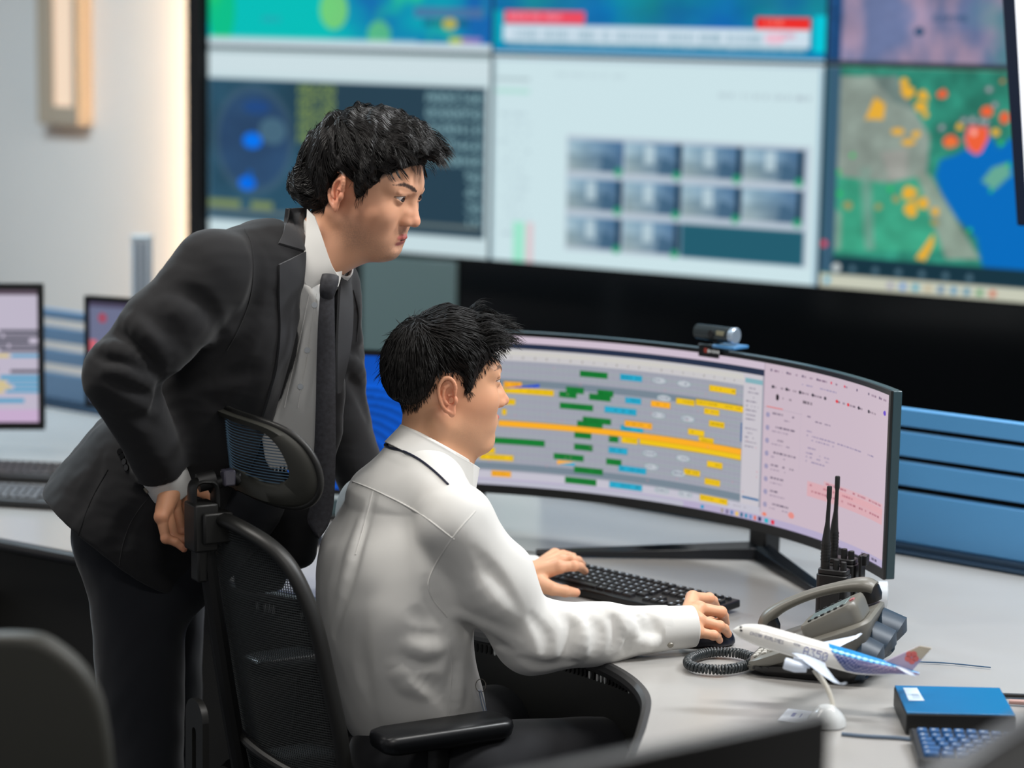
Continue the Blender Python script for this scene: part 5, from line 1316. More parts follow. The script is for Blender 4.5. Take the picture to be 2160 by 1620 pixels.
    d = np.where(far, np.minimum(d, ear), sm(d, ear, .003))
    return d
def head_color(q, o):
    """skin, brows, lips, stubble: pigment, and crease shade between the lips"""
    m = mirror(q); C = np.tile(np.array(o.get('skin', SKIN)), (len(q), 1))
    def mix(mask, col): 
        k = np.clip(mask, 0, 1)[:, None]; C[:] = C * (1 - k) + np.array(col) * k
    g = lambda c, r, e=1.0: np.exp(-(((m - np.array(c)) / np.array(r)) ** 2).sum(1) * e)
    mix(.22 * g((.05, .045, -.015), (.03, .03, .03)), (.84, .47, .38))                          # cheeks
    mix(.35 * g((-.01, .085, .0), (.03, .02, .04)), (.86, .45, .36))                            # ears
    mix(.22 * g((.11, 0, -.012), (.02, .02, .02)), (.86, .48, .40))
    n = n3(q, 900, 3)
    # stubble on chin, jaw and lip
    st = np.clip(g((.080, 0, -.075), (.035, .035, .025)) + g((.095, 0, -.032), (.015, .022, .007)) + g((.03, .052, -.055), (.035, .02, .025)), 0, 1)
    rn = np.random.RandomState(4).rand(len(q)); mix(o.get('stubble', .2) * st * (.45 + .25 * n + .5 * rn), (.36, .30, .28))
    lx = o.get('lip', .0955); op = o.get('open', .002)
    up = sm(sm(cone(m, (lx, -.001, -.0412), (lx - .0005, .005, -.0402), .0034, .0036), cone(m, (lx - .0005, .0050, -.0402), (lx - .006, .0130, -.0420), .0036, .0034), .003), cone(m, (lx - .006, .0130, -.0420), (lx - .0190, .0262, -.0428), .0034, .0014), .004)
    lo_ = sm(cone(m, (lx - .0030, 0, -.0500 - op), (lx - .0075, .011, -.0492 - op), .0050, .0044), cone(m, (lx - .0075, .011, -.0492 - op), (lx - .0195, .0258, -.0434), .0044, .0016), .004)
    mix(np.clip(1 - (np.minimum(up, lo_) - .0004) / .0014, 0, 1) * .9, o.get('lipcol', (.74, .42, .40)))
    cut = cone(m, (lx + .004, 0, -.0452 - op * .4), (lx - .0165, .0252, -.0430), .0007 + op * .35, .0005)
    mix(np.clip(1.6 - cut / .0009, 0, 1) * .8, (.40, .15, .14))  # crease shade painted between the lips
    # eyebrow
    br = np.array([(.0905, .0130, .0440), (.0885, .024, .0485), (.0805, .038, .0520), (.0700, .0560, .0480)]); dd = np.full(len(q), 9.); tt = np.zeros(len(q))
    for i in range(3):
        a, b = br[i], br[i + 1]; t = np.clip((m - a) @ (b - a) / ((b - a) @ (b - a)), 0, 1); r = np.linalg.norm((m - a - t[:, None] * (b - a))[:, 1:], axis=1) + (m[:, 0] < .04) * 1.
        k = r < dd; dd = np.where(k, r, dd); tt = np.where(k, i + t, tt)
    wd = np.interp(tt, [0, .5, 2, 3], [.0022, .0042, .0036, .0012]); ns = n3(q * [1, 1, 1.5], 1600, 5)
    mix(np.clip(1.25 - (dd / wd) ** 2 + .35 * ns, 0, 1) * o.get('brow', .9) * .88, (.17, .12, .105))
    # eyes
    e = np.array(EYE); ball = np.linalg.norm(m - e, axis=1)
    on = ball < .0119
    mix(on * 1., (.5, .3, .27))
    zz = m[:, 2] - e[2]; yy = m[:, 1] - e[1]; slit = np.abs(zz - .0010 - .08 * yy) - o.get('eye', .0040) * np.clip(1 - (yy / .0142) ** 2, 0, 1)
    mix((~on) * (ball < .0160) * (m[:, 0] > e[0]) * np.clip(1 - np.abs(slit - .0007) / .0010, 0, 1) * (zz > 0) * np.clip((yy + .007) / .004, 0, 1) * .85, (.12, .08, .07))
    mix((~on) * (ball < .0160) * (m[:, 0] > e[0]) * np.clip(1 - np.abs(slit - .0007) / .0009, 0, 1) * (zz <= 0) * .35, (.45, .25, .22))
    # shaved hair shadow under the hairline
    if 'hairshade' in o: mix(o['hairshade'](q), (.07, .055, .05))
    return s2l(np.clip(C, 0, 1))
M_skin = mat('skin', SKIN, rough=.48, spec=.4, sss=.12, attr='col', bump=.10, bscale=1400, bdist=.0006)
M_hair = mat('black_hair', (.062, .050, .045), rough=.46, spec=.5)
_hb = M_hair.node_tree.nodes['Principled BSDF']
if 'Anisotropic' in _hb.inputs: _hb.inputs['Anisotropic'].default_value = .6

def strands(name, seeds, dirf, steps, ds, r0, to_w, m, parent, surf=None, lift=0.0006, rng=None, nseg=4, wav=.0, taper=.25, pull=.8, clump=None):
    """hair locks grown over the surface surf (head space) along the field dirf"""
    V = []; Fq = []; rng = rng or np.random.RandomState(1)
    Pn = np.array(seeds, float); N = len(Pn); paths = [Pn.copy()]; ph = rng.uniform(0, 6.28, N); rnd = rng.normal(size=(N, 3)); rnd2 = rng.uniform(0, 1, N)
    if clump is not None:
        nc = int(clump.max()) + 1; rnd = rng.normal(size=(nc, 3))[clump] + .22 * rnd; ph = rng.uniform(0, 6.28, nc)[clump] + .25 * rng.normal(size=N); rnd2 = .6 * rng.uniform(0, 1, nc)[clump] + .4 * rnd2
    def grad(p, e=.0012):
        g = np.zeros_like(p)
        for a in range(3):
            o = np.zeros(3); o[a] = e; g[:, a] = surf(p + o) - surf(p - o)
        return g / (np.linalg.norm(g, axis=1)[:, None] + 1e-9)
    cur = Pn.copy()
    for s in range(steps):
        D = dirf(cur, s / steps, rnd, rnd2); D /= np.linalg.norm(D, axis=1)[:, None] + 1e-9
        if surf is not None:
            g = grad(cur); D = D - (D * g).sum(1)[:, None] * g * pull; D /= np.linalg.norm(D, axis=1)[:, None] + 1e-9
        cur = cur + D * ds
        if wav: cur = cur + np.cross(D, g if surf is not None else rnd) * (wav * np.sin(ph + s * .9))[:, None]
        if surf is not None and pull > 0:
            f = surf(cur); g = grad(cur); cur = cur - g * ((f - lift * (1 + 2 * rnd2)) * np.clip(pull, 0, 1))[:, None]
        paths.append(cur.copy())
    Pp = np.stack(paths, 1)                               # N, S, 3
    S = Pp.shape[1]; T = np.gradient(Pp, axis=1); T /= np.linalg.norm(T, axis=2)[..., None] + 1e-9
    ref = np.tile(np.array([.3, .5, .8]), (N, S, 1)) if surf is None else None
    if surf is not None:
        ref = grad(Pp.reshape(-1, 3)).reshape(N, S, 3)
    U = np.cross(T, ref); U /= np.linalg.norm(U, axis=2)[..., None] + 1e-9; Wv = np.cross(U, T)
    t = np.linspace(0, 1, S); rad = r0 * (.6 + .8 * rnd2)[:, None] * np.interp(t, [0, .12, .6, 1], [.4, 1, .9, taper])[None]
    R_ = []
    for k in range(nseg):
        a = 2 * math.pi * k / nseg + .4
        R_.append(Pp + rad[..., None] * (math.cos(a) * U * 1.3 + math.sin(a) * Wv * .8))
    R_ = np.stack(R_, 2)                                  # N, S, nseg, 3
    Vw = to_w(R_.reshape(-1, 3)); base = np.arange(N)[:, None, None] * S * nseg; ii = np.arange(S - 1)[None, :, None] * nseg; kk = np.arange(nseg)[None, None, :]
    A = base + ii + kk; B = base + ii + (kk + 1) % nseg
    Q = np.stack([A, B, B + nseg, A + nseg], -1).reshape(-1, 4)
    return Vw, Q
def join_meshes(name, parts, m, parent, cols=None, smooth=True, first=None):
    V = np.vstack([p[0] for p in parts]); off = 0; Qs = []
    for p in parts: Qs.append(p[1] + off); off += len(p[0])
    me = mesh_fast(name, V, np.vstack(Qs))
    if cols is not None: set_col(me, np.vstack(cols))
    o = link(name, me, m if first is None else [first, m], parent, smooth=smooth)
    if first is not None: n0 = len(parts[0][1]); me.polygons.foreach_set('material_index', np.r_[np.zeros(n0, np.int32), np.ones(len(me.polygons) - n0, np.int32)])
    return o
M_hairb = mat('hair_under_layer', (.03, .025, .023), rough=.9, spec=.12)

def hand_sdf(p, W, fingers, thumb, s=1.0, palm_r=.0135):
    """W wrist; fingers: list of (MCP, PIP, DIP, tip) in the room; thumb: (CMC, MCP, IP, tip)"""
    W = np.asarray(W, float); d = cone(p, W, W + (np.asarray(fingers[1][0]) - W) * .12, .0225 * s, .0215 * s)
    fr = [.0092, .0095, .0090, .0080]
    for k, f in enumerate(fingers):
        f = [np.asarray(x, float) for x in f]; wk = W + nrm(np.asarray(fingers[0][0]) - np.asarray(fingers[3][0])) * (.0095 * (1.5 - k) * .8) * s
        d = sm(d, cone(p, wk, f[0], .0165 * s, .0122 * s), .012)
    for k, f in enumerate(fingers):
        f = [np.asarray(x, float) for x in f]; r = fr[k] * s
        g = cone(p, f[0], f[1], r * 1.18, r * .98); g = sm(g, cone(p, f[1], f[2], r * 1.0, r * .88), .003); g = sm(g, cone(p, f[2], f[3], r * .88, r * .72), .003)
        g = sm(g, np.linalg.norm(p - f[0], axis=1) - r * 1.28, .005); g = sm(g, np.linalg.norm(p - f[1], axis=1) - r * 1.07, .003)
        d = sm(d, g, .0035)
    t = [np.asarray(x, float) for x in thumb]
    g = cone(p, t[0], t[1], .0165 * s, .0125 * s); g = sm(g, cone(p, t[1], t[2], .0118 * s, .0108 * s), .004); g = sm(g, cone(p, t[2], t[3], .0108 * s, .0080 * s), .003)
    d = sm(d, g, .010)
    return d
def hand_color(V, fingers, thumb, W, skin):
    C = np.tile(np.array(skin), (len(V), 1))
    for f in list(fingers) + [thumb]:
        for j, r, a in ((1, .010, .30), (2, .008, .18), (3, .010, .35), (0, .012, .25)):
            k = (a * np.exp(-(np.linalg.norm(V - np.asarray(f[j]), axis=1) / r) ** 2))[:, None]; C = C * (1 - k) + np.array([.86, .47, .38]) * k
    return s2l(C)
def nail(mb, f, up, s=1.0):
    a, b = np.asarray(f[2], float), np.asarray(f[3], float); t = nrm(b - a); u = nrm(np.asarray(up, float) - t * (np.asarray(up) @ t)); w = np.cross(t, u); c = b + t * .0005
    rings = []
    for x, wd, h in ((-.0065, .0042, .0062), (-.002, .0050, .0069), (.0025, .0048, .0068), (.0062, .0030, .0052)):
        rings.append([c + t * x * s + w * (wd * s * y) + u * s * (h - .0025 * y * y) for y in (-1, -.6, 0, .6, 1)] + [c + t * x * s + w * (wd * s * y) + u * s * (h - .0025 * y * y - .001) for y in (1, .6, 0, -.6, -1)])
    mb.loft(rings)

def patch(name, A, B, nu, nv, surf, off, th, m, parent, y0=3.4, y1=5.4, fix=None, smooth=True, bulge=0.0):
    """a sheet of cloth lying on surf between the edge lines A and B (points of the photograph), th thick"""
    A = catmull(A, 8); B = catmull(B, 8)
    def res(Pp, n):
        s = np.r_[0, np.cumsum(np.linalg.norm(np.diff(Pp, axis=0), axis=1))]; return np.stack([np.interp(np.linspace(0, s[-1], n), s, Pp[:, k]) for k in range(Pp.shape[1])], 1)
    A = res(A, nv); B = res(B, nv); G = np.zeros((nv, nu, 3)); ok = np.ones((nv, nu), bool)
    tj = (np.arange(nu) / (nu - 1))[None, :, None]; qq = A[:, None] * (1 - tj) + B[:, None] * tj
    if qq.shape[2] > 2: G = np.array([[P(*q) for q in row] for row in qq])
    else:
        G = march_many(surf, qq.reshape(-1, 2), y0, y1).reshape(nv, nu, 3); ok = ~np.isnan(G[..., 0]); G[~ok] = 0
    if not ok.all():                                   # fill misses from the nearest hit in the same row or column
        idx = np.argwhere(ok)
        for (i, j) in np.argwhere(~ok):
            k = idx[np.argmin(((idx - [i, j]) * [1.5, 1]).__abs__().sum(1))]; base = G[k[0], k[1]]; t = j / (nu - 1); q = A[i] * (1 - t) + B[i] * t; G[i, j] = P(q[0], q[1], base[1])
    for _ in range(2):
        Y = G.copy(); Y[1:-1] = (G[:-2] + G[2:] + 2 * G[1:-1]) / 4; G = Y
    du = np.gradient(G, axis=1); dv = np.gradient(G, axis=0); N = np.cross(du, dv); N /= np.linalg.norm(N, axis=2)[..., None] + 1e-9
    if (N @ np.array([0, -1, 0.])).mean() < 0: N = -N
    tt = np.linspace(0, 1, nu)[None, :, None]
    top = G + N * (off + bulge * 4 * tt * (1 - tt)); bot = top - N * th
    V = np.vstack([top.reshape(-1, 3), bot.reshape(-1, 3)]); M_ = nv * nu; Fq = []
    for i in range(nv - 1):
        for j in range(nu - 1):
            a = i * nu + j; Fq.append((a, a + 1, a + nu + 1, a + nu)); Fq.append((M_ + a, M_ + a + nu, M_ + a + nu + 1, M_ + a + 1))
    for i in range(nv - 1):
        for j in (0, nu - 1): a = i * nu + j; Fq.append((a, a + nu, M_ + a + nu, M_ + a))
    for j in range(nu - 1):
        for i in (0, nv - 1): a = i * nu + j; Fq.append((a, a + 1, M_ + a + 1, M_ + a))
    me = mesh_np(name, V, Fq); clean_mesh(me)
    o = link(name, me, m, parent); sharp(o, 60); return o

def normal_at(f, p, e=.002):
    g = np.array([float(f((p + o)[None])[0] - f((p - o)[None])[0]) for o in np.eye(3) * e]); return g / (np.linalg.norm(g) + 1e-9)
def make_folds(f, spec, y0=3.4, y1=5.4):
    """spec: (height, radius, [(px, py), ...]); positive height raises the cloth, negative presses a crease into it"""
    out = []
    for h, r, pts in spec:
        pp = []
        for q in march_many(f, catmull(pts, 3), y0, y1):
            if np.isnan(q[0]): continue
            n = normal_at(f, q); pp.append(q - n * (r - abs(h)) if h > 0 else q + n * (r - abs(h)))
        if len(pp) > 1: out.append((h > 0, r, np.array(pp), np.min(pp, 0) - r - .03, np.max(pp, 0) + r + .03))
    return out
def apply_folds(d, p, folds, k=.012):
    for up, r, pp, lo, hi in folds:
        m = ((p > lo) & (p < hi)).all(1)
        if not m.any(): continue
        q = p[m]; n = len(pp); g = np.full(len(q), 9.)
        for i in range(n - 1):
            ta, tb = i / (n - 1), (i + 1) / (n - 1); ra, rb = r * (.25 + .75 * math.sin(math.pi * (.08 + .84 * ta))), r * (.25 + .75 * math.sin(math.pi * (.08 + .84 * tb)))
            g = np.minimum(g, cone(q, pp[i], pp[i + 1], ra, rb))
        d[m] = sm(d[m], g, k) if up else smax(d[m], -g, k)
    return d
def seam(mb, f, pts, r=.0011, lift=.0, y0=3.4, y1=5.4):
    pp = [q for q in march_many(f, catmull(pts, 6), y0, y1) if not np.isnan(q[0])]
    if len(pp) > 2: mb.tube(pp, r, 6)

def eyes(o, toW, s, parent):
    g = nrm(o.get('gaze', (1, 0, 0)))
    for sy in (1, -1):
        c = np.array([EYE[0], EYE[1] * sy, EYE[2]]); V = []; C = []; n1, n2 = 60, 72
        u = nrm(np.cross(g, (0, 0, 1))); w = np.cross(u, g)
        for i in range(n1 + 1):
            th = math.pi * (i / n1) ** 1.35
            for k in range(n2):
                a = 2 * math.pi * k / n2; d = g * math.cos(th) + (u * math.cos(a) + w * math.sin(a)) * math.sin(th)
                V.append(c + d * (.01235 + .0007 * math.exp(-(th / .42) ** 2)))
                r = math.degrees(th); C.append((.01, .01, .01) if r < 11 else ((.16 + .03 * math.sin(a * 17), .09, .06) if r < 33 else ((.07, .05, .045) if r < 36 else (.76, .71, .69))))
        Q = [(i * n2 + k, (i + 1) * n2 + k, (i + 1) * n2 + (k + 1) % n2, i * n2 + (k + 1) % n2) for i in range(n1) for k in range(n2)]
        me = mesh_fast('eye', toW(np.array(V)), Q); set_col(me, s2l(np.array(C))); clean_mesh(me)
        link('eye', me, mat('eye_surface', (.8, .8, .8), rough=.06, spec=.6, attr='col'), parent, smooth=True)
# ================================================================== seated man
def head_frame(c, yaw, pitch, s, roll=0.0, fx=1.0, bx=1.0):
    """yaw: degrees from +X towards the camera; pitch: degrees down"""
    a, b = math.radians(-yaw), math.radians(pitch)
    R = rotz(a) @ roty(b) @ rotx(math.radians(roll)); c = np.asarray(c, float)
    def toL(p):
        q = ((p - c) @ R) / s; q[:, 0] = np.where(q[:, 0] > 0, q[:, 0] / fx, q[:, 0] / bx); return q
    def toW(q):
        q = np.array(q, float); x = q[..., 0]; q[..., 0] = np.where(x > 0, x * fx, x * bx); return c + (q * s) @ R.T
    return R, toL, toW
seated = thing('person', 'seated person in white shirt working the keyboard and mouse at the wide monitor', 'person', (-.17, 4.2, .49))
RH1, toL1, toW1 = head_frame((-.127, 4.292, 1.201), -18, 2.5, 1.05, fx=1.06, bx=.89)
nb1 = toL1(np.array([[-.150, 4.275, 1.070]]))[0]
H1 = dict(neckb=tuple(nb1), neckr=.054, throat=tuple(toL1(np.array([[-.112, 4.30, 1.075]]))[0]), nose=.1115, stubble=.12, skin=(.85, .64, .50), eye=.0034, open=.0, brow=.75, gaze=(1, 0, -.15))
def hairline1(q):
    x, y, z = q[:, 0], np.abs(q[:, 1]), q[:, 2]
    # side: line from temple over the ear down to the nape
    zl = np.interp(x, [-.12, -.10, -.085, -.060, -.048, -.036, -.022, .000, .016, .022, .030, .040, .055, .068, .078, .09], [-.050, -.046, -.034, -.018, .000, .028, .040, .044, .032, .004, .008, .036, .056, .072, .083, .088])
    return z - zl
def fade1(q):
    w = np.interp(q[:, 0], [-.09, -.05, .0, .05, .075], [.040, .030, .030, .022, .008]); ear = (np.abs(q[:, 1]) > .0770 + .004 * (q[:, 2] > .02)) & (q[:, 2] < .040) & (np.abs(q[:, 0] + .008) < .03)
    return np.where(ear, 0, np.clip(hairline1(q) / w + .12, 0, 1) ** 1.0) * .93
H1['hairshade'] = fade1
f1 = lambda p: head_sdf(toL1(p), H1) * 1.05
def scalp1(q): return head_sdf(q, H1)
def hairvol1(q):
    x, y, z = q[:, 0], q[:, 1], q[:, 2]
    hl = hairline1(q)
    top = np.clip((z - .055) / .05, 0, 1)
    th = np.clip((hl - .012) * .30, -.006, .009) * (1 - top) + top * (.010 + .017 * np.clip((x + .045) / .05, 0, 1))
    n = .0022 * n3(q * [1, 1, .8], 60, 4) + .0010 * n3(q, 220, 8)
    sk = ell(q, (-.014, 0, .044), (.097, .076, .082)); sk = sm(sk, ell(np.stack([x, np.abs(y), z], 1), (.030, 0, .030), (.060, .0655, .075)), .02)
    d = sk - th - n * np.clip(th / .008, 0, 1)
    d = smax(d, -(hl - .006), .006)
    return d
hq_lo, hq_hi = np.array([-.14, -.11, -.06]), np.array([.125, .11, .165])
hV, hQ = surface_nets(hairvol1, hq_lo, hq_hi, .0026, proj_iter=1)
seated_hair = [(toW1(hV), hQ)]
rs = np.random.RandomState(5)
CW = np.array([-.058, -.006, .122])
def dir1(p, t, r, r2):
    v = p - CW; v[:, 2] *= .5
    v /= np.linalg.norm(v, axis=1)[:, None] + 1e-6
    side = np.clip(np.abs(p[:, 1]) / .06 - .45, 0, 1)[:, None]; top = np.clip((p[:, 2] - .075) / .05, 0, 1)[:, None]
    fwd = np.array([1., 0, 0.]) * top * np.clip((p[:, :1] + .055) / .03, 0, 1) + np.array([.45, 0, -1.]) * side * (1 - top) + np.array([-.1, 0, -1.]) * (p[:, :1] < -.055) * (1 - top)
    return v * .7 + fwd * 1.1 + r * .16
ok = (hairline1(hV) > .004)
cand = hV[ok]; up = cand[:, 2] > .05
sd = cand[rs.choice(len(cand), 4600)]; 
seated_hair.append(strands('s', sd, dir1, 12, .0030, .00062, toW1, None, None, surf=hairvol1, lift=.0009, rng=rs, wav=.0002, nseg=3))
# fringe tufts standing off the forehead
fr = cand[(cand[:, 0] > .035) & (cand[:, 2] > .085)]; cl = fr[rs.choice(len(fr), 34)]; sd = []; rv = []
for c_ in cl:
    u = rs.normal(size=3) * .12
    for k in range(17): sd.append(c_ + rs.normal(size=3) * .0026); rv.append(u)
sd = np.array(sd); rv = np.array(rv)
def dirF(p, t, r, r2):
    v = np.array([1.0, 0, .10]) + rv * 1.6 + r * .09; v = v + np.array([0, -.20, 0]); v[:, 2] += np.clip(.55 - 1.6 * t, -.6, .6) * (.5 + r2); return v
seated_hair.append(strands('f', sd, dirF, 11, .0040, .00055, toW1, None, None, surf=hairvol1, rng=rs, nseg=3, pull=0.0, taper=.12))
# short hanging tufts along the front hairline and stray ends at the crown and back
fr = cand[(cand[:, 0] > .050) & (cand[:, 2] > .070) & (hairline1(cand) < .022)]; sd = fr[rs.choice(len(fr), 260)]
seated_hair.append(strands('g', sd, lambda p, t, r, r2: np.array([.75, 0, -.5]) + r * .25 - np.array([0, 0, .7]) * t, 9, .0028, .0007, toW1, None, None, surf=hairvol1, rng=rs, nseg=3, pull=.0, taper=.12))
fr = cand[(cand[:, 0] < -.02) & (cand[:, 2] > .02)]; sd = fr[rs.choice(len(fr), 260)]
seated_hair.append(strands('k', sd, lambda p, t, r, r2: dir1(p.copy(), t, r * 2, r2) + (p - np.array([0, 0, .04])) * 2.2 * (1 - t), 9, .0026, .0005, toW1, None, None, surf=hairvol1, rng=rs, nseg=3, pull=.0, taper=.15))
# fine fade hair over temples, above the ears and at the nape
V_, Q_ = surface_nets(scalp1, np.array([-.13, -.10, -.07]), np.array([.10, .10, .14]), .004, proj_iter=0)
h_ = hairline1(V_); ear = (np.abs(V_[:, 1]) > .078) & (V_[:, 2] < .04); fr = V_[(h_ > -.004) & (h_ < .032) & ~ear & ~((V_[:, 0] > .06) & (V_[:, 2] > .07))]; sd = fr[rs.choice(len(fr), 1500)]
seated_hair.append(strands('m', sd, lambda p, t, r, r2: np.array([.28, 0, -1.]) * np.where(p[:, :1] > -.04, 1, [[.2, 1, 1]]) + r * .2, 5, .0020, .00038, toW1, None, None, surf=scalp1, lift=.0005, rng=rs, nseg=3, taper=.2))
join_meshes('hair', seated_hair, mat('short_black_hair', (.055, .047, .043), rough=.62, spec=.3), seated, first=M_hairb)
FS = nrm((.81, .58, 0)); RS_ = np.array([FS[1], -FS[0], 0])
M_shirt = mat('white_shirt', (.86, .855, .84), rough=.75, sheen=.15, bump=.08, bscale=900, bdist=.0008)
SR, EL, WR = np.array([-.0925, 4.10, 1.005]), np.array([.040, 4.165, .782]), PZ(1412, 1325, .787)
SLf, ELf, WLf = np.array([-.262, 4.40, .965]), np.array([-.13, 4.60, .80]), np.array([.035, 4.672, .785])
TP = [(-.160, 4.255, .560), (-.167, 4.250, .62), (-.190, 4.225, .72), (-.205, 4.22, .83), (-.205, 4.24, .93), (-.192, 4.258, 1.005)]
def shirt1_base(p, o=0.0):
    d = loftsdf(p, TP, [RS_] * 6, [.125, .143, .155, .172, .174, .140], [.105, .126, .122, .124, .116, .080])
    nk = np.array([-.160, 4.272, 1.062])
    d = sm(d, cone(p, nk, SR, .060, .055), .04); d = sm(d, cone(p, nk, SLf, .056, .054), .04)
    d = sm(d, cone(p, (-.185, 4.262, .99), nk, .09, .058), .05)
    a = cone(p, SR, SR + (EL - SR) * .5, .064, .068); a = sm(a, cone(p, SR + (EL - SR) * .5, EL, .068, .058), .03)
    a = sm(a, cone(p, EL, WR, .056, .040), .03); a = sm(a, cone(p, EL + (WR - EL) * .15 + np.array([0, 0, .006]), EL + (WR - EL) * .5, .055, .050), .03)
    d = sm(d, a, .028)
    b = cone(p, SLf, ELf, .056, .050); b = sm(b, cone(p, ELf, WLf, .050, .036), .02)
    return sm(d, b, .025)
_b1 = lambda p: shirt1_base(p)
FOLD1 = make_folds(_b1, [(-.011, .014, [(1296, 1288), (1322, 1300), (1332, 1335), (1322, 1372)]), (.010, .016, [(1250, 1278), (1290, 1284), (1312, 1310), (1308, 1350)]), (.010, .013, [(1345, 1300), (1360, 1325), (1358, 1362)]), (-.009, .012, [(1368, 1300), (1380, 1325), (1376, 1352)]),
    (-.004, .010, [(788, 1050), (765, 1130), (738, 1230), (705, 1340)]), (.004, .014, [(770, 1070), (745, 1150), (715, 1250)]),
    (-.010, .024, [(900, 1225), (925, 1290), (952, 1335)]), (-.006, .022, [(862, 1330), (905, 1345), (950, 1338)]), (-.005, .026, [(840, 1378), (890, 1400), (950, 1385)]),
    (.004, .026, [(850, 1358), (895, 1372), (945, 1362)]), (-.005, .024, [(865, 1290), (895, 1305), (930, 1308)]), (-.005, .026, [(770, 1290), (765, 1400), (785, 1500)]),
    (.008, .035, [(820, 1390), (870, 1440), (935, 1460)]), (-.007, .024, [(880, 1425), (920, 1450), (945, 1490)]), (-.005, .018, [(955, 1380), (952, 1450), (948, 1520)]), (.005, .018, [(975, 1390), (970, 1450), (962, 1510)]),
    (-.006, .018, [(945, 1312), (1010, 1332), (1075, 1372)]), (.006, .020, [(960, 1295), (1020, 1318), (1090, 1358)]), (-.006, .022, [(1000, 1160), (1050, 1230), (1100, 1290)]), (.005, .026, [(980, 1200), (1030, 1270), (1085, 1330)]),
    (-.010, .018, [(1180, 1292), (1205, 1325), (1200, 1370), (1185, 1395)]), (.009, .018, [(1210, 1290), (1235, 1325), (1225, 1375), (1205, 1400)]), (-.008, .016, [(1240, 1300), (1262, 1335), (1255, 1375)]),
    (.008, .018, [(1275, 1292), (1310, 1300), (1338, 1335), (1335, 1372)]), (-.008, .014, [(1350, 1305), (1365, 1335), (1355, 1362)]), (-.007, .012, [(1375, 1338), (1388, 1350), (1378, 1368)]), (-.006, .014, [(1100, 1390), (1150, 1405), (1210, 1395)]),
    (-.006, .014, [(1120, 1300), (1150, 1340), (1150, 1385)]), (.006, .014, [(1345, 1352), (1372, 1362), (1392, 1352)]), (-.005, .012, [(1290, 1310), (1300, 1345), (1290, 1372)])])
def shirt1(p):
    d = shirt1_base(p); n = .0016 * n3(p, 32, 2) + .0007 * n3(p * [1, 1, .5], 95, 9)
    d = apply_folds(d + n, p, FOLD1)
    # blouse over the waistband, cut at the hem and at the wrists
    d = smax(d, -(p[:, 2] - (.574 + .10 * ((p - np.array([-.25, 4.2, 0])) @ RS_))), .018)
    for E_, W_ in ((EL, WR), (ELf, WLf)):
        t = nrm(W_ - E_); nearw = np.linalg.norm(p - W_, axis=1) < .12
        d = np.where(nearw, smax(d, (p - W_) @ t, .006), d)
    # opening for the neck
    return smax(d, -cone(p, np.array([-.155, 4.275, 1.04]), np.array([-.10, 4.30, 1.17]), .050, .056), .003)
sh1 = sdf_obj('shirt', shirt1, (-.42, 3.95, .54), (.36, 4.75, 1.14), .0036, M_shirt, seated, slack=2.6)
# collar: band and turned-down leaf
ca = nrm((.46, .20, .865)); c0 = np.array([-.168, 4.270, 1.055])
def collar1(p):
    v = p - c0; h = v @ ca; r = np.linalg.norm(v - h[:, None] * ca, axis=1); fwd = v @ FS; side = v @ RS_
    rb = .0585 + .004 * np.clip(fwd / .05, -1, 1)
    leaf = np.abs(r - (rb + .010 + .34 * np.clip(.062 - h, 0, .06) + .02 * np.clip(fwd / .06, 0, 1) ** 2)) - .0019
    leaf = np.maximum(leaf, h - .064); leaf = np.maximum(leaf, (.024 - .014 * np.clip(fwd / .07, 0, 1)) - h)
    band = np.maximum(np.abs(r - rb - .003) - .0019, np.abs(h - .04) - .0245)
    top = np.sqrt((r - rb - .0065) ** 2 + (h - .0635) ** 2) - .0045
    d = sm(sm(leaf, band, .003), top, .004)
    return smax(d, (.012 - np.abs(side)) - .2 * (.03 - fwd).clip(0, 1) * 5, .002)
col1 = sdf_obj('collar', collar1, c0 - .12, c0 + .13, .0015, M_shirt, sh1, slack=3)
# cuffs
def cuff_sdf(p, W_, t, r, L0, L1, th=.0016):
    v = p - W_; h = v @ t; rr = np.linalg.norm(v - h[:, None] * t, axis=1)
    return smax(np.abs(rr - r - .05 * (-h)) - th, np.maximum(L0 - h, h - L1), .0015)
tW = nrm(WR - EL); cw = WR + tW * .016
sdf_obj('cuff', lambda p: cuff_sdf(p, cw, tW, .0375, -.040, .030), cw - .07, cw + .07, .0018, M_shirt, sh1, slack=3)
tL_ = nrm(WLf - ELf)
sdf_obj('cuff', lambda p: cuff_sdf(p, WLf, tL_, .032, -.035, .022), WLf - .07, WLf + .07, .0022, M_shirt, sh1, slack=3)
b = MB(); bp = march(lambda p: cuff_sdf(p, cw, tW, .0375, -.040, .030), 1414, 1360); 
if bp is not None:
    n_ = nrm(bp - cw - tW * ((bp - cw) @ tW)); b.cyl(bp, bp + n_ * .003, .0058, .0052); b.build('button', mat('button_grey', (.55, .53, .48), rough=.3), sh1)
# raised seams of the yoke, the sleeve head, the side and the pleat
b = MB()
for pts in ([(722, 1008), (790, 1034), (880, 1080), (958, 1138)], [(1003, 1078), (962, 1125), (925, 1180), (904, 1228), (912, 1262), (944, 1302)], [(948, 1350), (953, 1400), (950, 1460), (946, 1522)], [(787, 1036), (770, 1100), (750, 1170)]): seam(b, shirt1, pts, .0016)
b.build('seam', M_shirt, sh1, smooth=60)
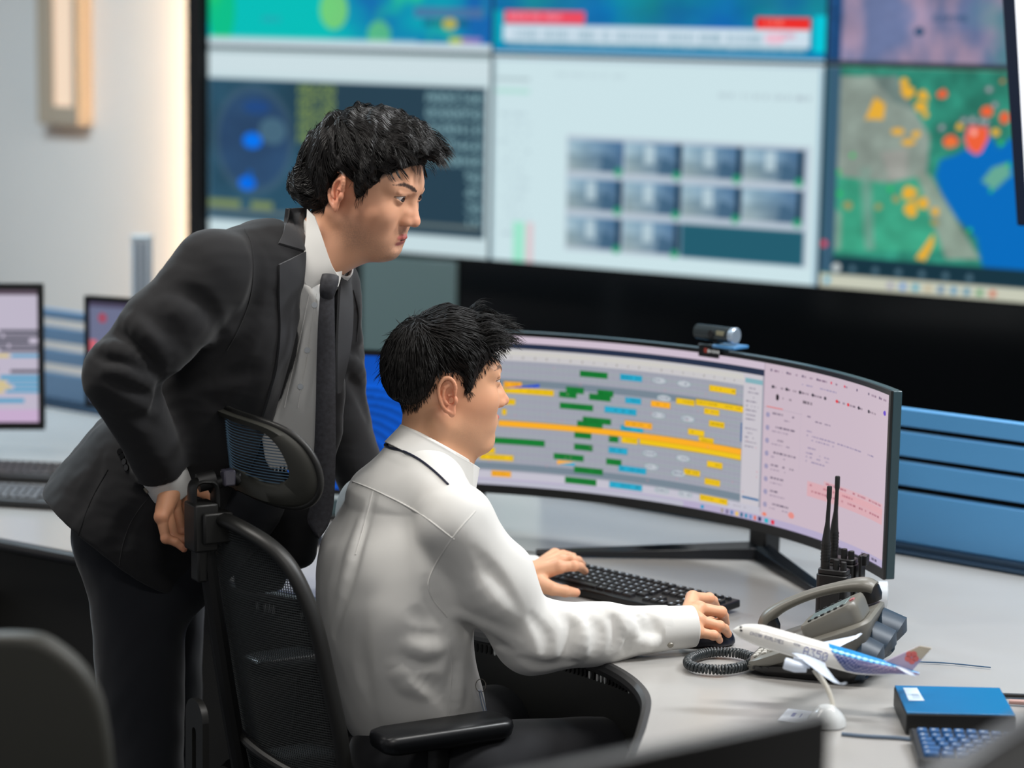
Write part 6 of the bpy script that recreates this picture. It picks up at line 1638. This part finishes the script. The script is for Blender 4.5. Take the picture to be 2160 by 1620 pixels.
# dark cord round the neck under the collar, and the clear holder hanging in front
b = MB(); pts = [(812, 938), (822, 945), (850, 952), (885, 970), (918, 996), (945, 1022)]
pp = [march(lambda p: np.minimum(shirt1(p), collar1(p)), x, y) for x, y in catmull(pts, 5)]; pp = [q + np.array([0, -.002, .001]) for q in pp if q is not None]
lan = thing('lanyard', 'thin dark blue cord around the collar of the seated man', 'lanyard', tuple(pp[0]))
b.tube(pp, .0021, 8); b.build('cord', mat('cord_navy', (.08, .11, .20), rough=.5), lan)
b = MB(); b.tube([pp[0], pp[1], pp[2]], [.004, .0042, .0025], 8); b.build('clasp', M_black, lan)
kr = thing('badge_reel', 'small ring with clear strap hanging at the front waist of the seated man', 'badge reel', tuple(P(1015, 1440, 4.16)))
b = MB(); rc = P(1014, 1446, 4.16); b.tube([rc + np.array([.009 * math.cos(a), .003 * math.sin(a), .011 * math.sin(a)]) for a in np.linspace(0, 6.283, 25)], .0008, 6, cap=False); b.build('ring', mat('ring_metal', (.6, .58, .55), rough=.25, metal=.9), kr)
b = MB(); b.tube([P(1010, 1456, 4.16), P(1016, 1485, 4.165), P(1026, 1518, 4.17)], .0035, 8, flat=.35); b.tube([P(1014, 1456, 4.155), P(1022, 1485, 4.16), P(1031, 1520, 4.165)], .0012, 6); b.build('strap', mat('strap_clear', (.55, .60, .68), rough=.2), kr)
# trousers, legs and shoes
M_tr = mat('navy_black_trousers', (.085, .09, .11), rough=.85, sheen=.2, bump=.1, bscale=900)
KR, KL = np.array([.24, 4.28, .545]), np.array([.10, 4.55, .545])
AR_, AL_ = np.array([.17, 4.25, .12]), np.array([.03, 4.52, .12])
def trous1(p):
    d = ell(p, (-.14, 4.21, .555), (.14, .15, .085), np.stack([FS, RS_, [0, 0, 1]], 1))
    for s_, K_, A_ in ((1, KR, AR_), (-1, KL, AL_)):
        h = np.array([-.10, 4.22, .545]) + RS_ * .095 * s_
        d = sm(d, cone(p, h, K_, .088, .066), .03); d = sm(d, cone(p, K_, A_, .064, .055), .03)
    return d + .002 * n3(p, 25, 6)
sdf_obj('trousers', trous1, (-.33, 3.98, .07), (.36, 4.70, .66), .007, M_tr, seated)
for A_ in (AR_, AL_):
    b = MB(frame(FS), (A_[0], A_[1], .002)); b.loft([[(x + .06, y, z) for x, y in rrect(.28 * k, .098 * k, .045 * k, 5)] for z, k in ((0, .95), (.02, 1.0), (.05, .93), (.075, .75))]); b.build('shoe', M_black, seated)
# hands
I3 = lambda a, b, c, t=.45: b * (1 - t) + c * t
def fing(m, p_, t_): m, p_, t_ = map(lambda v: np.asarray(v, float), (m, p_, t_)); return (m, p_, p_ * .45 + t_ * .55 + np.array([0, 0, .004]), t_)
W1 = WR + nrm(WR - EL) * .034 + np.array([0, 0, .003])
HR = [fing(PZ(1461, 1261, .818), PZ(1496, 1262, .810), PZ(1511, 1279, .786)), fing(PZ(1474, 1283, .812), PZ(1521, 1291, .802), PZ(1531, 1314, .772)),
      fing(PZ(1473, 1308, .800), PZ(1518, 1321, .788), PZ(1536, 1338, .764)), fing(PZ(1470, 1333, .783), PZ(1505, 1340, .777), PZ(1518, 1351, .757))]
TR = (W1 + np.array([.015, .03, -.006]), W1 + np.array([.030, .055, -.012]), W1 + np.array([.048, .074, -.014]), W1 + np.array([.064, .084, -.018]))
W2 = PZ(1120, 1212, .795)
HL = [fing(PZ(1180, 1196, .815), PZ(1211, 1194, .816), PZ(1234, 1205, .788)), fing(PZ(1183, 1184, .815), PZ(1208, 1182, .818), PZ(1228, 1191, .790)),
      fing(PZ(1178, 1176, .812), PZ(1200, 1175, .812), PZ(1214, 1183, .790)), fing(PZ(1170, 1170, .806), PZ(1188, 1170, .806), PZ(1200, 1178, .788))]
TL = (PZ(1140, 1232, .785), PZ(1165, 1242, .778), PZ(1192, 1247, .772), PZ(1215, 1250, .766))
hand_parts = []; hand_cols = []
for (W_, H_, T_) in ((W1, HR, TR), (W2, HL, TL)):
    f = lambda p: hand_sdf(p, W_, H_, T_, 1.06)
    allp = np.array([W_] + [q for g in H_ for q in g] + list(T_)); V, Q = surface_nets(f, allp.min(0) - .034, allp.max(0) + .034, .0013)
    hand_parts.append((V, Q)); hand_cols.append(hand_color(V, H_, T_, W_, (.87, .66, .52)))
# the whole body under the clothes: trunk, arms and legs run into head, neck and hands
def inner1(p):
    d = loftsdf(p, TP, [RS_] * 6, [.12, .13, .13, .135, .14, .12], [.075, .09, .085, .085, .085, .06])
    nk = np.array([-.155, 4.272, 1.06]); d = sm(d, cone(p, (-.185, 4.262, .97), nk, .05, .046), .03); d = sm(d, cone(p, nk, np.array([-.135, 4.285, 1.13]), .046, .046), .02)
    for S_, E_, W_, HW in ((SR, EL, WR, W1), (SLf, ELf, WLf, W2)):
        d = sm(d, cone(p, S_, E_, .045, .034), .03); d = sm(d, cone(p, E_, W_, .034, .024), .015); d = sm(d, cone(p, W_, HW, .024, .0205), .01)
    for s_, K_, A_ in ((1, KR, AR_), (-1, KL, AL_)):
        h = np.array([-.10, 4.22, .545]) + RS_ * .095 * s_
        d = sm(d, cone(p, h, K_, .07, .05), .03); d = sm(d, cone(p, K_, A_, .048, .035), .03)
    return d
iV, iQ = surface_nets(inner1, (-.42, 3.98, .06), (.40, 4.75, 1.16), .008, slack=3)
c = toW1([0, 0, 0]); hV1, hQ1 = surface_nets(f1, c - np.array([.16, .16, .16]), c + np.array([.16, .16, .19]), .00135)
join_meshes('body', [(hV1, hQ1), (iV, iQ)] + hand_parts, M_skin, seated, [head_color(toL1(hV1), H1), np.tile(s2l((.85, .64, .50)), (len(iV), 1))] + hand_cols)
b = MB(); 
for f_ in HR: nail(b, f_, (0, 0, 1))
for f_ in HL: nail(b, f_, (0, 0, 1))
nail(b, TL, (0, 0, 1)); b.build('fingernails', mat('nail', (.90, .72, .64), rough=.25), seated, smooth=60)
eyes(H1, toW1, 1.05, seated)
# ================================================================== standing man
stand = thing('person', 'standing person in dark suit and tie leaning over with a hand on the chair', 'person', (-.62, 4.45, 0))
RH2, toL2, toW2 = head_frame((-.268, 4.322, 1.554), 24, 20, 1.06, fx=.955, bx=.97)
NB2 = np.array([-.365, 4.345, 1.435])
H2 = dict(neckb=tuple(toL2(NB2[None])[0]), neckr=.050, throat=tuple(toL2(np.array([[-.335, 4.31, 1.445]]))[0]), nose=.1130, stubble=.40, skin=(.88, .66, .53), ears=1.16, eye=.0050, open=.0016, nz=.0035, lip=.0970, necka=(-.018, 0, -.045), cz=.0105, earrot=.60, brow=1.0, gaze=(1, .04, -.16), lipcol=(.76, .40, .38))
def hairline2(q):
    x, y, z = q[:, 0], np.abs(q[:, 1]), q[:, 2]
    zl = np.interp(x, [-.12, -.08, -.050, -.034, -.024, -.008, .008, .018, .026, .034, .050, .066, .080, .09], [-.052, -.052, -.044, -.034, .020, .034, .030, .000, .006, .026, .051, .070, .088, .094])
    return z - zl
H2['hairshade'] = lambda q: np.where((np.abs(q[:, 1]) > .0765) & (q[:, 2] < .035) & (np.abs(q[:, 0] + .008) < .03), 0, np.clip(.3 + hairline2(q) / .012, 0, 1)) * .92
f2 = lambda p: head_sdf(toL2(p), H2) * 1.06
def scalp2(q): return head_sdf(q, H2)
def hairvol2(q, waves=True):
    x, y, z = q[:, 0], q[:, 1], q[:, 2]; m = mirror(q)
    sk = ell(m, (-.014, 0, .044), (.097, .076, .082)); sk = sm(sk, ell(m, (.030, 0, .030), (.060, .0655, .075)), .02); sk = sm(sk, cone(m, (-.05, .0, .01), (-.07, 0, -.05), .06, .045), .02)
    hl = hairline2(q); top = np.clip((z - .05) / .06, 0, 1)
    th = np.clip((hl - .004) * .55, -.004, .011) * (1 - top) + top * (.016 + .014 * np.clip((x + .05) / .09, 0, 1)) * np.clip(hl / .028, 0, 1) + .006 * np.clip((-x - .03) / .06, 0, 1) * (1 - top)
    d = sk - th
    d = sm(d, ell(m, (-.098, 0, -.008), (.034, .058, .036)), .02)                      # flick at the nape
    d = sm(d, ell(m, (-.112, 0, -.030), (.024, .045, .020)), .016)
    d = sm(d, ell(q, (.064, -.006, .117), (.034, .050, .019), roty(.35)), .016)         # quiff
    if waves:
        ph = 115 * x + 40 * z + 25 * y + 2.2 * n3(q, 26, 4)
        d = d + .0026 * np.sin(ph) * np.clip((z + .06) / .05, 0, 1) + .0012 * np.sin(2.3 * ph + 60 * z)
    d = smax(d, -(hl - .000) * .8 - np.clip((x - .088) * 6, 0, .03), .005)
    ear = ell(m, (-.007, .086, .001), (.025, .017, .033)); d = smax(d, -ear, .004)
    return d
gV, gQ = surface_nets(hairvol2, np.array([-.165, -.12, -.075]), np.array([.135, .12, .185]), .0024, proj_iter=1)
hair2 = [(toW2(gV), gQ)]
rs = np.random.RandomState(8); CW2 = np.array([-.075, -.01, .105])
def dir2(p, t, r, r2):
    v = p - CW2; v /= np.linalg.norm(v, axis=1)[:, None] + 1e-6
    top = np.clip((p[:, 2:] - .085) / .04, 0, 1); back = np.clip((-.035 - p[:, :1]) / .03, 0, 1); nape = np.clip((.02 - p[:, 2:]) / .03, 0, 1) * back
    side = (1 - top) * (1 - back)
    D = v * .35 + top * np.array([1.0, 0, .05]) + side * (np.array([.75, 0, -.72]) + np.array([0, 0, .9]) * np.clip(t - .55, 0, 1) * 2) + back * (1 - nape) * (1 - top) * np.array([-.15, 0, -1.0]) + nape * (np.array([-.55, 0, -.6]) + np.array([-.6, 0, 1.1]) * t)
    return D + r * .15 + .26 * np.sin(t * 9 + r[:, :1] * 2) * np.array([0, .5, .9])
def clumped(cand, nc, per, spread):
    c_ = cand[rs.choice(len(cand), nc)]; sd = (c_[:, None] + rs.normal(size=(nc, per, 3)) * spread).reshape(-1, 3); return sd, np.repeat(np.arange(nc), per)
ok = hairline2(gV) > .002; cand = gV[ok]
sd, cl = clumped(cand, 520, 11, .0032)
hair2.append(strands('a', sd, dir2, 15, .0034, .00060, toW2, None, None, surf=hairvol2, lift=.0010, rng=rs, wav=.0006, nseg=3, clump=cl, taper=.2))
# curling locks: quiff over the forehead, crown curls, temple lock, nape flick
fq = cand[(cand[:, 0] > .045) & (cand[:, 2] > .095)]
sd, cl = clumped(fq, 46, 14, .0034)
hair2.append(strands('q', sd, lambda p, t, r, r2: np.array([1.0, -.10, .12]) + r * .22 + np.array([0, 0, -1.5]) * max(0, t - .25) , 11, .0034, .00055, toW2, None, None, surf=hairvol2, rng=rs, nseg=3, pull=.0, clump=cl, taper=.12))
fq = cand[(cand[:, 0] > .030) & (hairline2(cand) < .030) & (cand[:, 2] > .045)]
sd, cl = clumped(fq, 40, 9, .0022)
hair2.append(strands('t', sd, lambda p, t, r, r2: np.array([.75, 0, -.75]) + r * .18 + np.array([.9, 0, .9]) * max(0, t - .3), 8, .0028, .00045, toW2, None, None, surf=lambda q: np.minimum(hairvol2(q), scalp2(q)), rng=rs, nseg=3, pull=.55, lift=.002, clump=cl, taper=.12))
fq = cand[(cand[:, 2] > .135)]
sd, cl = clumped(fq, 26, 10, .0030)
hair2.append(strands('c', sd, lambda p, t, r, r2: np.array([.9 * math.cos(5 * t), 0, .55 + .9 * math.sin(5 * t) - t]) + r * .25, 10, .0030, .00045, toW2, None, None, surf=hairvol2, rng=rs, nseg=3, pull=.25, clump=cl, taper=.12))
fq = cand[(cand[:, 0] < -.085) & (cand[:, 2] < .03)]
sd, cl = clumped(fq, 60, 10, .0030)
hair2.append(strands('n', sd, lambda p, t, r, r2: np.array([-.6, 0, -.75 + 1.9 * t]) + r * .25, 11, .0030, .00048, toW2, None, None, surf=hairvol2, rng=rs, nseg=3, pull=.45, clump=cl, taper=.12))
V_, Q_ = surface_nets(scalp2, np.array([-.10, -.10, -.06]), np.array([.06, .10, .06]), .004, proj_iter=0)
h_ = hairline2(V_); fr = V_[(h_ > -.006) & (h_ < .012) & (V_[:, 2] < .03) & (np.abs(V_[:, 1]) < .078)]; sd = fr[rs.choice(len(fr), 420)]
hair2.append(strands('m', sd, lambda p, t, r, r2: np.where(p[:, :1] > 0, [[.2, 0, -1.]], [[-.5, 0, -.8]]) + r * .2, 6, .0022, .00036, toW2, None, None, surf=scalp2, lift=.0005, rng=rs, nseg=3, taper=.2))
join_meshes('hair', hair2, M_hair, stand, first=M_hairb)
M_suit = mat('charcoal_suit', (.092, .092, .102), rough=.9, sheen=.12, bump=.12, bscale=1100, noise=.06, nscale=300)
M_lapel = mat('charcoal_lapel', (.165, .168, .182), rough=.85, sheen=.3, bump=.12, bscale=1100)
M_strs = mat('suit_trousers', (.095, .105, .130), rough=.9, sheen=.2, bump=.1, bscale=900)
M_tie = mat('dark_patterned_tie', (.17, .17, .19), rough=.6, noise=.45, nscale=150)
FC = nrm((.883, -.469, 0)); RC = np.array([FC[1], -FC[0], 0])
SP = [P(300, 1150, 4.42), P(385, 985, 4.40), P(478, 820, 4.37), P(552, 670, 4.34), P(592, 565, 4.335)]
SK = [P(345, 1010, 4.40), P(268, 1110, 4.42), P(228, 1200, 4.43)]
SHR, SHL = P(452, 572, 4.165), P(690, 606, 4.50)
ELR, WRR = P(252, 792, 4.10), P(343, 992, 4.215)
ELL, WRL = P(712, 880, 4.56), P(790, 1085, 4.62)
NKB = np.array([-.372, 4.345, 1.425])
HEMP, HEMN = P(300, 1200, 4.30), nrm((.57, .05, .82))
def jacket_torso(p):
    d = loftsdf(p, SP, [RC] * 5, [.185, .180, .183, .188, .165], [.140, .135, .130, .124, .092])
    d = sm(d, loftsdf(p, SK, [RC] * 3, [.175, .188, .192], [.150, .160, .165]), .05)
    d = sm(d, cone(p, P(250, 960, 4.46), P(165, 1075, 4.47), .06, .055), .06)               # back flap standing off
    d = sm(d, cone(p, NKB + np.array([-.025, 0, -.002]), SHR, .068, .060), .045); d = sm(d, cone(p, NKB + np.array([-.01, 0, -.01]), SHL, .064, .055), .045)
    d = sm(d, cone(p, P(690, 690, 4.36), P(672, 900, 4.36), .045, .042), .04); d = sm(d, cone(p, P(672, 900, 4.36), P(628, 1160, 4.38), .042, .035), .02)   # far front panel
    d = sm(d, cone(p, P(600, 1060, 4.42), P(548, 1215, 4.44), .055, .05), .04)
    return d
def jacket_sleeves(p, cut=True):
    a = cone(p, SHR, SHR + (ELR - SHR) * .55, .070, .067); a = sm(a, cone(p, SHR + (ELR - SHR) * .55, ELR, .067, .060), .03)
    a = sm(a, cone(p, ELR, WRR, .060, .046), .022)
    b = cone(p, SHL, ELL, .062, .058); b = sm(b, cone(p, ELL, WRL, .057, .045), .02)
    if cut: a = smax(a, (p - WRR) @ nrm(WRR - ELR), .004); b = smax(b, (p - WRL) @ nrm(WRL - ELL), .004)
    return a, b
def jacket_base(p, cut=True):
    a, b = jacket_sleeves(p, cut)
    return sm(sm(jacket_torso(p), a, .030), b, .02)
nearA, nearB, nearT = march_many(jacket_torso, [(636, 600), (574, 888), (645, 520)], 3.6, 5.0)
def opening(p, o=0.0):
    L = nearB - nearA; nA = nrm(np.cross(L, FC)); nA = nA if nA @ np.array([1., 0, 0]) > 0 else -nA
    a = -((p - nearA) @ nA) - o                                      # beyond the near front edge
    L = nearA - nearT; nA = nrm(np.cross(L, FC)); nA = nA if nA @ np.array([1., 0, 0]) > 0 else -nA; a = np.maximum(a, -((p - nearT) @ nA) - o)
    q0, q1 = P(722, 590, 4.32), P(694, 900, 4.26); nB = nrm(np.cross(q1 - q0, FC)); nB = nB if nB @ np.array([1., 0, 0]) > 0 else -nB
    b = ((p - q0) @ nB) - o
    dep = -((p - SP[2]) @ FC) + .035 - .10 * np.clip((p[:, 2] - 1.2) * 2, 0, 1)
    return np.maximum(np.maximum(a, b), np.maximum(dep, p[:, 2] - 1.60))
_j = lambda p: smax(jacket_base(p), -opening(p), .004)
FOLD2 = make_folds(_j, [
    (-.012, .020, [(250, 700), (295, 735), (333, 792)]), (.010, .022, [(255, 668), (310, 705), (350, 760)]), (-.010, .016, [(212, 752), (255, 762), (300, 790)]), (.010, .018, [(205, 728), (255, 740), (300, 768)]),
    (-.009, .016, [(228, 800), (270, 812), (318, 838)]), (.007, .016, [(225, 780), (270, 790), (315, 815)]), (-.010, .016, [(338, 800), (336, 840), (322, 880)]), (-.006, .018, [(250, 870), (300, 885), (345, 905)]),
    (-.010, .026, [(540, 690), (500, 735), (440, 790), (350, 830)]), (-.006, .026, [(360, 600), (420, 640), (470, 700)]), (.005, .026, [(330, 620), (400, 670), (450, 730)]), (-.005, .022, [(300, 650), (350, 690), (400, 750)]),
    (-.006, .022, [(520, 500), (545, 560), (530, 640), (500, 710)]), (-.007, .024, [(560, 900), (500, 860), (430, 840)]), (-.006, .020, [(540, 780), (490, 790), (430, 815)]), (.005, .03, [(575, 700), (560, 800), (530, 900)]),
    (-.007, .022, [(215, 960), (190, 1030), (150, 1100)]), (-.005, .03, [(300, 1050), (260, 1120), (250, 1190)]), (.006, .03, [(350, 1080), (330, 1150), (330, 1210)]),
    (-.010, .018, [(745, 640), (752, 700), (740, 760)]), (-.009, .014, [(725, 720), (750, 745), (768, 735)]), (-.008, .016, [(730, 790), (760, 830), (775, 880)]), (.008, .016, [(738, 760), (765, 790), (780, 840)])])
def jacket(p):
    d = smax(jacket_torso(p), -opening(p), .004)
    d = smax(d, -((p - HEMP) @ HEMN) - .012 * np.sin((p @ RC) * 14), .008)
    d = smax(d, -cone(p, NKB - np.array([.02, 0, .06]), NKB + np.array([.055, -.02, .12]), .046, .064), .004)
    a, b = jacket_sleeves(p)
    d = sm(sm(d, a, .030), b, .02) + .0022 * n3(p, 26, 12) + .0008 * n3(p, 80, 13)
    return apply_folds(d, p, FOLD2)
jk = sdf_obj('jacket', jacket, (-.98, 3.98, .80), (-.12, 4.78, 1.60), .0042, M_suit, stand, slack=2.8)
# shirt front and collar
BLV = P(612, 860, 4.25); na_ = nrm(toW2(np.array([0, 0, -.06])) - NKB)
def shirt2(p):
    d = loftsdf(p, SP, [RC] * 5, [.165, .160, .168, .172, .15], [.118, .115, .114, .108, .078])
    d = sm(d, cone(p, P(640, 650, 4.27), BLV, .055, .062), .05); d = sm(d, cone(p, BLV, P(600, 960, 4.27), .062, .05), .03)
    d = sm(d, cone(p, NKB + np.array([-.01, 0, -.03]), NKB + np.array([.022, -.012, .03]), .062, .0585), .03)
    d = sm(d, cone(p, NKB, SHR, .05, .045), .03); d = sm(d, cone(p, NKB, SHL, .05, .045), .03)
    d = d + .0016 * n3(p, 30, 22)
    jt = jacket_torso(p) + .011; lim = np.minimum(np.minimum(jt, opening(p)), cone(p, NKB + na_ * -.01, NKB + na_ * .12, .066, .066)); d = smax(d, lim, .004)
    return smax(smax(d, (1.04 + .15 * (p[:, 0] + .45)) - p[:, 2], .01), -cone(p, NKB - np.array([.0, 0, .02]), NKB + np.array([.05, -.02, .12]), .051, .055), .003)
FOLD3 = make_folds(shirt2, [(-.006, .012, [(640, 660), (622, 740), (598, 830), (585, 880)]), (.006, .014, [(655, 650), (640, 740), (615, 840)]), (-.005, .012, [(660, 690), (650, 780), (640, 860)]), (-.004, .01, [(632, 700), (612, 780), (590, 850)])])
shf = lambda p: apply_folds(shirt2(p), p, FOLD3, .008)
sh2 = sdf_obj('shirt', shf, (-.66, 4.08, 1.0), (-.26, 4.52, 1.54), .0036, M_shirt, stand, slack=2.8)
# collar round the neck with a pointed leaf
def collar2(p):
    v = p - (NKB + na_ * .028); h = v @ na_; r = np.linalg.norm(v - h[:, None] * na_, axis=1); f = v @ FC
    d = np.maximum(np.abs(r - .0625 - .22 * np.clip(.03 - h, 0, .08)) - .0018, np.maximum(h - .042 + .42 * np.clip(f, -.06, .09), -.030 - h))
    return d
cl2 = sdf_obj('collar', collar2, NKB - .13, NKB + .15, .0017, M_shirt, sh2, slack=3)
near2 = lambda p: np.minimum(shf(p), collar2(p))
cly = march(collar2, 670, 530); cy = (cly[1] if cly is not None else 4.26)
patch('collar_leaf', [(648, 441, cy + .012), (645, 500, cy - .018), (639, 560, cy - .036), (642, 592, cy - .040), (652, 610, cy - .040)], [(664, 457, cy - .004), (676, 490, cy - .022), (686, 520, cy - .034), (700, 560, cy - .044), (712, 580, cy - .044)], 12, 24, near2, .001, .0022, M_shirt, sh2)
patch('collar_leaf', [(706, 574, cy - .022), (708, 592, cy - .026), (711, 606, cy - .026)], [(722, 572, cy + .004), (720, 584, cy), (714, 604, cy - .010)], 6, 10, near2, .0, .0018, M_shirt, sh2)
b = MB(); seam(b, shf, [(668, 620), (655, 700), (642, 780), (628, 860)], .0012); seam(b, shf, [(652, 620), (636, 700), (615, 790), (600, 860)], .0010); b.build('placket', M_shirt, sh2, smooth=60)
for (x, y) in ((664, 643), (648, 738), (634, 815)):
    q = march(shf, x, y)
    if q is not None:
        n_ = normal_at(shf, q); b = MB(); b.cyl(q, q + n_ * .0022, .0052); b.build('button', mat('button_white', (.80, .82, .84), rough=.3), sh2)
# tie: knot and hanging blade
ty = cy - .054
kn = [P(697, 581, ty + .004), P(695, 594, ty - .001), P(691, 612, ty - .004), P(689, 626, ty + .002)]
tie = MB(); tie.tube(catmull(kn, 4), catmull([[.0150], [.0162], [.0145], [.0122]], 4)[:, 0], 18, flat=.62, up=(0, 1, 0)); tk = tie.build('tie_knot', M_tie, stand, smooth=60)
patch('tie', [(675, 622, ty), (671, 680, ty - .004), (668, 760, ty + .0), (666, 860, ty + .004), (662, 960, ty + .01), (655, 1060, ty + .02), (647, 1098, ty + .022), (668, 1134, ty + .022)],
      [(705, 622, ty + .004), (706, 680, ty), (707, 760, ty + .004), (708, 860, ty + .008), (708, 960, ty + .014), (704, 1060, ty + .024), (692, 1110, ty + .026), (672, 1136, ty + .024)], 12, 60, near2, .002, .004, M_tie, stand, bulge=.0035)
# lapels and jacket collar lying on the front
jl = lambda p: np.minimum(jacket(p), shf(p) + .004)
def jcollar(p):
    v = p - (NKB + na_ * .005); h = v @ na_; r = np.linalg.norm(v - h[:, None] * na_, axis=1); f = v @ FC
    return np.maximum(np.abs(r - .0745 - .25 * np.clip(.03 - h, 0, .05)) - .003, np.maximum(h - .040 + .10 * np.clip(f, -.08, .09), np.maximum(-.012 - h, f - .045)))
sdf_obj('jacket_collar', jcollar, NKB - .13, NKB + .13, .0022, M_lapel, jk, slack=3)
jl2 = lambda p: np.minimum(np.minimum(jacket(p), jcollar(p)), shf(p) + .004)
patch('jacket_collar', [(604, 440), (600, 470), (597, 492), (586, 515)], [(650, 437), (646, 470), (645, 500), (643, 530)], 12, 18, jl2, .0045, .006, M_lapel, jk)
patch('lapel', [(587, 558), (586, 620), (588, 700), (581, 770), (566, 830), (550, 884)], [(643, 531), (637, 600), (626, 675), (610, 750), (592, 815), (570, 890)], 14, 46, jl, .0050, .006, M_lapel, jk, bulge=.0012)
patch('lapel', [(716, 584, 4.30), (712, 650, 4.285), (709, 740, 4.28), (708, 830, 4.28)], [(738, 600, 4.35), (742, 660, 4.325), (736, 740, 4.305), (716, 828, 4.29)], 8, 26, jl, .004, .005, M_lapel, jk)
b = MB()
for pts in ([(516, 484), (530, 515), (534, 570), (527, 630), (505, 690), (478, 740)], [(228, 990), (190, 1060), (165, 1130), (158, 1165)], [(350, 1010), (290, 1080), (262, 1140), (250, 1205)], [(745, 612), (756, 660), (752, 720)]): seam(b, jacket, pts, .0013)
b.build('seam', M_suit, jk, smooth=60)
for (x, y) in ((254, 953), (259, 963), (263.5, 974), (268, 986)):
    q = march(jacket, x, y)
    if q is not None:
        n_ = normal_at(jacket, q); b = MB(); b.cyl(q - n_ * .001, q + n_ * .0028, .0062, .0056); b.build('sleeve_button', mat('button_black', (.03, .03, .032), rough=.15), jk)
# cuff of the near sleeve
t2 = nrm(WRR - ELR); cw2 = WRR + t2 * .012
sdf_obj('cuff', lambda p: cuff_sdf(p, cw2, t2, .0400, -.040, .036), cw2 - .075, cw2 + .075, .0018, M_shirt, sh2, slack=3)
q = march(lambda p: cuff_sdf(p, cw2, t2, .0400, -.040, .036), 309, 1034)
if q is not None: b = MB(); b.cyl(q, q + normal_at(lambda p: cuff_sdf(p, cw2, t2, .0400, -.040, .036), q) * .003, .0055); b.build('button', mat('button_grey', (.55, .53, .48), rough=.3), sh2)
# trousers and shoes
HPs = [P(292, 1175, 4.37), P(330, 1170, 4.52)]; KNs = [P(302, 1640, 4.40), P(345, 1630, 4.55)]; ANs = [np.array([KNs[0][0] - .06, 4.44, .10]), np.array([KNs[1][0] - .02, 4.58, .10])]
def trous2(p):
    d = ell(p, P(318, 1120, 4.44), (.135, .165, .14), np.stack([FC, RC, [0, 0, 1]], 1))
    for h, k, a in zip(HPs, KNs, ANs): d = sm(d, cone(p, h, k, .094, .073), .03); d = sm(d, cone(p, k, a, .070, .058), .02)
    d = sm(d, cone(p, P(520, 1040, 4.38), P(360, 1190, 4.40), .085, .10), .05)
    d = d + .003 * n3(p, 20, 31) + .0012 * n3(p * [1, 1, .4], 70, 32)
    return np.maximum(d, .04 - p[:, 2])
sdf_obj('trousers', trous2, (-.92, 4.15, .03), (-.36, 4.78, 1.12), .0075, M_strs, stand, slack=3)
for a in ANs:
    b = MB(frame(FC), (a[0], a[1], .002)); b.loft([[(x + .06, y, z) for x, y in rrect(.29 * k, .10 * k, .045 * k, 5)] for z, k in ((0, .95), (.02, 1.0), (.05, .93), (.075, .72))]); b.build('shoe', M_black, stand)
# hands
W3 = P(368, 1012, 4.225)
H3 = [fing(P(386, 1050, 4.238), P(404, 1096, 4.236), P(438, 1130, 4.236)), fing(P(366, 1058, 4.214), P(385, 1122, 4.206), P(432, 1142, 4.205)),
      fing(P(350, 1071, 4.192), P(366, 1136, 4.182), P(412, 1151, 4.184)), fing(P(340, 1090, 4.174), P(350, 1136, 4.166), P(388, 1158, 4.168))]
T3 = (P(392, 1030, 4.25), P(422, 1034, 4.262), P(442, 1044, 4.262), P(452, 1062, 4.258))
W4 = WRL + nrm(WRL - ELL) * .03; fd = nrm((.85, .3, -.25)); sd_ = nrm(np.cross(fd, (0, 0, 1)))
H4 = [fing(W4 + fd * .085 + sd_ * (.030 - .02 * k), W4 + fd * .125 + sd_ * (.032 - .021 * k) + [0, 0, -.005], W4 + fd * .165 + sd_ * (.032 - .021 * k) + [0, 0, -.022]) for k in range(4)]
T4_ = (W4 + fd * .02 + sd_ * .02, W4 + fd * .05 + sd_ * .045, W4 + fd * .075 + sd_ * .055, W4 + fd * .10 + sd_ * .055)
hp2 = []; hc2 = []
for (W_, H_, T_) in ((W3, H3, T3), (W4, H4, T4_)):
    f = lambda p: hand_sdf(p, W_, H_, T_, 1.06)
    allp = np.array([W_] + [q for g in H_ for q in g] + list(T_)); V, Q = surface_nets(f, allp.min(0) - .034, allp.max(0) + .034, .0013)
    hp2.append((V, Q)); hc2.append(hand_color(V, H_, T_, W_, (.84, .61, .47)))
def inner2(p):
    d = loftsdf(p, SP, [RC] * 5, [.13, .13, .135, .14, .12], [.085, .085, .085, .085, .06])
    d = sm(d, cone(p, SP[-1], NKB, .06, .05), .03); d = sm(d, cone(p, NKB, NKB + na_ * .05, .048, .047), .02)
    for S_, E_, W_, HW in ((SHR, ELR, WRR, W3), (SHL, ELL, WRL, W4)):
        d = sm(d, cone(p, S_, E_, .048, .036), .03); d = sm(d, cone(p, E_, W_, .036, .026), .015); d = sm(d, cone(p, W_, HW, .026, .0225), .01)
    for h, k, a in zip(HPs, KNs, ANs): d = sm(d, cone(p, h, k, .075, .052), .03); d = sm(d, cone(p, k, a, .05, .038), .02)
    return d
iV2, iQ2 = surface_nets(inner2, (-.95, 4.0, .05), (-.18, 4.78, 1.55), .009, slack=3)
c = toW2([0, 0, 0]); gV2, gQ2 = surface_nets(f2, c - np.array([.18, .17, .17]), c + np.array([.17, .17, .19]), .00135)
join_meshes('body', [(gV2, gQ2), (iV2, iQ2)] + hp2, M_skin, stand, [head_color(toL2(gV2), H2), np.tile(s2l((.86, .65, .52)), (len(iV2), 1))] + hc2)
b = MB()
for f_ in H4: nail(b, f_, (0, 0, 1))
nail(b, T3, (.5, -.6, .3)); b.build('fingernails', mat('nail', (.90, .72, .64), rough=.25), stand, smooth=60)
eyes(H2, toW2, 1.06, stand)
